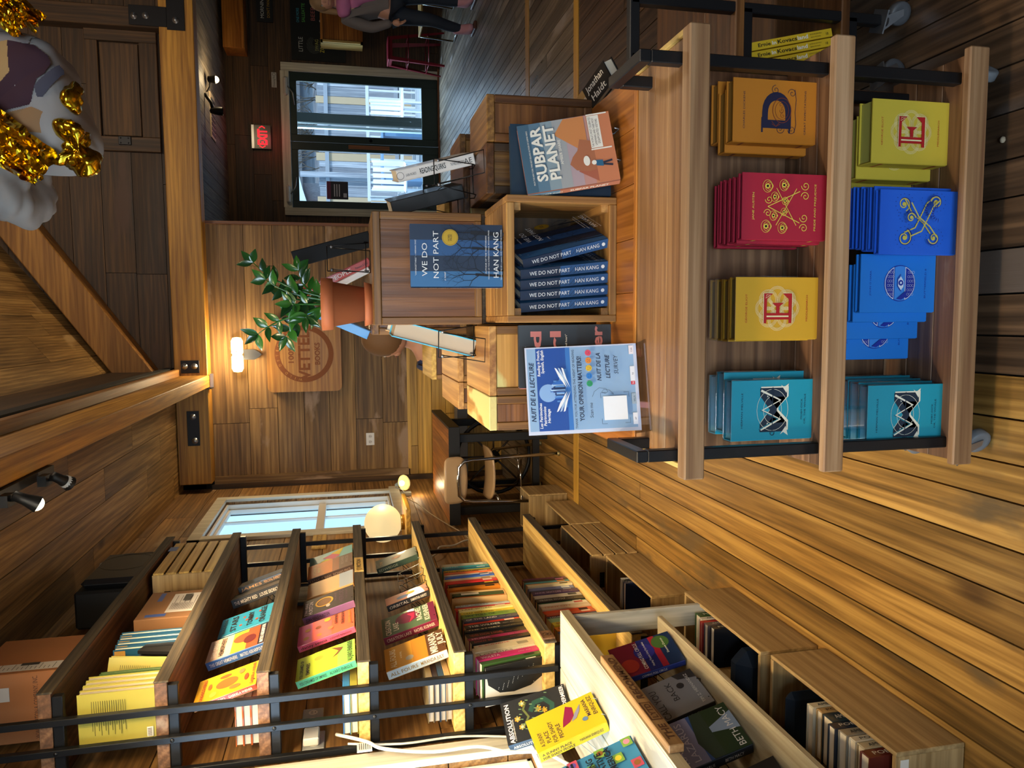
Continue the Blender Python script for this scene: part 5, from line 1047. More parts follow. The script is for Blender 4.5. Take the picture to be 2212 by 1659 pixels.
# ================================================================ WHITE DISPLAY UNIT
wu = thing('white_display_unit', 'white-washed low display unit under the near left window', 'display unit', (0, 0, 0)); wy = W('white', 'Y'); wsd = W('whiteside', 'Y')
for x0, x1 in ((-1.255, -1.05), (-1.46, -1.258)): b = MB(); b.box(x0, x1, .5, 2.525, .693, .723, wy, c=.002); b.build('top_board', wu)
b = MB(); b.box(-1.05, -1.044, .5, 2.525, .690, .722, wsd); b.build('front_edge', wu)
b = MB(); b.box(-1.125, -1.048, 2.47, 2.49, .0, .692, W('white', 'Z'), c=.002); b.build('leg_board', wu); b = MB(); b.box(-1.125, -1.048, .6, .62, .0, .692, W('white', 'Z'), c=.002); b.build('leg_board', wu)
b = MB(); b.box(-1.45, -1.045, .6, 2.40, .384, .402, wsd, c=.002); b.build('display_shelf', wu)
sg = thing('shelf_sign', 'wooden block sign reading THE LYTD RECOMMEND on the white unit edge', 'sign', (-1.043, 1.60, .69)); b = MB(); b.box(0, .022, 0, .50, -.012, .028, W('label', 'Y'), c=.002); b.build('block', sg)
b = MB(); F = Painter(b, (.022, 0, -.012), (0,1,0), (0,0,1)); br_ = mat('4c2c14', .8); F.text('THE', .06, .010, .020, br_, w_=.07, bold=.03); F.rect(.115, .205, .004, .036, br_); F.rect(.119, .201, .008, .032, W('label', 'Y')); F.text('LYTD', .16, .012, .016, br_, w_=.07, bold=.03); F.text('RECOMMEND', .35, .010, .020, br_, w_=.25, bold=.03); b.build('carved_lettering', sg)
ZT2 = .724
def absd(F, Sp, w, h, t):
    F.text('ABSOLUTION', w*.47, h*.885, .016, mat('e8dcdc', .5), w_=w*.92, bold=.02); F.text('A SOUTHERN REACH NOVEL', w*.3, h*.855, .005, WHITE, w_=w*.5); F.text('JEFF VANDERMEER', w*.5, h*.03, .014, mat('e8dcdc', .5), w_=w*.95, bold=.02)
    rnd = random.Random(4); F.line([(w*.25, h*.38), (w*.38, h*.28), (w*.62, h*.24), (w*.8, h*.34), (w*.78, h*.5), (w*.6, h*.58)], .018, mat('1c4438', .5)); F.line([(w*.3, h*.72), (w*.5, h*.62), (w*.7, h*.68), (w*.85, h*.62)], .008, mat('5c6434', .5))
    for i in range(7): x, y = w*rnd.uniform(.15, .85), h*rnd.uniform(.2, .78); F.disc(x, y, .006, mat(rnd.choice(('d89020', '7c8448', 'b8b098', 'c8a070')), .5), 8); [F.disc(x+.008*math.cos(k), y+.008*math.sin(k), .0035, mat(rnd.choice(('d89020', '8c8c4c')), .5), 6) for k in range(0, 6)]
    for i in range(20): F.line([(w*rnd.uniform(.1, .9), h*rnd.uniform(.15, .8)) for _ in (0, 1)] and [(lambda x, y: (x, y))(w*rnd.uniform(.1, .85), h*rnd.uniform(.15, .8))]*1+[(w*.5, h*.5)] if False else [(w*(.1+.04*i), h*(.2+.5*abs(math.sin(i)))), (w*(.12+.04*i), h*(.24+.5*abs(math.sin(i))))], .003, mat('6c8c64', .5))
    Sp.text('ABSOLUTION', h*.06, t*.3, t*.4, WHITE, al='L', w_=h*.4, bold=.02); Sp.text('JEFF VANDERMEER', h*.5, t*.3, t*.4, WHITE, al='L', w_=h*.44)
bk('black book with green creatures and orange flowers on the white unit', absd, .155, .235, .04, '1c1e22', '34506c', (-1.36, 2.32, ZT2+.008), 60, 20)
def sunny(F, Sp, w, h, t):
    k = mat('3c1c3c', .5)
    for s, y, x, ww in (('A SUNNY', .86, .30, .42), ('PLACE', .77, .30, .34), ('FOR SHADY', .68, .38, .62), ('PEOPLE', .59, .32, .42), ('MARIANA', .14, .62, .52), ('ENRIQUEZ', .05, .62, .58)): F.text(s, w*x, h*y, h*.06, k, w_=w*ww, bold=.01)
    F.poly([(w*.35, h*.56), (w*.55, h*.52), (w*.9, h*.42), (w*.8, h*.34), (w*.55, h*.36), (w*.42, h*.44)], mat('8c1c4c', .5)); F.poly([(w*.4, h*.42), (w*.6, h*.34), (w*.8, h*.22), (w*.62, h*.26), (w*.45, h*.34)], mat('8c8cac', .5)); F.disc(w*.32, h*.24, .009, mat('5c7cac', .5), 14)
    Sp.text('A SUNNY PLACE', h*.05, t*.5, t*.24, k, al='L', w_=h*.42, bold=.01); Sp.text('FOR SHADY PEOPLE', h*.05, t*.15, t*.24, k, al='L', w_=h*.45, bold=.01); Sp.text('MARIANA ENRIQUEZ', h*.58, t*.3, t*.28, k, al='L', w_=h*.34)
bk('bright yellow book with dark title and magenta figure on the white unit', sunny, .15, .222, .034, 'ccbc28', 'ccbc28', (-1.175, 2.0, ZT2+.008), 84, 20); easel('clear wire stand under the bright yellow book', (-1.20, 2.07, ZT2), 84, .08, .11, 'b8bcc0')
def mylife(F, Sp, w, h, t):
    rnd = random.Random(8)
    for i in range(4):
        for j in range(6):
            if (i+j) % 2: F.rect(w*(.02+.25*i), w*(.22+.25*i), h*(.02+.165*j), h*(.14+.165*j), mat(rnd.choice(('b84c64', 'b8b03c', 'c86048', '7cac4c', 'a86c9c', 'c8a83c')), .5)); F.disc(w*(.12+.25*i), h*(.08+.165*j), w*.06, mat(rnd.choice(('d88cac', '8c5c2c', '5c4ca8', 'd8c83c')), .5), 10)
    k = mat('141e2c', .5)
    for s, y, hh, ww in (('MY LIFE', .74, .13, .85), ('GROWING', .52, .075, .7), ('UP NATIVE', .41, .075, .78), ('IN AMERICA', .30, .075, .85)): F.text(s, w*.5, h*y, h*hh, k, w_=w*ww, bold=.03)
bk('sky blue book patterned with small coloured portraits on the white unit', mylife, .155, .235, .03, '3c88b8', '3470a0', (-1.13, 1.66, ZT2+.008), 84, 20)
ZD = .403
def cfc(F, Sp, w, h, t):
    for y0, y1, c in ((.55, 1, '7c1c34'), (.35, .55, '1c2464'), (.25, .35, '8c1c2c'), (0, .25, '14284c')): F.rect(0, w, h*y0, h*y1, mat(c, .4))
    F.disc(w*.3, h*.8, .03, mat('a83428', .4), 14); F.disc(w*.75, h*.2, .03, mat('3c5c2c', .4), 14); F.disc(w*.6, h*.5, .035, mat('2c2c84', .4), 14)
    F.text('COMING FULL CIRCLE', w*.5, h*.56, h*.06, WHITE, w_=w*.85, bold=.01); F.text('Healing Trauma Using Psychedelics', w*.5, h*.45, h*.035, WHITE, w_=w*.8); F.text('Shannon Duncan', w*.6, h*.15, h*.035, WHITE, w_=w*.5); Sp.text('COMING FULL CIRCLE', h*.3, t*.3, t*.4, WHITE, al='L', w_=h*.4)
bk('dark blue and red book with white title, farthest in the white unit', cfc, .145, .215, .022, '1c1c4c', '24347c', (-1.095, 2.16, ZD+.006), 76, 14, 0)
def cyb(F, Sp, w, h, t):
    k = mat('2c2c30', .5); F.text('CALL YOU', w*.42, h*.62, h*.10, k, w_=w*.8); F.text('BACK', w*.62, h*.38, h*.09, k, w_=w*.5); F.poly([(w*.75, 0), (w, 0), (w, h*.3), (w*.85, h*.25)], k); F.disc(w*.68, h*.27, .012, k, 12); F.text('TIM Z. HERNANDEZ', w*.5, h*.1, h*.045, mat('d8d8d8', .5), w_=w*.85); Sp.text('CALL YOU BACK', h*.3, t*.3, t*.4, mat('a8a49c', .5), al='L', w_=h*.5)
bk('misty grey book with thin dark title, middle of the white unit', cyb, .15, .222, .034, '84868c', '1c1c1c', (-1.130, 1.96, ZD+.006), 78, 16, -4)
def rzl(F, Sp, w, h, t):
    F.rect(0, w, h*.55, h, mat('8c8ca8', .5)); F.rect(0, w, h*.38, h*.55, mat('34548c', .5)); F.rect(0, w, 0, h*.38, mat('24381c', .5)); F.poly([(0, h*.5), (w*.4, h*.58), (w, h*.5), (w, h*.35), (0, h*.35)], mat('2c3c2c', .5)); F.poly([(w*.5, h*.35), (w*.62, h*.35), (w*.8, 0), (w*.4, 0)], mat('8c9cb0', .5))
    F.text('RAISING', w*.5, h*.80, h*.09, mat('d8d4e0', .5), w_=w*.8); F.text('LAZARUS', w*.5, h*.65, h*.09, mat('d8d4e0', .5), w_=w*.85); F.text('BETH MACY', w*.5, h*.06, h*.09, WHITE, w_=w*.9); Sp.text('RAISING LAZARUS', h*.08, t*.3, t*.35, WHITE, al='L', w_=h*.4); Sp.text('BETH MACY', h*.62, t*.3, t*.35, WHITE, al='L', w_=h*.25)
bk('landscape-photo book with lilac sky and dark river valley in the white unit', rzl, .152, .225, .034, '1c2c2c', '14202c', (-1.140, 1.745, ZD+.006), 74, 15, -4); easel('black wire stand behind the landscape-photo book', (-1.17, 1.82, ZD), 74, .08, .11)
easel('black wire stand behind the dark blue and red book', (-1.12, 2.23, ZD), 76, .08, .11); easel('black wire stand behind the misty grey book', (-1.155, 2.03, ZD), 76, .08, .11)
def fin(F, Sp, w, h, t): F.text('Truth', w*.5, h*.8, h*.1, mat('8c7c54', .5), w_=w*.6)
bk('black book with gold script, mostly cut off nearest in the white unit', fin, .155, .23, .03, '141414', None, (-1.16, 1.50, ZD+.006), 74, 24)
# ---- crates along the floor
def winecrate(label, x1, y0, y1, h, cont=None, knots=True, d=.30, name='wine_crate', lab=False):
    t = thing(name, label, 'crate', (x1-d/2, y0, 0)); w = d/2; L = y1-y0; my = W('wine', 'Y'); mx = W('wine', 'X')
    for x in (w-.012, -w): b = MB(); b.box(x, x+.012, 0, L, 0.002, h, my, c=.002); b.build('long_board', t)
    for y in (0, L-.015): b = MB(); b.box(-w+.012, w-.012, y+.0005, y+.0145, 0.002, h, mx, c=.002); b.build('end_board', t)
    b = MB(); b.box(-w+.012, w-.012, .015, L-.015, .003, .012, my); b.build('base', t)
    if lab: b = MB(); b.box(w-.045, w-.02, -.001, 0, h-.035, h-.012, WHITE); b.build('price_sticker', t)
    return t
winecrate('knotty pine wine crate on floor, nearest of the row by the white unit', -1.035, 1.47, 2.015, .195, lab=True); winecrate('pine wine crate on floor, second from near end of the row', -1.045, 2.055, 2.60, .205)
winecrate('plain wine crate on floor under the wall shelf, third in the row', -1.20, 2.96, 3.55, .185); slatcrate('crate with four slats on its side, on floor under the wall shelf', -1.47, -1.20, 3.57, 4.14, 0, .255, 4, m_='wine')
winecrate('pine crate on floor beyond the slatted one under the wall shelf', -1.20, 4.16, 4.72, .19); winecrate('low wooden box on floor beyond the crate row by left wall', -1.18, 4.85, 5.12, .27, d=.28)
rnd = random.Random(21); wrd = ['nearest', 'second', 'third', 'fourth', 'fifth', 'sixth', 'seventh', 'eighth']
def cratebooks(y0, x, cols, desc, h=.21):
    y = y0
    for i, (c, cn, t) in enumerate(cols):
        def dr(F, Sp, w, h2, t2, c=c): Sp.text('AMERICAN' if i % 2 else 'POETRY', h2*.1, t2*.3, t2*.4, mat('1c1c1c' if c > '8' else 'd8d0c0', .5), al='L', w_=h2*.4); Sp.disc(h2*.75, t2*.5, t2*.2, BLACK, 8)
        o = bk('%s book, %s from near end, standing in the %s' % (cn, wrd[i], desc), dr, .14, h*(1-.12*rnd.random()), t/1000, c, None, (x, y+t/1000, .014), 180, 0, 0, 'books in the '+desc, parts=False); y += t/1000+.002
cratebooks(1.50, -1.06, [('5c2018', 'red-brown', 34), ('b0a488', 'white-and-tan', 30), ('c8c0ac', 'cream', 26), ('8c8474', 'grey', 34), ('1c2838', 'navy', 30), ('24343c', 'dark slate', 44), ('a88858', 'tan', 26), ('c0b8a0', 'pale', 28)], 'nearest wine crate', .235)
cratebooks(2.30, -1.07, [('1c1c20', 'black', 30), ('4c4448', 'grey photo', 30), ('a02c28', 'red', 16), ('c8c4bc', 'white', 26), ('24481c', 'green', 40)], 'second wine crate', .235)
cratebooks(3.2, -1.225, [('1c2c54', 'dark blue', 30), ('2c2c30', 'charcoal', 26), ('c8c8c8', 'pale grey', 20)], 'third wine crate', .2)
cratebooks(3.62, -1.225, [('2c4c3c', 'green', 40), ('7c2c24', 'rust', 30), ('c0b8a4', 'cream', 26), ('1c3454', 'blue', 40), ('a89c84', 'tan', 22)], 'slatted floor crate', .2)
t_ = thing('dark_blue_cushion', 'dark blue rounded cushion stuffed into the nearest wine crate', 'cushion', (-1.20, 1.92, .10)); b = MB(); b.cbox(-.09, .09, -.02, .02, -.08, .10, mat('14283c', .8, bump=.2), c=.018); b.build('cushion', t_)
t_ = thing('dark_blue_cushion', 'dark blue rounded cushion standing in the second wine crate', 'cushion', (-1.20, 2.20, .10)); b = MB(); b.cbox(-.10, .10, -.06, .05, -.08, .12, mat('14283c', .8, bump=.2), c=.04); b.build('cushion', t_)
# ================================================================ BACK OF THE ROOM
# desk on iron base
t = thing('writing_desk', 'honey-wood desk with black steel rim against left wall at the back', 'desk', (0, 0, 0)); IR = mat('141414', .5, .3)
b = MB(); 
for i in range(6): b.box(-1.47+.115*i, -1.47+.115*(i+1)-.001, 5.29, 6.35, .735, .752, W('table', 'Y'), c=.001)
b.build('desk_top', t); b = MB(); b.box(-1.475, -.775, 5.27, 5.29, .675, .755, IR, c=.002); b.build('front_rim', t); b = MB(); b.box(-.78, -.76, 5.27, 6.36, .675, .755, IR, c=.002); b.build('side_rim', t)
for x, y in ((-1.40, 5.40), (-.86, 5.40), (-1.40, 6.25), (-.86, 6.25)): b = MB(); b.box(x-.03, x+.03, y-.03, y+.03, 0, .675, IR, c=.003); b.build('leg', t)
b = MB(); b.box(-1.40, -.86, 5.38, 5.42, .06, .11, IR); b.box(-.88, -.84, 5.4, 6.25, .3, .36, IR); b.build('stretcher', t)
t = thing('iron_wheel', 'spoked dark iron wheel standing under the desk near the back wall', 'wheel', (-1.10, 5.9, .0)); b = MB()
b.tube([(.30*math.cos(k/28*6.283), 0, .31+.30*math.sin(k/28*6.283)) for k in range(28)], .016, IR, 8, closed=True); b.build('rim', t)
for k in range(8): b = MB(); a = k/8*6.283; b.tube([(0, 0, .31), (.29*math.cos(a), 0, .31+.29*math.sin(a))], .008, mat('3c2c18', .6), 6); b.build('spoke', t)
b = MB(); b.lathe([(0, -.04), (.05, -.03), (.05, .03), (0, .04)], IR, (0, 0, .31), 16, ax='y'); b.build('hub', t)
b = MB(); b.box(-1.44, -.55, 6.9, 7.08, .36, .46, mat('5c5c5c', .5), c=.004); b.build('metal_cover', label='grey metal radiator cover along the foot of the back wall', cat='radiator')
# school chair
t = thing('school_chair', 'beige plastic school chair with chrome legs tucked at the desk', 'chair', (-1.11, 5.28, 0)); BG = mat('c0a078', .35, coat=.3)
def slab(name, w, d, th, curve, loc, rx, par, n=14, m=10, drop=.0):
    b = MB(); v = []; f = []
    def P(i, j, top):
        u, q = 2*i/n-1, 2*j/m-1; e = 4
        k = (abs(u)**e+abs(q)**e)**(1/e); s = max(abs(u), abs(q)); r_ = s/k if k > 1e-6 else 1
        x, y = u*r_*w/2, q*r_*d/2; z = curve*(u*u*r_*r_)+drop*max(0, q*r_)**3
        return (x, y, z+(th/2 if top else -th/2))
    for top in (1, 0):
        for i in range(n+1):
            for j in range(m+1): v.append(P(i, j, top))
    N_ = (n+1)*(m+1)
    for i in range(n):
        for j in range(m):
            a = i*(m+1)+j; f.append((a, a+1, a+m+2, a+m+1)); f.append((N_+a, N_+a+m+1, N_+a+m+2, N_+a+1))
    bd = [i*(m+1) for i in range(n+1)]+[n*(m+1)+j for j in range(1, m+1)]+[i*(m+1)+m for i in range(n-1, -1, -1)]+[j for j in range(m-1, 0, -1)]
    for a, c in zip(bd, bd[1:]+bd[:1]): f.append((a, c, c+N_, a+N_))
    b.add(v, f, BG, smooth=True); return b.build(name, par, loc, rot=(rx, 0, 0), bev=0)
slab('seat', .38, .37, .012, .018, (0, .08, .455), R(4), t, drop=-.04); slab('backrest', .33, .17, .012, -.03, (0, -.20, .735), R(104), t)
b = MB()
arc = [(-.17, -.24, .0), (-.155, -.225, .40), (-.145, -.215, .62), (-.135, -.215, .68), (-.10, -.215, .715), (0, -.218, .722), (.10, -.215, .715), (.135, -.215, .68), (.145, -.215, .62), (.155, -.225, .40), (.17, -.24, 0)]
b.tube(arc, .0115, CHROME, 10); b.build('rear_frame', t)
for s in (-1, 1): b = MB(); b.tube([(s*.16, .27, 0), (s*.14, .20, .40), (s*.13, .10, .44), (s*.13, -.10, .435), (s*.15, -.22, .43)], .0105, CHROME, 8); b.build('side_frame', t)
b = MB(); b.tube([(-.158, -.23, .27), (-.1, -.06, .24), (0, .0, .23), (.1, -.06, .24), (.158, -.23, .27)], .007, CHROME, 6); b.tube([(-.15, .235, .2), (0, .1, .22), (.15, .235, .2)], .007, CHROME, 6); b.build('brace', t)
for x, y in ((-.17, -.24), (.17, -.24), (-.16, .27), (.16, .27)): b = MB(); b.lathe([(0, 0), (.017, 0), (.018, .012), (.012, .02)], mat('a89868', .4, .6), (x, y, 0), 12); b.build('foot_cap', t)
# reading lamp on wall
t = thing('reading_lamp', 'small lit gooseneck lamp with pale metal shade on left wall above the desk', 'lamp', (-1.47, 6.40, 1.0)); b = MB(); b.box(-.025, 0, -.04, .04, -.06, .06, mat('9a9c98', .4, .6)); b.build('wall_plate', t)
b = MB(); b.tube([(0, 0, 0), (.03, -.02, .02), (.05, -.03, .07), (.07, -.02, .06)], .005, mat('9a9c98', .4, .6), 8); b.build('arm', t)
b = MB(); b.T = Matrix.Translation((.075, -.015, .05)) @ Matrix.Rotation(R(-28), 4, 'Y') @ Matrix.Rotation(R(-48), 4, 'X'); b.lathe([(.012, .03), (.018, .0), (.03, -.03), (.062, -.075), (.066, -.082)], mat('a4b0a8', .4, .3), n=24); b.build('shade', t)
b = MB(); b.T = Matrix.Translation((.075, -.015, .05)) @ Matrix.Rotation(R(-28), 4, 'Y') @ Matrix.Rotation(R(-48), 4, 'X'); b.lathe([(.060, -.0755), (.016, -.02), (0, -.018)], emis('ffc24c', 3.0), n=20); b.ball((0, 0, -.05), .024, emis('ffe0a0', 5), 12, 8); b.build('bulb', t)
light('reading_bulb', 'POINT', (-1.41, 6.36, .90), 1.2, WARM, .03)
# bulkhead wall light
t = thing('bulkhead_light', 'bright industrial wall light with cage over the carved bookshop board', 'lamp', (-.29, 7.08, 2.22))
b = MB(); b.prism([(-.045, .12), (.045, .12), (.045, .03), (.02, -.01), (0, -.03), (-.02, -.01), (-.045, .03)], -.10, -.0, mat('4c4c4c', .4, .7), 'y'); b.build('bracket', t)
b = MB(); b.T = Matrix.Translation((0, -.09, .175)); b.lathe([(0, -.155), (.035, -.15), (.050, -.12), (.050, -.02), (.040, 0), (.050, .02), (.050, .12), (.035, .15), (0, .155)], emis('ffd98c', 9), n=24, ax='x'); b.build('glass_shade', t)
b = MB()
for x in (-.03, 0, .03): b.tube([(x, -.09+.053*math.cos(k), .175+.053*math.sin(k)) for k in [i/16*6.283 for i in range(16)]], .002, IR, 5, closed=True)
b.tube([(-.15, -.145, .175), (.15, -.145, .175)], .002, IR, 5); b.build('wire_cage', t)
light('sconce_bulb_left', 'POINT', (-.38, 6.93, 2.40), 14, WARM, .05); light('sconce_bulb_right', 'POINT', (-.19, 6.93, 2.40), 14, WARM, .05)
# carved board
t = thing('carved_shop_board', 'thick rounded orange-brown wooden board with carved seal about vetted books', 'sign', (-.635, 7.06, 1.50))
b = MB(); r_ = .05; W_, H_ = .66, .65; pts = []
for cx_, cz_, a0 in ((W_-r_, r_, -90), (W_-r_, H_-r_, 0), (r_, H_-r_, 90), (r_, r_, 180)): pts += [(cx_+r_*math.cos(R(a0+k*15)), cz_+r_*math.sin(R(a0+k*15))) for k in range(7)]
b.prism(pts, -.045, .035, W('sign', 'X'), 'y'); b.build('board', t)
b = MB(); F = Painter(b, (0, -.045, 0), (1,0,0), (0,0,1)); bn = mat('7c4418', .7); cx_, cz_ = W_*.52, H_*.50
F.ring(cx_, cz_, .235, .045, bn, n=48); F.text('VETTED', cx_, cz_-.045, .10, bn, w_=.48, bold=.03); F.text('100%', cx_, cz_+.095, .045, bn, w_=.16, bold=.03); F.text('BOOKS', cx_, cz_-.135, .045, bn, w_=.20, bold=.03)
for k, ch in enumerate('WILD DETECTIVES'):
    a = R(170-k*11); F.text(ch, cx_+.225*math.cos(a), cz_+.225*math.sin(a), .022, W('sign', 'X'), rot=math.degrees(a)-90, bold=.02)
b.build('carved_seal', t)
# track lights under the long beam
tr = thing('track_light_rail', 'black track light rail under the long timber beam', 'light rail', (-.585, 3.0, 2.64)); b = MB(); b.box(-.014, .018, -2.4, .30, -.03, .004, IR); b.build('rail', tr)
def trackhead(label, x, y, z, aim, lit, e=0, cage=True):
    t = thing('track_spotlight', label, 'lamp', (x, y, z)); b = MB(); b.box(-.02, .02, -.03, .03, -.03, 0, IR); b.tube([(0, 0, -.02), (0, 0, -.06)], .006, IR, 6); b.build('mount', t)
    d = (Vector(aim)-Vector((x, y, z-.07))).normalized(); q = d.to_track_quat('-Z', 'Y').to_matrix().to_4x4(); M_ = Matrix.Translation((0, 0, -.07)) @ q
    b = MB(); b.T = M_; b.lathe([(0, .04), (.017, .036), (.019, 0), (.028, -.04), (.029, -.045)], IR, n=18); b.build('housing', t)
    b = MB(); b.T = M_
    if lit: b.ball((0, 0, -.036), .026, emis('fff0b8', 12), 14, 8); b.build('bulb', t); light('spot_'+label.split()[0], 'SPOT', Vector((x, y, z-.07))+d*.06, e*.8, WARM, .13, aim, 84, 1)
    else: b.lathe([(.027, -.042), (.024, -.016), (0, -.014)], mat('b8b4ac', .3), n=16); b.build('reflector', t)
    return t
trackhead('lit track spotlight under the beam, near the left edge of the photo', -.595, 2.80, 2.60, (-1.5, 3.3, 1.1), True, 115)
trackhead('unlit track spotlight under the beam, beyond the lit one', -.595, 3.13, 2.60, (-1.2, 3.9, 2.0), False)
trackhead('added unseen aisle track spotlight further toward the camera on the same rail', -.595, 1.9, 2.60, (-1.15, 2.5, 1.0), True, 95)  # added head, unseen, lighting the near shelf end
trackhead('added unseen floor track spotlight nearest the camera on the same rail', -.595, 1.2, 2.60, (-1.15, 3.0, .6), True, 110)  # unseen head put in to lift the lower shelves
trackhead('added second aisle track spotlight on the same rail, out of the photo', -.595, 1.55, 2.60, (-1.25, 4.3, 1.0), True, 100)  # also added out of view, brightening the far shelf end
trackhead('added track spotlight aimed at the floor boards, out of the photo', -.595, .8, 2.60, (-.6, 2.6, 0), True, 25)  # added out of view to brighten the floor
for y, z, n_ in ((.6, 3.6, 'added unseen pendant fitting for fill light, in the roof above the camera'), (4.4, 3.9, 'added unseen pendant fitting for fill light, in the roof toward the gable')):  # added fittings, out of view, to go with the roof fill lights
    t = thing('added_fill_pendant', n_, 'lamp', (1.7, y, z)); b = MB(); b.tube([(0, 0, .2), (0, 0, 1.6)], .004, IR, 6); b.lathe([(0, .26), (.03, .25), (.03, .2)], IR, n=12); b.build('cord', t)
for i, y in enumerate((.7, 1.75)):  # assumed lamps, out of view, giving warm light from the left
    t = thing('picture_lamp', ('assumed brass wall lamp above the near left window, nearer the camera, out of the photo', 'assumed brass wall lamp above the near left window, farther one, out of the photo')[i], 'lamp', (-1.5, y, 2.55)); b = MB(); b.tube([(0, 0, 0), (.12, 0, .06), (.2, 0, .02)], .008, mat('a8894c', .3, .8), 8); b.lathe([(0, .03), (.04, .02), (.06, -.05)], mat('a8894c', .3, .8), (.2, 0, 0), 18); b.build('arm_and_shade', t)
    light('picture_lamp_bulb', 'SPOT', (-1.30, y, 2.50), 75, WARM, .09, (-.2, y+.9, 0), 88, .9)
# ceiling fixtures in the far room
t = thing('ceiling_spot', 'small black ceiling lamp glowing under the far ceiling', 'lamp', (2.95, 10.0, 3.05)); b = MB(); b.tube([(-.15, 0, -.01), (-.08, 0, -.05), (0, 0, -.05)], .008, IR, 6); b.lathe([(.0, -.02), (.035, -.03), (.05, -.12)], IR, n=16); b.build('housing', t); b = MB(); b.ball((0, 0, -.115), .042, emis('ffe2a0', 16), 12, 8); b.build('bulb', t)
light('far_ceiling_bulb', 'POINT', (2.95, 10.0, 2.84), 9, WARM, .05)
t = thing('ceiling_spot', 'unlit black adjustable ceiling lamp beyond the glowing one, far room', 'lamp', (2.75, 9.9, 3.05)); b = MB(); b.tube([(0, 0, 0), (-.1, 0, -.07), (-.2, 0, -.09)], .02, IR, 6); b.lathe([(0, -.05), (.03, -.06), (.05, -.15), (.05, -.2)], IR, (-.2, 0, 0), 14); b.build('housing', t)
for i, (x, y, n_) in enumerate(((2.6, 10.4, 'far room ceiling air vent beside the glowing lamp'), (1.15, 9.2, 'far room ceiling air vent next to the back wall corner'))):
    t = thing('ceiling_vent', n_, 'vent', (x, y, 3.05)); b = MB(); b.box(-.28, .28, -.16, .16, -.012, 0, mat('a89478', .5)); b.build('frame', t); b = MB()
    for k in range(8): b.box(-.24+.06*k, -.205+.06*k, -.13, .13, -.018, -.012, mat('2c2824', .6))
    b.build('louvres', t)
# exit sign
t = thing('exit_sign', 'glowing red EXIT sign with arrows above the glass doors', 'sign', (2.48, 11.52, 2.44)); b = MB(); b.box(0, .33, .02, .06, .23, .265, GALV); b.build('mount_bar', t)
b = MB(); b.box(0, .33, .03, .038, 0, .23, mat('24060a', .3)); b.build('panel', t); RE = emis('ff1020', 2.0)
b = MB(); F = Painter(b, (0, .03, 0), (1,0,0), (0,0,1)); F.text('EXIT', .165, .055, .13, RE, w_=.22, bold=.03)
for s in (-1, 1): F.line([(.165+s*.125, .16), (.165+s*.15, .12), (.165+s*.125, .08)], .012, RE)
b.build('lettering', t); light('exit_glow', 'POINT', (2.64, 11.36, 2.50), .9, (1, .06, .1), .1)
b = MB(); b.box(3.36, 3.57, YD-.008, YD-.001, 2.34, 2.41, mat('a8a49c', .6)); F = Painter(b, (3.36, YD-.008, 2.34), (1,0,0), (0,0,1)); F.ring(.18, .035, .02, .004, BLACK); F.text('Drowning Pit', .08, .022, .03, BLACK, w_=.14); b.build('small_wall_sign', label='small white lettered sign above the door casing', cat='sign')
# poster on the glass
t = thing('door_poster', 'black and purple poster stuck to the left glass door', 'poster', (1.80, YD+.010, 1.37)); b = MB(); b.box(0, .26, -.004, 0, 0, .31, mat('201c24', .5)); F = Painter(b, (0, -.004, 0), (1,0,0), (0,0,1)); F.rect(0, .26, .25, .31, mat('6c2448', .5))
for k in range(3): F.rect(.04, .22, .12+.035*k, .135+.035*k, mat('c0bcc0', .5))
F.rect(.03, .09, .02, .07, mat('b8b8c0', .5)); b.build('sheet', t)
# chalkboard, hung wooden panel, slogans
t = thing('chalkboard', 'black chalkboard menu covered with coloured drawings right of the doors', 'chalkboard', (3.76, 11.57, 1.36)); b = MB(); b.box(0, 1.3, 0, .025, 0, .76, mat('101412', .8)); F = Painter(b, (0, 0, 0), (1,0,0), (0,0,1)); wc = mat('b8b8b0', .8)
F.text('LITTLE', .22, .60, .06, wc, w_=.2); F.text('SWAG', .22, .38, .05, mat('a8a44c', .8), w_=.16); F.text('ZOOEY', .22, .30, .06, mat('c8b838', .8), w_=.2); F.text('ONE MORE', .62, .64, .04, mat('3c94a8', .8), w_=.2); F.text('SALLEATTE', .66, .56, .045, mat('5cb04c', .8), w_=.26); F.text('BEER', .66, .42, .06, mat('a85c54', .8), w_=.2); F.line([(.56, .34), (.80, .34)], .012, wc); F.disc(.56, .34, .02, wc, 10); F.disc(.8, .34, .02, wc, 10)
for k in range(7): F.ring(.25+.004*k, .44, .05+.02*k, .003, mat('5c6058', .8), ry=.03+.015*k, a0=20*k, a1=200+20*k)
b.build('board', t)
t = thing('hanging_wood_panel', 'varnished orange wooden box panel hung in front of the chalkboard', 'panel', (3.90, 11.2, 1.12)); b = MB(); b.box(0, .9, 0, .02, 0, .58, W('table', 'X')); b.build('face', t)
b = MB(); fr_ = W('table', 'X'); b.box(0, .9, -.03, .0, 0, .03, fr_); b.box(0, .9, -.03, 0, .55, .58, fr_); b.box(0, .03, -.03, .26, 0, .58, W('slat', 'Z')); b.build('frame', t)
t = thing('slogan_board', 'small black letter board high on the wall, top edge of photo', 'sign', (4.25, 11.56, 2.36)); b = MB(); b.box(0, .5, 0, .025, 0, .22, mat('121212', .7)); F = Painter(b, (0, 0, 0), (1,0,0), (0,0,1)); F.text('MORNING', .2, .12, .05, wc, w_=.3, rot=0); F.text('DON\'T PANIC', .2, .04, .04, mat('a8842c', .8), w_=.28); b.build('board', t)
b = MB(); b.box(3.75, 4.7, 11.2, 11.56, 2.72, 3.0, W('table', 'X'), c=.004); b.build('wooden_bulkhead', label='orange timber box beam under the far ceiling, top edge of photo', cat='beam')
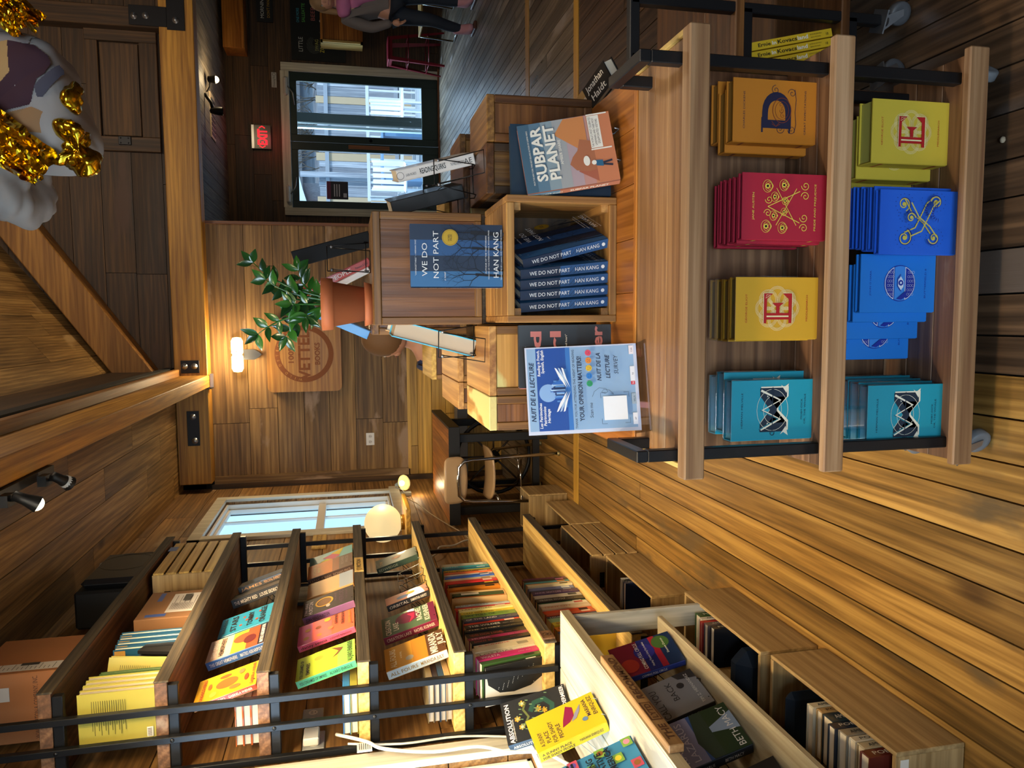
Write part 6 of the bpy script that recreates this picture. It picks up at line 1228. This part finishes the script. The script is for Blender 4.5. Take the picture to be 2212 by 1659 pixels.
# red metal stool
t = thing('metal_stool', 'dark red metal bar stool beside the glass doors', 'stool', (3.80, 11.1, 0)); RD = mat('6c0c1c', .35, .2)
b = MB(); b.cbox(-.16, .16, -.16, .16, .76, .785, RD, c=.008); b.cbox(-.155, .155, -.155, .155, .72, .76, RD, c=.006); b.build('seat', t)
for sx in (-1, 1):
    for sy in (-1, 1): b = MB(); b.add([(sx*(.155-a)*1., sy*(.155-c), .76) for a, c in ((0,0),(.05,0),(0,.05))]+[(sx*(.235-a), sy*(.235-c), 0) for a, c in ((0,0),(.025,0),(0,.025))], [(0,1,2),(3,5,4),(0,3,4,1),(1,4,5,2),(2,5,3,0)], RD); b.build('leg', t)
for z, k in ((.22, .21), (.5, .185)):
    for s in (-1, 1): b = MB(); b.tube([(-k, s*k, z), (k, s*k, z)], .006, RD, 6); b.build('stretcher', t); b = MB(); b.tube([(s*k, -k, z), (s*k, k, z)], .006, RD, 6); b.build('stretcher', t)
# folding trolley/high chair by the person
t = thing('chrome_chair', 'chrome-legged chair with pale wooden seat beside the standing person', 'chair', (3.75, 9.6, 0)); 
for s in (-1, 1): b = MB(); b.tube([(s*.2, -.22, .85), (s*.2, -.2, .45), (s*.2, -.24, .02), (s*.2, .24, .02), (s*.2, .16, .45)], .011, CHROME, 8); b.build('side_frame', t)
b = MB(); b.cbox(-.2, .2, -.2, .2, .45, .47, W('slat', 'Y'), c=.004); b.build('seat', t); b = MB(); b.cbox(-.19, .19, -.23, -.215, .66, .86, W('slat', 'X'), c=.004); b.build('backrest', t)
b = MB(); b.cbox(3.22, 3.28, 9.0, 9.05, .92, .99, mat('e4e8ec', .4), c=.004); b.build('thermostat', label='small white box held beside the person at the far right', cat='box') if False else None

# ================================================================ PEOPLE
def skin(name, joints, edges, m_, parent, sub=2):
    """joints: name -> (pos, radius); root is the first joint"""
    ks = list(joints); me = bpy.data.meshes.new(name); me.from_pydata([joints[k][0] for k in ks], [(ks.index(a), ks.index(c)) for a, c in edges], [])
    o = bpy.data.objects.new(name, me); C.objects.link(o); o.parent = parent; me.materials.append(m_)
    md = o.modifiers.new('skin', 'SKIN'); md.use_smooth_shade = True
    if not me.skin_vertices: 
        bpy.context.view_layer.objects.active = o; bpy.ops.mesh.customdata_skin_add()
    for i, k in enumerate(ks):
        r_ = joints[k][1]; r_ = r_ if isinstance(r_, tuple) else (r_, r_); me.skin_vertices[0].data[i].radius = r_; me.skin_vertices[0].data[i].use_root = i == 0
    s = o.modifiers.new('sub', 'SUBSURF'); s.levels = sub; s.render_levels = sub
    return o
SKN = mat('c08c70', .5)
def head(par, c, m_hair, turn=0, r=.098, hair_len=.0):
    b = MB(); b.T = Matrix.Translation(c) @ Matrix.Rotation(turn, 4, 'Z'); b.ball((0, 0, 0), r, SKN, 20, 14, (.80, .95, 1.18)); b.ball((0, -r*.9, -r*.12), r*.17, SKN, 8, 6, (.7, 1, 1.3)); b.ball((0, -r*.62, -r*.62), r*.42, SKN, 12, 8, (1, .8, .7))
    for s in (-1, 1): b.ball((s*r*.80, 0, -r*.1), r*.2, SKN, 8, 6, (.4, .7, 1.1))
    h = b.build('head', par)
    b = MB(); b.T = Matrix.Translation(c) @ Matrix.Rotation(turn, 4, 'Z')
    for s in (-1, 1): b.ball((s*r*.32, -r*.80, r*.08), r*.10, WHITE, 8, 6); b.ball((s*r*.32, -r*.865, r*.08), r*.05, mat('2c1c14', .3), 8, 6); b.box(s*r*.32-r*.16, s*r*.32+r*.16, -r*.94, -r*.88, r*.24, r*.29, m_hair)
    b.box(-r*.24, r*.24, -r*.98, -r*.9, -r*.62, -r*.55, mat('8c4438', .5)); b.build('face_features', par)
    b = MB(); b.T = Matrix.Translation(c) @ Matrix.Rotation(turn, 4, 'Z'); v0 = len(b.v); b.ball((0, r*.14, r*.16), r*1.1, m_hair, 20, 14, (.86, .98, 1.12))
    if hair_len: b.tube([(0, r*.7, 0), (0, r*.95, -hair_len*.5), (0, r*.8, -hair_len)], [r*.7, r*.6, r*.2], m_hair, 10); [b.tube([(s*r*.7, r*.2, r*.3), (s*r*.85, -r*.1, -hair_len*.5), (s*r*.8, -r*.35, -hair_len)], [r*.35, r*.32, r*.12], m_hair, 8) for s in (-1, 1)]
    b.build('hair', par); return h
def hand(par, wrist, d, side, palm_n, name='hand'):
    d = Vector(d).normalized(); n_ = Vector(palm_n).normalized(); s = d.cross(n_).normalized()*side; w_ = Vector(wrist); J = {'w': (w_, .026), 'p': (w_+d*.045, (.036, .018)), 'k': (w_+d*.085, (.038, .016))}; E = [('w', 'p'), ('p', 'k')]
    for i, (o_, L) in enumerate(((-.030, .062), (-.010, .072), (.010, .068), (.028, .054))):
        a = w_+d*.088+s*o_; J['f%da' % i] = (a, .0095); J['f%db' % i] = (a+d*L*.5+n_*.008, .0085); J['f%dc' % i] = (a+d*L*.85+n_*.028, .0075); E += [('k', 'f%da' % i), ('f%da' % i, 'f%db' % i), ('f%db' % i, 'f%dc' % i)]
    J['ta'] = (w_+d*.035-s*.035+n_*.008, .012); J['tb'] = (w_+d*.07-s*.055+n_*.022, .009); E += [('p', 'ta'), ('ta', 'tb')]
    return skin(name, J, E, SKN, par, 1)
# standing person, far right (top edge of the photo)
P = thing('person', 'standing person in pink scarf, grey jacket, dark leggings and pink boots', 'person', (3.24, 8.35, 0)); V = Vector
px_ = {'hip': (V((.10, 0, .93)), (.15, .11)), 'waist': (V((.09, 0, 1.08)), (.13, .10)), 'chest': (V((.08, .0, 1.28)), (.155, .11)), 'neck': (V((.07, -.03, 1.44)), .055), 'hd': (V((.04, -.06, 1.53)), .05),
 'shl': (V((-.09, 0, 1.37)), .055), 'ell': (V((-.15, .0, 1.10)), .042), 'wrl': (V((-.12, -.10, .90)), .026), 'shr': (V((.25, 0, 1.37)), .055), 'elr': (V((.30, -.02, 1.10)), .042), 'wrr': (V((.26, -.14, .92)), .026),
 'thl': (V((-.01, .0, .84)), .095), 'knl': (V((-.04, -.06, .50)), .06), 'cal': (V((-.06, .02, .30)), .052), 'anl': (V((-.08, .06, .09)), .036), 'tol': (V((-.09, -.08, .045)), .03),
 'thr': (V((.20, .0, .84)), .095), 'knr': (V((.20, -.02, .50)), .06), 'car': (V((.20, .03, .30)), .052), 'anr': (V((.20, .04, .09)), .036), 'tor': (V((.20, -.12, .045)), .03)}
body_e = [('hip', 'waist'), ('waist', 'chest'), ('chest', 'neck'), ('neck', 'hd'), ('chest', 'shl'), ('shl', 'ell'), ('ell', 'wrl'), ('chest', 'shr'), ('shr', 'elr'), ('elr', 'wrr'), ('hip', 'thl'), ('thl', 'knl'), ('knl', 'cal'), ('cal', 'anl'), ('anl', 'tol'), ('hip', 'thr'), ('thr', 'knr'), ('knr', 'car'), ('car', 'anr'), ('anr', 'tor')]
skin('body', px_, body_e, SKN, P)
def sub_(keys, k, add=.0): return {q: (px_[q][0], tuple(v*k+add for v in px_[q][1]) if isinstance(px_[q][1], tuple) else px_[q][1]*k+add) for q in keys}
def edg(keys): return [e for e in body_e if e[0] in keys and e[1] in keys]
L_ = ['hip', 'thl', 'knl', 'cal', 'anl', 'thr', 'knr', 'car', 'anr']; skin('leggings', sub_(L_, 1.05, .006), edg(L_), mat('1c2430', .8), P)
K_ = ['waist', 'hip', 'chest', 'shl', 'ell', 'wrl', 'shr', 'elr', 'wrr']; jk = sub_(K_, 1.10, .014); skin('jacket', jk, edg(K_), mat('6c6460', .85, bump=.3), P)
skin('pink_scarf', {'a': (V((-.10, -.07, 1.38)), .07), 'b': (V((.06, -.10, 1.42)), .085), 'c': (V((.20, -.05, 1.40)), .075), 'd': (V((.10, -.13, 1.24)), .075), 'e': (V((.14, -.13, 1.05)), .06), 'f': (V((.16, -.12, .90)), .05)}, [('b', 'a'), ('b', 'c'), ('b', 'd'), ('d', 'e'), ('e', 'f')], mat('b86c94', .85, bump=.3), P)
for q, a, t_ in (('left', 'anl', 'tol'), ('right', 'anr', 'tor')):
    A_, T_ = px_[a][0], px_[t_][0]; skin('boot', {'s': (A_+V((0, 0, .16)), .052), 'a': (A_+V((0, 0, -.01)), .05), 'h': (A_+V((0, .03, -.045)), .042), 't': (T_+V((0, -.01, .005)), (.044, .038))}, [('s', 'a'), ('a', 'h'), ('a', 't')], mat('b8848c', .7), P)
    b = MB(); b.cbox(A_.x-.045, A_.x+.045, T_.y-.05, A_.y+.07, 0.0, .03, mat('4c2c20', .6), c=.01); b.build('boot_sole', P)
head(P, V((.04, -.08, 1.60)), mat('8c6c48', .7), R(-20), hair_len=.26)
hand(P, px_['wrl'][0], (-.1, -.3, -1), 1, (.6, -.6, 0)); hand(P, px_['wrr'][0], (.0, -.4, -1), -1, (-.6, -.6, 0))
# seated person behind the long table
Q = thing('person', 'seated person in blue shirt looking down, mostly hidden behind table boxes', 'person', (-.10, 4.35, 0))
qj = {'hip': (V((.02, .08, .52)), (.14, .12)), 'waist': (V((.01, .07, .70)), (.12, .10)), 'chest': (V((0, .02, .94)), (.14, .105)), 'neck': (V((-.01, -.03, 1.08)), .045), 'hd': (V((-.01, -.07, 1.16)), .05), 'shl': (V((-.15, .0, 1.01)), .05), 'ell': (V((-.19, -.08, .80)), .04), 'wrl': (V((-.08, -.26, .82)), .025), 'shr': (V((.15, .0, 1.01)), .05), 'elr': (V((.19, -.08, .80)), .04), 'wrr': (V((.08, -.26, .82)), .025),
 'thl': (V((-.09, -.02, .52)), .08), 'knl': (V((-.12, -.36, .50)), .058), 'anl': (V((-.12, -.34, .08)), .036), 'tol': (V((-.12, -.46, .04)), .03), 'thr': (V((.11, -.02, .52)), .08), 'knr': (V((.13, -.36, .50)), .058), 'anr': (V((.13, -.34, .08)), .036), 'tor': (V((.13, -.46, .04)), .03)}
qe = [('hip', 'waist'), ('waist', 'chest'), ('chest', 'neck'), ('neck', 'hd'), ('chest', 'shl'), ('shl', 'ell'), ('ell', 'wrl'), ('chest', 'shr'), ('shr', 'elr'), ('elr', 'wrr'), ('hip', 'thl'), ('thl', 'knl'), ('knl', 'anl'), ('anl', 'tol'), ('hip', 'thr'), ('thr', 'knr'), ('knr', 'anr'), ('anr', 'tor')]
skin('body', qj, qe, SKN, Q)
def sq(keys, k, add): return {q: (qj[q][0], tuple(v*k+add for v in qj[q][1]) if isinstance(qj[q][1], tuple) else qj[q][1]*k+add) for q in keys}
def qd(keys): return [e for e in qe if e[0] in keys and e[1] in keys]
K2 = ['waist', 'hip', 'chest', 'shl', 'ell', 'shr', 'elr']; skin('blue_shirt', sq(K2, 1.08, .012), qd(K2), mat('24345c', .8), Q); L2 = ['hip', 'thl', 'knl', 'anl', 'thr', 'knr', 'anr']; skin('trousers', sq(L2, 1.05, .008), qd(L2), mat('2c2c34', .8), Q)
head(Q, V((-.01, -.09, 1.235)), mat('6c4c2c', .7), R(-115)); hand(Q, qj['wrl'][0], (.4, -1, -.1), 1, (0, 0, -1)); hand(Q, qj['wrr'][0], (-.4, -1, -.1), -1, (0, 0, -1))
t = thing('wooden_stool', 'plain wooden stool under the seated person', 'stool', (-.08, 4.43, 0)); b = MB(); b.cbox(-.16, .16, -.14, .16, .37, .40, W('table', 'X'), c=.006); b.build('seat', t)
for sx in (-1, 1):
    for sy in (-1, 1): b = MB(); b.tube([(sx*.13, sy*.11, .37), (sx*.16, sy*.14, 0)], .016, W('table', 'Z'), 8); b.build('leg', t)

# ================================================================ HANGING FABRIC WITH GOLD FOIL
def blob(pts_r, seed, mt_, amp=.02, n=40, m_=28, sc=(1,1,1), c=(0,0,0), freq=9.0):
    from mathutils import noise
    b = MB(); v = []; f = []
    for i in range(m_+1):
        a = math.pi*i/m_
        for k in range(n):
            t = 2*math.pi*k/n; d = Vector((math.sin(a)*math.cos(t), math.sin(a)*math.sin(t), math.cos(a)))
            d2 = Vector([math.copysign(abs(q)**.65, q) for q in d]); p = Vector((d2.x*sc[0], d2.y*sc[1], d2.z*sc[2])); nn = noise.noise(p*freq+Vector((seed, seed, seed)))+.5*abs(noise.noise(p*freq*2.3+Vector((0, seed, 0))))
            p += d*amp*nn; v.append(p+Vector(c))
    for i in range(m_):
        for k in range(n): f.append((i*n+k, i*n+(k+1) % n, (i+1)*n+(k+1) % n, (i+1)*n+k))
    b.add(v, f, mt_, smooth=True); return b
# hanging cloth parcel: the print is laid into the cloth face by face
GOLD = mat('d8b028', .14, 1)
h = thing('hanging_foil_wrapped_bundle', 'printed white cloth bundle with crinkled gold foil ribbons hanging at top left', 'hanging decoration', (.50, 2.0, 2.20))
def inpoly(x, y, P):
    c = False; j = len(P)-1
    for i in range(len(P)):
        if (P[i][1] > y) != (P[j][1] > y) and x < (P[j][0]-P[i][0])*(y-P[i][1])/(P[j][1]-P[i][1])+P[i][0]: c = not c
        j = i
    return c
PR = [('3a1c28', [(.145,.105),(.095,.10),(.07,.08),(.065,.065),(.075,.04),(.09,.025),(.105,-.03),(.165,-.05),(.195,-.01),(.165,.005),(.14,.035),(.143,.075)]),
      ('b08a58', [(.16,.10),(.145,.105),(.14,.035),(.165,.005),(.20,-.005),(.16,.05)]), ('a8806c', [(.215,.15),(.175,.155),(.11,.125),(.12,.12),(.20,.13)]),
      ('484450', [(.052,.065),(.04,.05),(.09,-.025),(.095,.01)]), ('94704c', [(.165,-.055),(.105,-.035),(.07,-.05),(.08,-.09),(.14,-.09)]), ('8c8484', [(.215,.125),(.12,.12),(.10,.105),(.16,.10),(.16,.05),(.215,-.01)])]
def cloth():
    from mathutils import noise
    b = MB(); n, m_ = 140, 100; v = []; f = []; cs_ = []
    for i in range(m_+1):
        a = math.pi*i/m_
        for k in range(n):
            t = 2*math.pi*k/n; d = Vector((math.sin(a)*math.cos(t), math.sin(a)*math.sin(t), math.cos(a))); q = Vector([math.copysign(abs(c)**.5, c) for c in d])
            p = Vector((q.x*.145, q.y*.12, q.z*.17)); wr = .010*noise.noise(p*9+Vector((3, 1, 2)))+.010*abs(noise.noise(Vector((p.x*16+p.z*10, p.y*8, p.z*5))))
            p += d*wr; p.z += .02*math.sin(p.x*18) if p.z < -.1 else 0; v.append(p+Vector((0, 0, .01)))
    for i in range(m_):
        for k in range(n):
            f_ = (i*n+k, i*n+(k+1) % n, (i+1)*n+(k+1) % n, (i+1)*n+k); c = sum((v[j] for j in f_), Vector())/4
            u, w_ = c.x-.01, c.z+.02; f.append(f_); cs_.append('98928f')
    for key in sorted(set(cs_)):
        pass
    o = len(b.v); b.v += [tuple(p) for p in v]
    for f_, c in zip(f, cs_): b.f.append(tuple(o+j for j in f_)); b.mi.append(b.m(mat(c, .85))); b.pv.append(.5); b.sm.append(True)
    return b
cloth().build('cloth_body', h)
def front_print():
    from mathutils import noise
    b = MB(); N = 170; v = []; f = []
    x0, x1, z0, z1 = -.13, .13, -.155, .12
    for i in range(N+1):
        for j in range(N+1):
            x = x0+(x1-x0)*i/N; z = z0+(z1-z0)*j/N; q = 1-abs(x/.145)**4-abs(z/.17)**4
            y = -.12*max(q, 1e-4)**.25; p = Vector((x, y, z)); wr = .010*noise.noise(p*9+Vector((3, 1, 2)))+.010*abs(noise.noise(Vector((p.x*16+p.z*10, p.y*8, p.z*5))))
            d = Vector(((x/.145)**2*(1 if x > 0 else -1), -(y/.12)**2, (z/.17)**2*(1 if z > 0 else -1))); p += d*wr; p.y -= .0015; v.append(p+Vector((0, 0, .01)))
    for i in range(N):
        for j in range(N):
            a = i*(N+1)+j; c = (v[a]+v[a+N+2])/2; k = next((h_ for h_, P in PR if inpoly(c.z+.19, c.x-.01, P)), None)
            if k: f.append(((a, a+N+1, a+N+2, a+1), k))
    b.v = [tuple(p) for p in v]
    for q, k in f: b.f.append(q); b.mi.append(b.m(mat(k, .85))); b.pv.append(.5); b.sm.append(True)
    return b
front_print().build('printed_front', h)
blob(0, 8.3, mat('88807a', .85), .05, 60, 40, sc=(.11, .11, .075), c=(-.13, .04, .03), freq=9).build('white_lining', h)
def foil(pts, w_, seed, amp=.012, n=44, m_=9):
    from mathutils import noise
    b = MB(); V_ = [Vector(p) for p in pts]; v = []; f = []
    for i in range(n+1):
        t = i/n*(len(V_)-1); k = min(int(t), len(V_)-2); p = V_[k].lerp(V_[k+1], t-k); d = (V_[k+1]-V_[k]).normalized(); s = d.cross(Vector((0, 1, 0))).normalized(); tw = 1+.35*noise.noise(Vector((i*.22, seed, 0)))
        for j in range(m_+1):
            v.append(p+s*(j/m_-.5)*w_*tw+Vector((0, -1, 0))*(amp*2.6*noise.noise(Vector((i*.16, j*.75, seed)))+amp*.4*noise.noise(Vector((i*.4, j*.9, seed+7)))+amp*(1-(2*j/m_-1)**2)))
    for i in range(n):
        for j in range(m_): a = i*(m_+1)+j; f += [(a, a+1, a+m_+1), (a+1, a+m_+2, a+m_+1)]
    b.add(v, f, GOLD); return b
foil([(.03, -.15, .11), (-.03, -.155, .03), (-.10, -.15, -.05), (-.165, -.14, -.125)], .075, 1.0).build('foil_ribbon', h)
foil([(-.06, -.14, .08), (-.12, -.145, .0), (-.18, -.13, -.10)], .045, 4.0).build('foil_ribbon', h)
foil([(.27, -.12, .12), (.24, -.13, .02), (.19, -.135, -.06), (.145, -.13, -.12)], .045, 2.0).build('foil_ribbon', h)
foil([(.20, -.13, .03), (.17, -.14, -.03), (.13, -.14, -.09)], .05, 9.0).build('foil_ribbon', h)
blob(0, 4.1, mat('98928f', .85), .03, 50, 36, sc=(.08, .08, .10), c=(.24, .0, .09), freq=9).build('white_lining', h)
blob(0, 5.5, GOLD, .05, 34, 24, sc=(.036, .025, .024), c=(-.105, -.10, -.165), freq=26).build('foil_tuft', h)
blob(0, 2.2, GOLD, .03, 26, 20, sc=(.022, .015, .010), c=(.0, -.10, -.172), freq=30).build('foil_tuft', h)
b = MB(); b.tube([(0, 0, .15), (0, 0, 1.7)], .003, mat('c8c4bc', .5), 5); b.build('hanging_cord', h)

b = MB(); b.ball((0, 0, .006), .008, mat('a89880', .9), 7, 5, (1, .8, .7)); b.build('crumb', loc=(.394, 1.440, 0), label='small pale crumb on the dark floor boards before the cart', cat='crumb')
# ================================================================ OUTSIDE THE GLASS DOOR
t = thing('porch_railing', 'white railing with upright bars along the deck outside', 'railing', (0, 15.6, -.02))
for z in (.25, .92): b = MB(); b.box(2.4, 6.0, -.03, .03, z, z+.06, mat('e0e4e8', .6)); b.build('rail', t)
for k in range(24): b = MB(); b.box(2.45+.15*k, 2.49+.15*k, -.02, .02, 0, .92, mat('e0e4e8', .6)); b.build('baluster', t)
b = MB(); 
for i in range(60): b.box(-6, 14, 11.82+i*.14, 11.95+i*.14, -.10, -.02, mat('a8b0b8', .8) if i % 3 else mat('98a2ac', .8))
b.build('floor_deck', kind='structure')
b = MB(); b.box(-30, 40, 20.2, 60, -.4, -.3, mat('8c8c84', .9)); b.build('floor_yard', kind='structure')
t = thing('plank_fence', 'tall weathered board fence across the yard seen through the doors', 'fence', (3, 16.5, 0)); gm = W('grey', 'Z'); rnd = random.Random(2); b = MB(); x = -6
while x < 9: w_ = rnd.uniform(.12, .2); b.box(x, x+w_-.012, 0, .03, -.1, 1.95+rnd.uniform(-.04, .04), gm if rnd.random() > .15 else mat('c8b090', .8)); x += w_
b.build('boards', t)
for z in (.3, 1.75): b = MB(); b.box(-6, 9, -.04, 0, z-.04, z+.04, mat('a0a8b4', .8)); b.build('rail', t)
b = MB()
for x in (-2.6, 0, 2.4): b.box(x, x+.1, -.1, -.02, -.1, 2.3, gm)
b.build('posts', t)
b = MB(); br_ = bpy.data.materials.new('pale_brick'); br_.use_nodes = True; N = br_.node_tree.nodes; bt = N.new('ShaderNodeTexBrick'); bt.inputs['Color1'].default_value = hx('b87c70'); bt.inputs['Color2'].default_value = hx('a88078'); bt.inputs['Mortar'].default_value = hx('d8d4d0'); bt.inputs['Scale'].default_value = 1; bt.inputs['Brick Width'].default_value = .24; bt.inputs['Row Height'].default_value = .085; bt.inputs['Mortar Size'].default_value = .012
tc = N.new('ShaderNodeTexCoord'); mp = N.new('ShaderNodeMapping'); mp.inputs['Rotation'].default_value = (R(90), 0, 0); br_.node_tree.links.new(tc.outputs['Object'], mp.inputs[0]); br_.node_tree.links.new(mp.outputs[0], bt.inputs['Vector']); br_.node_tree.links.new(bt.outputs[0], N['Principled BSDF'].inputs['Base Color'])
b.box(-4, 2.6, 0, 4, 0, 5, br_); b.build('brick_building', loc=(0, 22, -.3), label='pale red brick building beyond the fence, seen through the left door', cat='building')
b = MB(); b.box(0, 7, 0, 5, 0, 2.7, W('grey', 'X')); b.prism([(-.2, 2.7), (7.2, 2.7), (3.5, 3.6)], -.2, 5.2, mat('6c7078', .8)); b.build('timber_shed', loc=(3.4, 19.5, -.3), label='grey timber shed with gabled roof beyond the fence', cat='shed')
def outchair(label, x, y, rz, col='d8dce0'):
    t = thing('deck_chair', label, 'chair', (x, y, -.02), R(rz), 'slatted chairs on the deck'); m_ = mat(col, .6)
    for k in range(5): b = MB(); b.box(-.24, .24, -.22+.09*k, -.15+.09*k, .40, .42, m_); b.build('seat_slat', t)
    for k in range(5): b = MB(); b.box(-.24+.10*k, -.17+.10*k, .22, .24, .42, .95, m_); b.build('back_slat', t)
    for sx in (-.23, .23):
        for sy in (-.2, .22): b = MB(); b.box(sx-.02, sx+.02, sy-.02, sy+.02, 0, .42 if sy < 0 else .97, m_); b.build('leg', t)
    return t
outchair('white slatted chair on the deck, behind the right door', 3.75, 13.6, 20); outchair('white slatted chair on the deck, behind the door middle', 2.45, 13.2, -15); outchair('white slatted chair on the deck, behind the left door', 2.2, 15.0, 160)
t = thing('deck_table', 'blue-topped table on the deck outside', 'table', (3.0, 14.5, -.02)); b = MB(); b.box(-.45, .45, -.3, .3, .72, .75, mat('6c8cac', .5)); b.build('table_top', t)
for sx in (-.4, .4): b = MB(); b.box(sx-.03, sx+.03, -.28, .28, 0, .72, mat('5c7c9c', .5)); b.build('leg', t)
t = thing('deck_post', 'dark timber post of the porch right behind the right glass door', 'post', (3.13, 12.3, -.02)); b = MB(); b.box(-.07, .07, -.06, .06, 0, 3.4, mat('4c5450', .7)); b.build('post', t)
b = MB(); b.box(0, .035, -.05, .05, 0, 3.4, mat('b8c8c8', .5)); b.build('downpipe', loc=(2.98, 12.3, -.02), label='pale downpipe beside the dark porch post outside', cat='pipe')
b = MB(); 
for k in range(5): a = R(90+72*k); a2 = R(126+72*k); a3 = R(54+72*k); b.add([(0, -.02, 0), (.07*math.cos(a2), 0, .07*math.sin(a2)), (.2*math.cos(a), 0, .2*math.sin(a)), (.07*math.cos(a3), 0, .07*math.sin(a3))], [(0, 1, 2), (0, 2, 3)], mat('9c7c5c', .5))
b.tube([(.2*math.cos(k/24*6.283), 0, .2*math.sin(k/24*6.283)) for k in range(24)], .008, mat('8c8c8c', .5), 5, closed=True); b.build('metal_star', loc=(1.55, 16.43, .55), label='five-pointed metal star in a ring hung on the yard fence', cat='star')
b = MB(); rnd = random.Random(6)
def tw(p, d, L, r_, n):
    q = p+d*L; b.tube([p, p.lerp(q, .5)+Vector((rnd.uniform(-.05, .05), 0, .04)), q], [r_, r_*.8, r_*.6], mat('5c544c', .9), 4)
    if n:
        for _ in range(3): d2 = (d+Vector((rnd.uniform(-.8, .8), rnd.uniform(-.3, .3), rnd.uniform(-.3, .5)))).normalized(); tw(q, d2, L*.7, r_*.6, n-1)
for x in (0, 1.4, 2.6): tw(Vector((x, 0, 0)), Vector((.1, 0, 1)), 1.1, .06, 4)
b.build('bare_shrub', loc=(3.6, 18.0, -.3), label='bare branching trees above the fence, seen through the right door', cat='tree')
